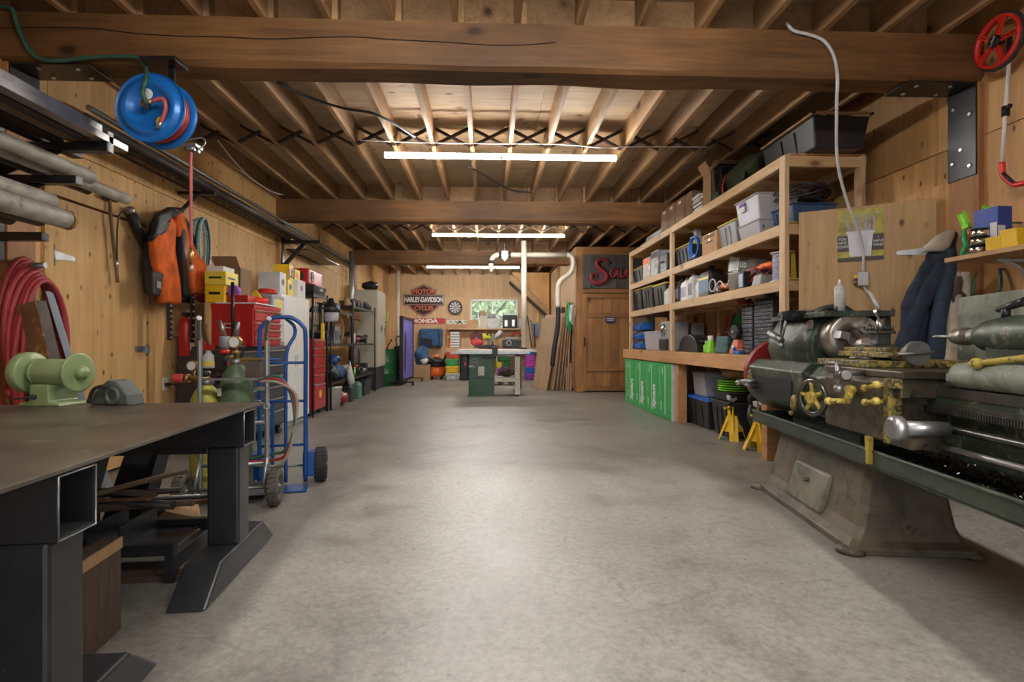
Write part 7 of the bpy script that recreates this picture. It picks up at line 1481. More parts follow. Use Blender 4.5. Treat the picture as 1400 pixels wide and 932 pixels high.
# floor level
t = thing('plastic_bucket', 'white plastic bucket with wire handle under the middle rack', 'bucket', (-2.48, 8.92, 0)); obj('pail', MB().lathe([(.125, 0), (.15, .32), (.158, .325), (.158, .345), (.142, .345), (.12, .01)], 26), mat('bucket_white', (.62, .60, .56), .5, 0, .1, 8), t); obj('handle', MB().torus((0, 0, .28), .155, .004, 'x', 22, 5, sc=(1, .75)), m_steel, t)
clutter(9.35, 0, K('rag_heap', 'rags'), m_dred, 'dark red bag heap on the floor beside white bucket', x=-2.55, s=1.3, mm=m_black)
for y, m_, lb in ((9.95, m_dark, 'dark gray jug on floor under the racks'), (10.55, mat('jug_green', (.09, .20, .15), .5), 'green jug on floor under the far rack'), ): jug(lb, (-2.50, y, 0), .26, .2, .36, m_, m_black, m_gray)
tote('storage_tote', 'dark gray open tote on floor under the far rack', 'tote', (-2.58, 11.2, 0), .62, .40, .34, m_dark, m_dark, lid=False)
t = thing('red_bin', 'small red tin bin on the floor below the nearest rack edge', 'bin', (-2.44, 9.38, 0)) if 0 else None
# tall putty locker on a dark base
y0, y1, xf = 12.2, 13.15, -2.42
t = thing('locker', 'tall putty colored steel locker beyond the black racks', 'locker', (-2.70, (y0 + y1) / 2, 0)); oy = t.location.y
obj('body', MB().bb(-.29, y0 - oy, .50, .27, y1 - oy, 2.19), m_cream, t, bev=.005); obj('door', MB().bb(.27, y0 - oy + .01, .52, .285, y1 - oy - .01, 2.17), m_cream, t, bev=.004); obj('door_emblem', MB().at((.286, 0, 1.35), rx=pi / 4).bb(0, -.07, -.07, .001, .07, .07), m_dark, t); obj('door_handle', MB().bb(.285, .30, 1.2, .30, .33, 1.38), m_steel, t)
obj('base_stand', MB().bb(-.28, y0 - oy + .02, 0, .25, y1 - oy - .02, .499), m_dark, t, bev=.004)
clutter(12.6, 2.191, K('rag_heap', 'rags'), m_black, 'black bag lying on top of the putty locker', x=-2.66, s=1.2)
# green drum, long handled tools, umbrella
t = thing('oil_drum', 'green steel drum beyond the putty locker', 'drum', (-2.55, 13.72, 0)); obj('drum', MB().lathe([(.27, 0), (.285, .01), (.285, .28), (.295, .29), (.285, .30), (.285, .56), (.295, .57), (.285, .58), (.285, .86), (.29, .87), (.27, .88)], 30), m_drum, t); obj('lid', MB().lathe([(.26, .865), (.262, .875)], 24), m_dark, t)
for k, (px, py, m_, lb) in enumerate(((531, 425, m_lime, 'green and yellow garden tool handle standing in the drum'), (528, 440, m_handle, 'brown tool handle standing in the green drum'), (535, 465, m_black, 'black short tool standing in the green drum'))):
    p = atY(px, py, 13.7); t = thing('garden_tool', lb, 'tool', (-2.55 + .06 * (k - 1), 13.7, .881), group='tools standing in the green drum'); obj('shaft', MB().cyl((0, 0, 0), (p.x + 2.55 - .06 * (k - 1), 0, p.z - .88), .014, n=8), m_, t); obj('tip', MB().ball((p.x + 2.55 - .06 * (k - 1), 0, p.z - .88), .025, 8, 6), m_, t)
p = atY(544, 375, 16.2); t = thing('standpipe', 'thin white vertical pipe left of the motorcycle sign', 'pipe', (p.x, 16.2, 0)); obj('pipe', MB().cyl((0, 0, .02), (0, 0, ZJ - .003), .055, n=16), m_pvc, t); obj('flange', MB().cyl((0, 0, 0), (0, 0, .02), .1, n=16), m_pvc, t)
t = thing('golf_bag', 'black bag with silver flap beside the green drum', 'bag', (-2.32, 14.9, 0)); obj('bag', MB().taper((0, 0, 0), (.3, .34), (.36, .4), .95).wob(.03, 5), m_black, t, bev=.03); obj('silver_flap', MB().prism([(-.02, .25), (.08, .15), (.14, .6), (.10, .85), (.04, .55)], -.24, -.21, 'y'), m_lgray, t); obj('handles', MB().tube(sm([(-.1, -.1, .95), (-.12, -.12, 1.15), (.0, -.1, 1.2), (.08, -.05, .95)]), .014, 6), m_dark, t)
# ---- more clutter that fills the black racks
CL = [(7.98, 1.221, 'machine_box', m_kraftd, 'brown box at near end of the nearest rack middle shelf', .8), (8.30, 1.221, 'engine_part', m_dark, 'dark engine part on the nearest rack middle shelf', .9),
 (8.46, 1.721, 'can', m_black, 'black can behind the black case on nearest rack', 1.6),
 (8.95, 1.55, 'rag_heap', m_black, 'black strap heap on the middle rack top shelf', .7), (9.38, 1.55, 'drill', m_dark, 'dark power drill on the middle rack top shelf', 1.0), (9.82, 1.55, 'can', m_galv, 'silver can at far end of the middle rack top', 1.0),
 (10.12, 1.701, 'can', m_kraft, 'tan can at near end of far rack top shelf', 1.0), (10.6, 1.701, 'machine_box', m_dark, 'dark box between hose and helmet on far rack', .7), (11.1, 1.701, 'drill', m_black, 'black power drill on the far rack top shelf', 1.0),
 (9.05, 1.021, 'can', m_black, 'black can between heater box and power supply', 1.3), (9.46, 1.021, 'drill', m_orange, 'orange power drill on the middle rack shelf', 1.1), (9.85, 1.021, 'engine_part', m_steel, 'steel engine part at far end of middle rack shelf', .8),
 (10.45, 1.021, 'can', m_lgray, 'light gray can on the far rack middle shelf', 1.4), (10.82, 1.021, 'drill', m_red2, 'red power drill on the far rack middle shelf', 1.1), (11.22, 1.021, 'machine_box', m_gray, 'small gray box on the far rack middle shelf', .6), (11.7, 1.021, 'drill', m_dark, 'dark power drill at far end of far rack shelf', 1.0),
 (10.1, .421, 'drill', m_yellow, 'yellow power drill at near end of far low shelf', 1.0), (10.52, .421, 'machine_box', m_kraft, 'tan box on the low shelf of the far rack', .7), (11.12, .421, 'engine_part', m_dark, 'dark engine part on the far rack low shelf', .7), (11.5, .421, 'rag_heap', m_lgray, 'light gray rag heap on the far rack low shelf', .6),
 (9.25, .421, 'rag_heap', m_cloth, 'beige cloth heap between black and blue heaps', .9), (9.78, .421, 'drill', m_red2, 'red power drill at far end of middle low shelf', 1.1)]
for k, (y, z, kd, m_, lb, s) in enumerate(CL):
    cat = {'machine_box': 'box', 'engine_part': 'engine part', 'can': 'can', 'rag_heap': 'rags', 'drill': 'power tool'}[kd]
    clutter(y, z, (kd, cat), m_, lb, x=-2.55 - .06 * (k % 3), s=s, mm=[m_dark, m_steel, m_black][k % 3])
for k, (y, z, m_, lb) in enumerate(((8.66, 1.50, m_black, 'black strap hanging at near post of middle rack'), (9.20, 1.45, m_kraftd, 'brown leather strap hanging on the middle rack'), (9.9, 1.5, m_dark, 'dark gray cord hanging between middle and far rack'), (10.35, .95, m_black, 'black cord hanging under middle shelf of far rack'))):
    t = thing('hanging_cord', lb, 'cord', (-2.395, y, z), group='cords hanging on the black racks')
    for j in range(3): obj('strand', MB().tube(sm([(0, 0, 0), (.01, .03 + .015 * j, -.16), (0, .01, -.34 - .04 * j), (.0, -.03 - .01 * j, -.18), (0, 0, 0)]), .008, 6), m_, t)
    obj('hook', MB().cyl((-.02, 0, 0), (.004, 0, .004), .006, n=6), m_steel, t)
# =====================================================================  BACK WALL
YW = YB - .002
def B(px, py, Y=YW): return atY(px, py, Y)
c = B(579.5, 410); sgn = thing('motorcycle_sign', 'shield shaped motorcycle sign in black and orange on back wall', 'sign', (c.x, YW, c.z))
k_ = 17.1 / 760 * 1.0
W_ = 55 * k_ / 2; H_2 = 44 * k_ / 2
def shield(s, dy, m_, nm):
    w = W_ * .70
    e = (1 - s) * .35
    P = [(-w * .82 + e, .10), (-w * .94 + e, .30 - e), (-w * .45, .40 - e), (0, H_2 - e), (w * .45, .40 - e), (w * .94 - e, .30 - e), (w * .82 - e, .10), (w * 1.08 - e, -.17), (w * .95 - e, -.26 + e * .4), (w * .48, -.43 + e), (0, -(H_2 + .02) + e), (-w * .48, -.43 + e), (-w * .95 + e, -.26 + e * .4), (-w * 1.08 + e, -.17)]
    return obj(nm, MB().prism(P, -dy, -dy + .012, 'y'), m_, sgn)
m_so = mat('sign_orange', (.68, .13, .05), .4, 0, .05); m_sb = mat('sign_black', (.022, .02, .02), .35, 0, .05); m_sw = mat('sign_white', (.74, .72, .68), .4, 0, .04)
shield(1.0, .014, m_sb, 'shield'); shield(.965, .018, m_sw, 'white_edge'); shield(.94, .022, m_sb, 'inner_field'); shield(.88, .026, m_so, 'orange_line'); shield(.82, .030, m_sb, 'lettering_field')
for s, m_, dy in ((1, m_sb, .040), (.975, m_sw, .044), (.955, m_sb, .048), (.92, m_so, .052), (.90, m_sb, .056)): obj('bar', MB().bb(-W_ + (1 - s) * W_ * .9, -dy, -.165 + (1 - s) * .35, W_ - (1 - s) * W_ * .9, -dy + .02, .165 - (1 - s) * .35), m_, sgn)
text('lettering', 'HARLEY-DAVIDSON', .21, m_sw, sgn, (0, -.060, 0), (pi / 2, 0, 0), .002, .62, .009)
text('lettering', 'MOTOR', .20, m_so, sgn, (0, -.034, .25), (pi / 2, 0, 0), .002, .92, .006); text('lettering', 'CYCLES', .19, m_so, sgn, (0, -.034, -.255), (pi / 2, 0, 0), .002, .88, .006)
# dartboard
c = B(622.3, 420.3); t = thing('dartboard', 'round black and cream dartboard on back wall beside motorcycle sign', 'dartboard', (c.x, YW, c.z)); R = .225
obj('board', MB().rev((0, 0, 0), (0, -1, 0), [(R, 0), (R, .035), (R - .01, .04)], 40), m_black, t)
sg = MB(); sg2 = MB()
for k in range(20):
    a0 = 2 * pi * (k - .5) / 20; a1 = a0 + 2 * pi / 20
    P = [(.02 * sin(a0), .02 * cos(a0))] + [(.165 * sin(a0 + (a1 - a0) * j / 3), .165 * cos(a0 + (a1 - a0) * j / 3)) for j in range(4)] + [(.02 * sin(a1), .02 * cos(a1))]
    if k % 2 == 0: obj('segment', MB().prism(P, -.043, -.041, 'y'), m_sw, t)
obj('treble_ring', MB().rev((0, -.043, 0), (0, -1, 0), [(.098, 0), (.105, 0), (.105, .002), (.098, .002)], 40, False, True), m_green, t); obj('double_ring', MB().rev((0, -.043, 0), (0, -1, 0), [(.160, 0), (.168, 0), (.168, .002), (.160, .002)], 40, False, True), m_red, t); obj('bullseye', MB().rev((0, -.043, 0), (0, -1, 0), [(.014, 0), (.014, .003)], 16), m_red, t)
# banners
a, b = B(552.3, 442.5), B(609, 435.3); t = thing('banner', 'long red banner with white capital letters under motorcycle sign', 'sign', ((a.x + b.x) / 2, YW, (a.z + b.z) / 2)); obj('panel', MB().bb(-(b.x - a.x) / 2, -.02, -(b.z - a.z) / 2, (b.x - a.x) / 2, 0, (b.z - a.z) / 2), mat('banner_red', (.50, .015, .03), .4, 0, .04), t, bev=.003); text('lettering', 'HONDA', .155, m_sw, t, (0, -.022, 0), (pi / 2, 0, 0), .001, 1.35, .009)
a, b = B(611, 444), B(641, 437.2); t = thing('banner', 'short cream banner with dark letters between red banner and window', 'sign', ((a.x + b.x) / 2, YW, (a.z + b.z) / 2)); obj('panel', MB().bb(-(b.x - a.x) / 2, -.02, -(b.z - a.z) / 2, (b.x - a.x) / 2, 0, (b.z - a.z) / 2), mat('banner_cream', (.66, .68, .55), .4, 0, .04), t, bev=.003); text('lettering', 'A', .13, m_sb, t, (.06, -.022, 0), (pi / 2, 0, 0), .001, 1.6, .008); obj('dark_script', MB().tube(sm([(-.12, -.022, -.05), (-.06, -.022, .05), (-.03, -.022, -.04), (.0, -.022, .05)]), .008, 6), m_sb, t); obj('green_script', MB().tube(sm([(-.27, -.022, .0), (-.22, -.022, .03), (-.18, -.022, -.02)]), .01, 6), m_green, t); obj('pale_script', MB().tube(sm([(.18, -.022, .0), (.22, -.022, .03), (.27, -.022, -.02)]), .01, 6), m_green, t)
# blue bag on the wall
a, b = B(574.5, 474), B(605.6, 449.5); cx = (a.x + b.x) / 2; t = thing('blue_bag', 'large dark blue soft bag hanging on the back wall', 'bag', (cx, YW - .17, a.z)); w_ = (b.x - a.x); h_ = b.z - a.z
obj('bag_body', MB().bb(-w_ / 2, -.14, 0, w_ / 2, .14, h_).wob(.0, 3), m_bluebag, t, bev=.07, seg=4); obj('pocket', MB().prism([(-w_ * .42, h_ * .12), (w_ * .08, h_ * .12), (w_ * .05, h_ * .45), (-w_ * .4, h_ * .5)], -.165, -.13, 'y'), m_navy, t, bev=.02); obj('strap', MB().tube(sm([(w_ * .3, -.14, h_), (w_ * .38, -.17, h_ * .5), (w_ * .34, -.14, 0)]), .014, 6), m_black, t)
for s in (-1, 1): obj('hook', MB().cyl((s * w_ * .3, .1, h_ * .9), (s * w_ * .3, .172, h_ * .95), .01, n=6), m_steel, t)
# wet vacuum, crumpled blue bag, cartons near the floor
t = thing('shop_vacuum', 'orange and black wheeled shop vacuum near the back wall', 'vacuum', (B(597, 518, 15.9).x, 15.9, 0)); obj('drum', MB().lathe([(.20, .08), (.24, .12), (.25, .34), (.22, .38)], 26), m_orange, t); obj('lid', MB().lathe([(.26, .36), (.27, .42), (.22, .52), (.12, .60), (.05, .62)], 26), m_black, t); obj('hose', MB().tube(sm([(-.2, -.05, .45), (-.32, -.2, .55), (-.2, -.30, .62), (.05, -.29, .50), (.22, -.22, .56), (.26, -.05, .68)]), .035, 10), m_black, t); obj('orange_knob', MB().lathe([(.08, .60), (.09, .66), (.04, .70)], 18), m_orange, t)
for k in range(4): obj('caster', MB().cyl((.2 * cos(k * pi / 2 + .7) - .02, .2 * sin(k * pi / 2 + .7), .04), (.2 * cos(k * pi / 2 + .7) + .02, .2 * sin(k * pi / 2 + .7), .04), .04, n=12), m_black, t)
t = thing('crumpled_bag', 'crumpled blue and white bag on cartons beside shop vacuum', 'bag', (B(577, 500, 15.6).x, 15.6, .42)); obj('bag', MB().ball((0, 0, .24), .27, 20, 12, (.75, .6, 1)).wob(.08, 6, 2), m_bluebag, t); obj('white_patch', MB().ball((.06, -.12, .12), .10, 12, 8, (1, .6, 1)).wob(.03, 9), m_paper, t)
carton('brown carton under the crumpled blue bag', (B(576, 515, 15.6).x, 15.6, 0), .42, .5, .418, m_kraft); carton('tall brown carton between blue bag and shop vacuum', (B(584, 515, 16.3).x, 16.72, 0), .3, .24, .68, m_kraftd)
t = thing('game_backboard', 'tall black framed purple play panel on casters, angled sideways', 'game panel', (-2.08, 14.3, 0), radians(89))
obj('panel', MB().bb(-.80, -.02, .15, .80, .02, 1.62), mat('panel_violet', (.13, .13, .48), .45, 0, .5, 3), t); obj('frame', MB().bb(-.86, -.04, .10, -.80, .04, 1.68).bb(.80, -.04, .10, .86, .04, 1.68).bb(-.80, -.04, 1.62, .80, .04, 1.68).bb(-.80, -.04, .10, .80, .04, .15), m_black, t)
obj('foot_bar', MB().bb(-.84, -.30, .07, -.78, .30, .10), m_black, t); obj('foot_bar', MB().bb(.78, -.30, .07, .84, .30, .10), m_black, t)
for x in (-.81, .81):
    for y in (-.27, .27): obj('caster', MB().cyl((x - .015, y, .035), (x + .015, y, .035), .034, n=12), m_black, t)
m_sil = mat('silhouette', (.02, .015, .03), .5); 
obj('painted_figure', MB().prism([(-.5, .3), (-.35, .3), (-.3, .8), (-.22, 1.05), (-.3, 1.25), (-.42, 1.3), (-.52, 1.2), (-.5, .9)], .0205, .024, 'y').prism([(-.5, .3), (-.35, .3), (-.3, .8), (-.22, 1.05), (-.3, 1.25), (-.42, 1.3), (-.52, 1.2), (-.5, .9)], -.024, -.0205, 'y'), m_sil, t)
obj('painted_glow', MB().prism([(.2, .35), (.6, .35), (.7, .7), (.5, 1.0), (.3, .8)], .0205, .024, 'y'), m_purple, t)
# counter behind the saw + wall shelf
zs_ = B(660, 448.6, 16.75).z
t = thing('wall_shelf', 'long tan shelf board under the window on back wall', 'shelf', (B(612, 450, 16.75).x, YW, zs_)); wx = B(711, 450, 16.75).x - B(612, 450, 16.75).x; obj('board', MB().bb(0, -.36, -.04, wx, 0, 0), m_studx, t)
for f in (.03, .5, .95): obj('bracket', MB().bb(wx * f - .015, -.30, -.06, wx * f + .015, 0, -.04).bb(wx * f - .015, -.03, -.3, wx * f + .015, 0, -.06), m_studx, t)
zc = .88; t = thing('back_counter', 'long tan plywood counter along the back wall', 'counter', (B(612, 500).x, YW, 0)); cxw = 1.72 - B(612, 500).x; obj('countertop', MB().bb(0, -.62, zc - .05, cxw, 0, zc), m_studx, t, bev=.003)
for x in (.04, cxw * .5, cxw - .08): obj('leg', MB().bb(x, -.58, 0, x + .09, -.49, zc - .05), m_studz, t); obj('rear_leg', MB().bb(x, -.11, 0, x + .09, -.021, zc - .05), m_studz, t)
obj('apron', MB().bb(0, -.60, zc - .14, cxw, -.56, zc - .05), m_studx, t)
def S(px): return B(px, 450, 16.9).x
zz = zs_ + .001
carton('tan flat carton at left end of the back shelf', (S(635) - .15, 16.9, zz), .24, .75, .12, m_kraft); carton('tan carton left of window sill on the back shelf', (S(646), 16.9, zz), .26, .34, .26, mat('tan2', (.50, .30, .17), .8))
t = thing('small_cabinet', 'gray beige stacked small boxes in front of the window', 'box', (S(661), 16.92, zz)); obj('lower_box', MB().bb(-.11, -.1, 0, .11, .1, .38), m_cream, t, bev=.004); obj('upper_box', MB().bb(-.10, -.09, .381, .10, .09, .50), m_kraft, t, bev=.004)
t = thing('white_sewing_box', 'white boxy appliance in front of the window middle', 'appliance', (S(675), 16.9, zz)); obj('body', MB().bb(-.2, -.12, 0, .17, .12, .30), m_lgray, t, bev=.02); obj('dark_top', MB().bb(-.18, -.10, .30, .06, .10, .44), m_gray, t, bev=.03); obj('arm', MB().cyl((.0, 0, .42), (.28, -.05, .20), .04, n=10), m_white, t)
t = thing('scope', 'gray jointed lamp arm rising in front of the window', 'lamp', (S(682), 16.98, zz)); obj('arm', MB().cyl((-.06, 0, 0), (-.06, 0, .48), .018, n=8).cyl((-.06, 0, .48), (.16, -.02, .74), .022, n=8), m_gray, t); obj('head', MB().cyl((.12, -.02, .70), (.22, -.03, .80), .04, .03, 10), m_gray, t)
t = thing('coffee_maker', 'black and silver toaster like appliance right of window middle', 'appliance', (S(698), 16.9, zz)); obj('body', MB().bb(-.24, -.12, 0, .2, .12, .40), m_black, t, bev=.03); obj('silver_front', MB().bb(-.18, -.126, .06, -.10, -.12, .24).bb(.04, -.126, .06, .12, -.12, .26), m_bright, t); obj('white_top', MB().bb(-.2, -.1, .40, .16, .1, .44), m_white, t, bev=.01); obj('jug', MB().lathe([(.07, 0), (.09, .1), (.08, .25), (.05, .3)], 16), m_frost, t, loc=(.32, 0, 0))
# items on counter
def Cn(px): return B(px, 470, 16.75).x
t = thing('orange_level', 'orange level standing upright at left end of counter', 'level', (Cn(612.5), 16.95, zc + .001)); obj('rail', MB().bb(-.04, -.02, 0, .04, .02, .62), m_orange, t, bev=.004); obj('vial', MB().bb(-.02, -.022, .3, .02, -.019, .36), m_lime, t)
t = thing('drawer_unit', 'white slatted parts drawers standing on the back counter', 'drawers', (Cn(622), 16.9, zc + .001)); obj('frame', MB().bb(-.15, -.1, 0, .15, .1, .50), m_dark, t)
for k in range(6): obj('drawer', MB().bb(-.14, -.118, .015 + k * .08, .14, -.101, .07 + k * .08), m_paper, t)
t = thing('saw_blade', 'round dark red saw blade hanging on the back wall', 'saw blade', (Cn(651), YW - .012, 1.18)); obj('disc', MB().cyl((0, -.006, 0), (0, .006, 0), .20, n=32), m_dred, t); obj('arbor', MB().cyl((0, -.012, 0), (0, -.006, 0), .03, n=12), m_steel, t)
t = thing('red_pot', 'bright pinkish red dust bag beside the yellow miter saw', 'dust bag', (B(652, 470, 16.6).x, 16.6, zc + .09)); obj('bag', MB().ball((0, 0, .07), .16, 18, 10, (1.2, .7, .7)), mat('pink_red', (.55, .06, .07), .6), t); obj('base', MB().bb(-.08, -.06, -.089, .08, .06, .0), m_dark, t)
t = thing('miter_saw', 'yellow and black miter saw with silver dust chute on counter', 'miter saw', (B(668, 476, 16.55).x, 16.55, zc + .001)); obj('base', MB().bb(-.30, -.20, 0, .30, .16, .07).cyl((0, -.05, .07), (0, -.05, .09), .18, n=24), m_dark, t, bev=.005); obj('motor', MB().cyl((-.18, 0, .33), (.08, 0, .33), .095, n=20), m_lime if 0 else mat('saw_yellow', (.62, .66, .08), .4), t); obj('blade_guard', MB().cyl((.08, 0, .25), (.14, 0, .25), .17, n=26), m_gray, t); obj('blade', MB().cyl((.10, 0, .22), (.105, 0, .22), .19, n=30), m_bright, t); obj('handle', MB().tube(sm([(-.05, -.06, .36), (-.02, -.16, .44), (.06, -.16, .42), (.08, -.06, .34)]), .02, 8), m_black, t); obj('dust_chute', MB().cyl((.18, .02, .28), (.38, .04, .50), .06, .07, 14), m_lgray, t); obj('rear_post', MB().bb(-.04, .06, .07, .04, .12, .3), m_gray, t)
t = thing('planer', 'dark thickness planer with red handle right of miter saw', 'planer', (B(700, 476, 16.6).x, 16.6, zc + .001)); obj('body', MB().bb(-.28, -.18, 0, .28, .18, .24), m_dark, t, bev=.02); obj('top', MB().bb(-.22, -.14, .24, .2, .14, .32), m_gray, t, bev=.02); obj('red_handle', MB().tube(sm([(.0, -.12, .34), (.05, -.15, .42), (.22, -.12, .44), (.26, -.05, .34)]), .025, 8), m_red, t); obj('cable', MB().torus((-.1, -.19, .14), .07, .012, 'y', 18, 6), m_lgray, t)
# stacked storage bins
def bins(px, Y, cols, names, group, w=.36, h=.195):
    x = B(px, 500, Y).x
    for k, (m_, nm) in enumerate(zip(cols, names)):
        t = thing('stacking_bin', nm, 'bin', (x, Y, .002 + k * h), 0, group); obj('tub', MB().taper((0, 0, 0), (w * .88, .42), (w * .95, .48), h * .80), m_, t, bev=.01); obj('lid', MB().bb(-w / 2, -.25, h * .80, w / 2, .25, h - .004), m_, t, bev=.006); obj('front_panel', MB().bb(-w * .22, -.245, h * .25, w * .22, -.232, h * .6), m_, t)
bins(619, 15.55, [m_lgray, m_yellow, mat('bin_green', (.05, .34, .09), .45), mat('bin_red', (.66, .09, .03), .45)], ['white bottom bin in the stack left of table saw', 'yellow bin second from bottom in left stack', 'green bin third from bottom in left stack', 'orange red top bin in the stack left of saw'], 'colored bins stacked left of the table saw')
bins(689, 15.9, [m_dark, m_purple, m_drum, m_drum, m_ylid], ['dark bottom bin in the middle stack behind saw', 'purple bin second from bottom behind the saw', 'lower green bin in the stack behind saw', 'upper green bin in the stack behind saw', 'yellow top bin in the stack behind saw'], 'colored bins stacked behind the table saw', w=.4, h=.168)
bins(724, 15.7, [mat('bin_purple', (.28, .05, .36), .45), m_blue2, m_pink, mat('bin_violet', (.42, .06, .42), .45), m_blue2], ['purple bottom bin in the right hand stack', 'blue bin second from bottom in right hand stack', 'pink bin in the middle of right hand stack', 'violet bin fourth up in the right hand stack', 'blue top bin in the right hand stack'], 'colored bins stacked right of the table saw', w=.27, h=.172)
# ---- table saw
sY = 10.80; z0 = 0; sx0 = B(640.5, 500, sY).x; sx1 = B(675.5, 500, sY).x; zt = atY(660, 477.8, sY - .08).z
s = thing('table_saw', 'dark green cabinet table saw with long pale extension table', 'table saw', ((sx0 + sx1) / 2, sY + .28, 0)); ox = s.location.x; oy = s.location.y
h_ = (sx1 - sx0) / 2
obj('cabinet', MB().bb(-h_, -.28, .02, h_, .28, zt - .06), m_green, s, bev=.012); obj('plinth', MB().bb(-h_ - .01, -.29, 0, h_ + .01, .29, .03), m_green, s)
obj('motor_cover', MB().bb(-h_ - .17, -.2, .30, -h_ - .005, .2, zt - .07), m_black, s, bev=.02); obj('switch_box', MB().bb(-h_ - .10, -.32, .55, -h_ - .02, -.28, .78), m_dark, s, bev=.005); obj('red_switch', MB().bb(-h_ - .08, -.335, .60, -h_ - .04, -.32, .66), m_red2, s)
hwc = B(648, 495, sY - .05); wheel(s, (hwc.x - ox, -.34, hwc.z), .065, .010, m_gray, 3); obj('wheel_shaft', MB().cyl((hwc.x - ox, -.35, hwc.z), (hwc.x - ox, -.27, hwc.z), .012, n=10), m_steel, s)
obj('label_plate', MB().bb(-.06, -.286, .40, .06, -.2805, .58), m_lgray, s); obj('label_plate', MB().bb(-.24, -.286, .56, -.12, -.2805, .60), m_lgray, s); obj('vent_slot', MB().bb(-.13, -.286, .34, .16, -.2805, .36).prism([(-.03, .72), (.22, .72), (.20, .75), (.05, .78)], -.286, -.2805, 'y'), m_black, s)
xl = B(616.5, 478, sY).x - ox; xr = B(731, 478, sY).x - ox
obj('cast_top', MB().bb(xl + .12, -.36, zt - .045, h_ + .05, .36, zt), m_bright if 0 else mat('cast_top', (.50, .48, .43), .4, .3, .1), s, bev=.004); obj('extension_top', MB().bb(h_ + .052, -.36, zt - .04, xr, .36, zt), mat('melamine', (.62, .58, .50), .4), s, bev=.003)
obj('front_rail', MB().bb(xl, -.44, zt - .085, xr - .1, -.365, zt - .035), m_galv, s, bev=.004); obj('rip_fence', MB().bb(h_ - .03, -.45, zt + .001, h_ + .06, .36, zt + .055), m_dark, s, bev=.004); obj('fence_handle', MB().cyl((h_ + .015, -.47, zt - .1), (h_ + .015, -.50, zt - .16), .018, n=10).bb(h_ - .04, -.46, zt - .12, h_ + .07, -.44, zt + .04), m_black, s)
lx0 = B(704, 500, sY).x - ox; lx1 = B(711, 500, sY).x - ox
obj('leg', MB().bb(lx0, -.30, .03, lx1, -.20, zt - .05), m_white if 0 else mat('pale_paint', (.62, .58, .50), .5), s, bev=.004); obj('leg', MB().bb(lx0, .20, .03, lx1, .30, zt - .05), D.materials['pale_paint'], s, bev=.004)
for y in (-.25, .25): obj('leveler', MB().cyl(((lx0 + lx1) / 2, y, 0), ((lx0 + lx1) / 2, y, .035), .035, n=12), m_black, s)
obj('rail_under', MB().bb(h_ + .05, -.30, zt - .13, lx1 + .03, -.24, zt - .09), D.materials['pale_paint'], s); obj('upper_shelf', MB().bb(h_ + .012, -.28, .28, lx0, .26, .36), D.materials['pale_paint'], s); obj('lower_shelf', MB().bb(h_ + .012, -.28, .14, lx0, .26, .20), D.materials['pale_paint'], s); obj('side_board', MB().bb(lx1 + .02, -.2, .12, lx1 + .04, .34, zt - .05), m_kraft, s)
for k in range(2): t = thing('pipe_offcut', ['white pipe offcut on lower saw shelf, left', 'white pipe offcut on lower saw shelf, right'][k], 'pipe', (ox + h_ + .14 + .22 * k, oy, .23), .2, 'white pipe offcuts on the saw shelf'); obj('pipe', MB().rev((0, -.22, .0), (0, 1, .0), [(.022, 0), (.028, 0), (.028, .44), (.022, .44)], 14, False, True), m_pvc, t)
t = thing('tool_roll', 'dark tool bag on the upper saw shelf under extension', 'bag', (ox + h_ + .25, oy, .362)); obj('bag', MB().ball((0, 0, .08), .15, 16, 9, (1.1, 1, .5)).wob(.02, 9), m_rough, t); obj('straps', MB().tube(sm([(-.12, -.1, .1), (0, -.15, .2), (.12, -.1, .1)]), .012, 6), m_brass, t)
t = thing('blade_rack', 'yellow gloves and fittings hanging under saw extension', 'gloves', (ox + h_ + .10, oy - .22, .60)); obj('glove', MB().ball((0, 0, 0), .055, 12, 8, (1, .5, 1.1)).wob(.02, 15), m_ylid, t); obj('fittings', MB().ball((.06, 0, .06), .035, 10, 6), m_brass, t); obj('cord', MB().cyl((0, 0, 0), (0, 0, zt - .74 + .0), .006, n=6), m_black, t)
# ---- dust collection pipes
Yp = 11.46
dp = thing('dust_pipe', 'cream dust collection pipe run with elbows under third beam', 'pipe', B(690, 349, Yp)); o_ = dp.location
q = lambda px, py, Y=Yp: B(px, py, Y) - o_
obj('main_run', MB().tube(sm([q(671.5, 366), q(671.5, 360), q(674, 352), q(681, 348.5), q(690, 348.5)], 6), .052, 14), m_pvc, dp); obj('main_run', MB().tube([q(692, 348.5), q(775, 348.5)], .052, 14), m_pvc, dp)
obj('elbow_drop', MB().tube(sm([q(775, 348.5), q(780.5, 350), q(783.5, 355), q(783.5, 364), q(781, 371), q(775, 377), q(768, 382), q(764.5, 387), q(763, 394), q(763, 420)], 5), .052, 14), m_pvc, dp)
for px in (684, 696): obj('coupling', MB().cyl(q(px - 2, 348.5), q(px + 2, 348.5), .062, n=18), m_black, dp)
obj('blast_gate', MB().at(tuple(q(690, 349.5))).prism([(-.07, .09), (.07, .09), (.07, -.05), (0, -.12), (-.07, -.05)], -.07, .07, 'y'), m_lgray, dp, bev=.005); obj('coupling', MB().cyl(q(671.5, 360), q(671.5, 356), .062, n=18), m_black, dp); obj('nozzle', MB().cyl(q(671.5, 364), q(671.5, 372), .050, .035, 16), m_pvc, dp)
obj('black_hose', MB().tube(sm([q(763, 418), q(763, 430), q(762, 450), q(757, 480), q(755, 500)]), .05, 12), m_black, dp)
obj('strap', MB().bb(-.012, -.06, .05, .012, .06, .075).bb(-.012, -.06, .07, -.006, -.055, .24), m_steel, dp)
Yv = 11.30; pb = B(716.3, 476, Yv); dv = thing('dust_post', 'tall cream vertical pipe rising from the saw table to ceiling', 'pipe', (pb.x, Yv, zt + .001)); pt = B(716.3, 341, Yv).z
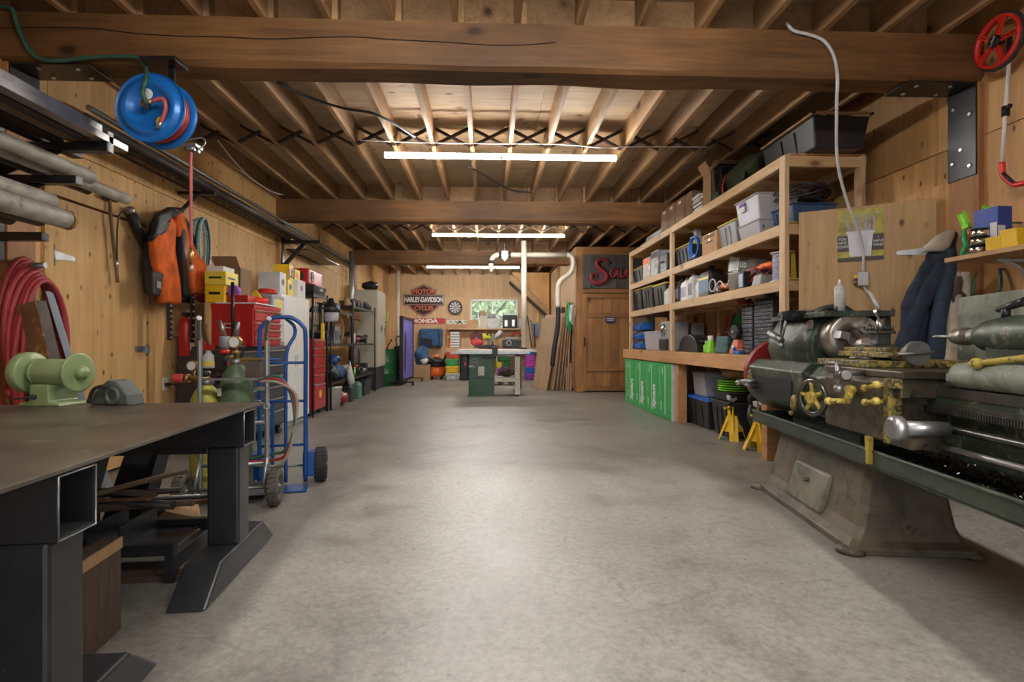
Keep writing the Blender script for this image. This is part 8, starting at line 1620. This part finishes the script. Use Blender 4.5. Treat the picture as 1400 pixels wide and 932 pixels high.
obj('pipe', MB().cyl((0, 0, 0), (0, 0, ZJ - zt - .003), .055, n=20), m_pvc, dv); obj('base_collar', MB().cyl((0, 0, 0), (0, 0, .03), .066, n=20), m_black, dv)
# ---- stair underside, electric box and clutter in the back right corner
Ys = 16.2
a = B(697, 383, Ys); b = B(751, 432, Ys); st = thing('stair_stringer', 'underside of a wooden stair rising in the back right corner', 'stair', (a.x, Ys, b.z)); dx, dz = b.x - a.x, a.z - b.z
obj('stringer', MB().prism([(0, dz + .0), (0, dz + .20), (dx, .20), (dx, 0)], -.02, .03, 'y'), m_stud if 0 else m_joist, st); obj('edge', MB().prism([(0, dz - .05), (0, dz), (dx, 0), (dx, -.05)], -.04, .6, 'y'), m_brace, st)
obj('side_panel', MB().prism([(.06, dz + .20), (.06, ZJ - .03 - b.z), (dx, ZJ - .03 - b.z), (dx, .20)], .0, .03, 'y'), m_plyR, st)
for k in range(5): f = (k + .5) / 5; obj('tread', MB().bb(dx * f - .12, .031, dz * (1 - f) + .08, dx * f + .12, .6, dz * (1 - f) + .11), m_joist, st)
a, b = B(728, 460, 16.9), B(748, 442, 16.9); t = thing('breaker_panel', 'wide blue gray electrical panel box on the back wall', 'electrical panel', ((a.x + b.x) / 2, YW, (a.z + b.z) / 2)); w_ = (b.x - a.x) / 2; h2 = (b.z - a.z) / 2
m_ep = mat('panel_gray', (.20, .25, .30), .45); obj('box', MB().bb(-w_, -.16, -h2, w_, 0, h2), m_ep, t, bev=.006); obj('door', MB().bb(-w_ + .02, -.17, -h2 + .02, w_ * .2, -.161, h2 - .02), m_ep, t, bev=.002); obj('door', MB().bb(w_ * .24, -.17, -h2 + .02, w_ - .02, -.161, h2 - .02), m_ep, t, bev=.002); obj('handle', MB().bb(w_ * .26, -.185, -.05, w_ * .32, -.17, .05), m_bright, t)
for px, py0, py1, m_, lb in ((735, 418, 442, m_ylid, 'left yellow conduit rising above the electrical panel'), (742, 425, 442, m_pvc, 'right cream conduit rising above the electrical panel')):
    a, b = B(px, py0, 17.0), B(px, py1, 17.0); tag(obj('conduit', MB().tube(sm([a + Vector((-.15, 0, .12)), a, b]), .018, 8), m_), lb, 'conduit', 'conduits above the electrical panel')
t = thing('golf_clubs', 'dark long handled tools leaning left of the electrical panel', 'tools', (B(727, 480, 16.5).x, 16.5, zc)); 
for k in range(3): obj('shaft', MB().cyl((0 + .05 * k, 0, .001), (-.12 + .1 * k, .1, .95 - .12 * k), .018, n=8), [m_dark, m_steel, m_black][k], t)
# leaning sheet goods against the store room wall
for k in range(6):
    ya = 11.9 + .35 * k; H = [1.02, 1.62, 1.70, 1.64, 1.50, 1.45][k]; W = [.62, 1.05, 1.1, 1.1, .9, .8][k]; bx = [1.27, 1.42, 1.50, 1.57, 1.63, 1.69][k]; tx = [1.48, 1.66, 1.70, 1.745, 1.77, 1.80][k]
    t = thing('sheet_panel', ['short front board leaning against the tall sheets', 'large tan sheet leaning in front, store room wall', 'second tan sheet leaning against the store room wall', 'third tan sheet leaning against the store room wall', 'fourth sheet leaning against the store room wall', 'sheet nearest the store room wall in leaning stack'][k], 'panel', (bx, 12.05 + .0 * k, .002), group='boards leaning against the store room wall')
    t.rotation_euler = (0, atan2(tx - bx, H), [.42, .36, .30, .22, .12, .05][k]); obj('panel', MB().bb(-.018, 0, 0, .0, W, H), m_board, t, bev=.002); obj('edge_band', MB().bb(-.0185, -.002, 0, .0005, -.0005, H), m_kraft, t)
for k in range(3): t = thing('narrow_board', ['left', 'middle', 'right'][k] + ' narrow board standing before the cedar corner post', 'board', (1.66 + .05 * k, 11.80 + .03 * k, .001), group='narrow boards by the cedar corner post'); obj('board', MB().bb(-.016, -.01, 0, .016, .01, [.50, .92, .60][k]), m_board, t); obj('end_grain', MB().bb(-.016, -.01, [.50, .92, .60][k], .016, .01, [.501, .921, .601][k]), m_kraft, t)
# cords and straps hanging on the store room wall
for k, (px, py0, py1, m_, lb, w_) in enumerate(((764, 430, 455, m_olive, 'green leafy bundle of cords at left on store room wall', .05), (768, 422, 470, mat('gray_violet', (.16, .13, .20), .7), 'gray violet cord hank hanging on store room wall', .05), (774, 420, 465, m_rough, 'brown cord hank hanging on the store room wall', .06), (782, 414, 454, m_limeg, 'bright green hose hank hanging near the cedar post', .07), (786, 418, 445, m_lgray, 'white cord hank hanging beside the bright green hose', .04))):
    Y = 760 * 1.79 / (px - 668); a = atX(px, py0, 1.79); b = atX(px, py1, 1.79); t = thing('cord_hank', lb, 'cord', (1.77, a.y, a.z), group='hanks hung on the store room wall'); L = a.z - b.z
    for j in range(5): obj('loop', MB().tube([(-.02 - .012 * j, (w_ * 4 + .03 * j) * .5 * sin(2 * pi * i / 18), -L / 2 * (1 - cos(2 * pi * i / 18)) * (1 - .05 * j)) for i in range(18)], .013, 6, True), m_, t)
    obj('hook', MB().cyl((-.05, 0, 0), (.058, 0, -.01), .008, n=6), m_steel, t)
t = thing('red_clamps', 'orange bar clamps hanging below the electrical panel', 'clamps', (B(750, 480, 16.3).x, 16.42, .45)); 
for k in range(3): obj('clamp_bar', MB().bb(-.10 + .08 * k, -.015, .0, -.06 + .08 * k, .015, .40), m_orange, t); 
obj('hanger', MB().bb(-.14, -.02, .38, .16, .02, .415), m_steel, t)
t = thing('yellow_machine', 'dark yellow small machine under the back counter corner', 'machine', (B(735, 515, 16.7).x, 16.75, 0)); obj('body', MB().ball((0, 0, .24), .22, 18, 10, (1, .8, 1)), m_yellow if 0 else mat('mustard', (.30, .20, .03), .5), t); obj('base', MB().bb(-.16, -.12, 0, .16, .12, .06), m_dark, t)
# ---- store room door signs
sgc = B(834.5, 437.3, CY); t = thing('small_sign', 'small navy blue notice with two pale lines on cedar door', 'sign', (sgc.x, CY - .007, sgc.z)); obj('plate', MB().bb(-.10, -.004, -.062, .10, 0, .062), mat('notice_navy', (.02, .025, .12), .4), t); obj('printed_lines', MB().bb(-.08, -.005, .022, .08, -.004, .036).bb(-.07, -.005, -.012, .07, -.004, .004), m_paper, t, kind='stuff')
a, b = B(796.5, 394, CY), B(861, 348.5, CY); bw, bh = 1.25, b.z - a.z
t = thing('carved_sign', 'weathered gray board sign with red script letters above cedar door', 'sign', (a.x + bw / 2, CY, a.z)); n = 7
for k in range(n): obj('plank', MB().bb(-bw / 2 + bw * k / n + .002, -.03, 0, -bw / 2 + bw * (k + 1) / n - .002, -.005, bh), m_old, t, bev=.003)
m_sr = mat('script_red', (.20, .018, .026), .5, 0, .12)
X0 = -bw / 2 + .17; Sc = lambda x, z: (X0 + x, -.05, z + .33)
S1 = sm([Sc(.38, .18), Sc(.32, .25), Sc(.20, .27), Sc(.12, .20), Sc(.16, .10), Sc(.28, .0), Sc(.33, -.10), Sc(.25, -.20), Sc(.10, -.22), Sc(0, -.14), Sc(.02, -.05), Sc(.10, -.04), Sc(.13, -.10)], 5)
nn = len(S1); obj('letter', MB().tube(S1, [.024 + .036 * sin(pi * i / (nn - 1)) for i in range(nn)], 8), m_sr, t)
obj('letter', MB().tube(sm([Sc(.55, .04), Sc(.47, .08), Sc(.41, 0), Sc(.44, -.10), Sc(.52, -.06), Sc(.57, .06), Sc(.56, -.05), Sc(.61, -.10)], 5), .028, 8), m_sr, t)
obj('letter', MB().tube(sm([Sc(.64, .08), Sc(.62, -.03), Sc(.66, -.10), Sc(.73, -.04), Sc(.76, .08), Sc(.75, -.04), Sc(.80, -.10), Sc(.86, -.04)], 5), .028, 8), m_sr, t)
obj('letter', MB().tube(sm([Sc(.88, .02), Sc(.90, .10), Sc(.89, -.1)], 5), .028, 8), m_sr, t)
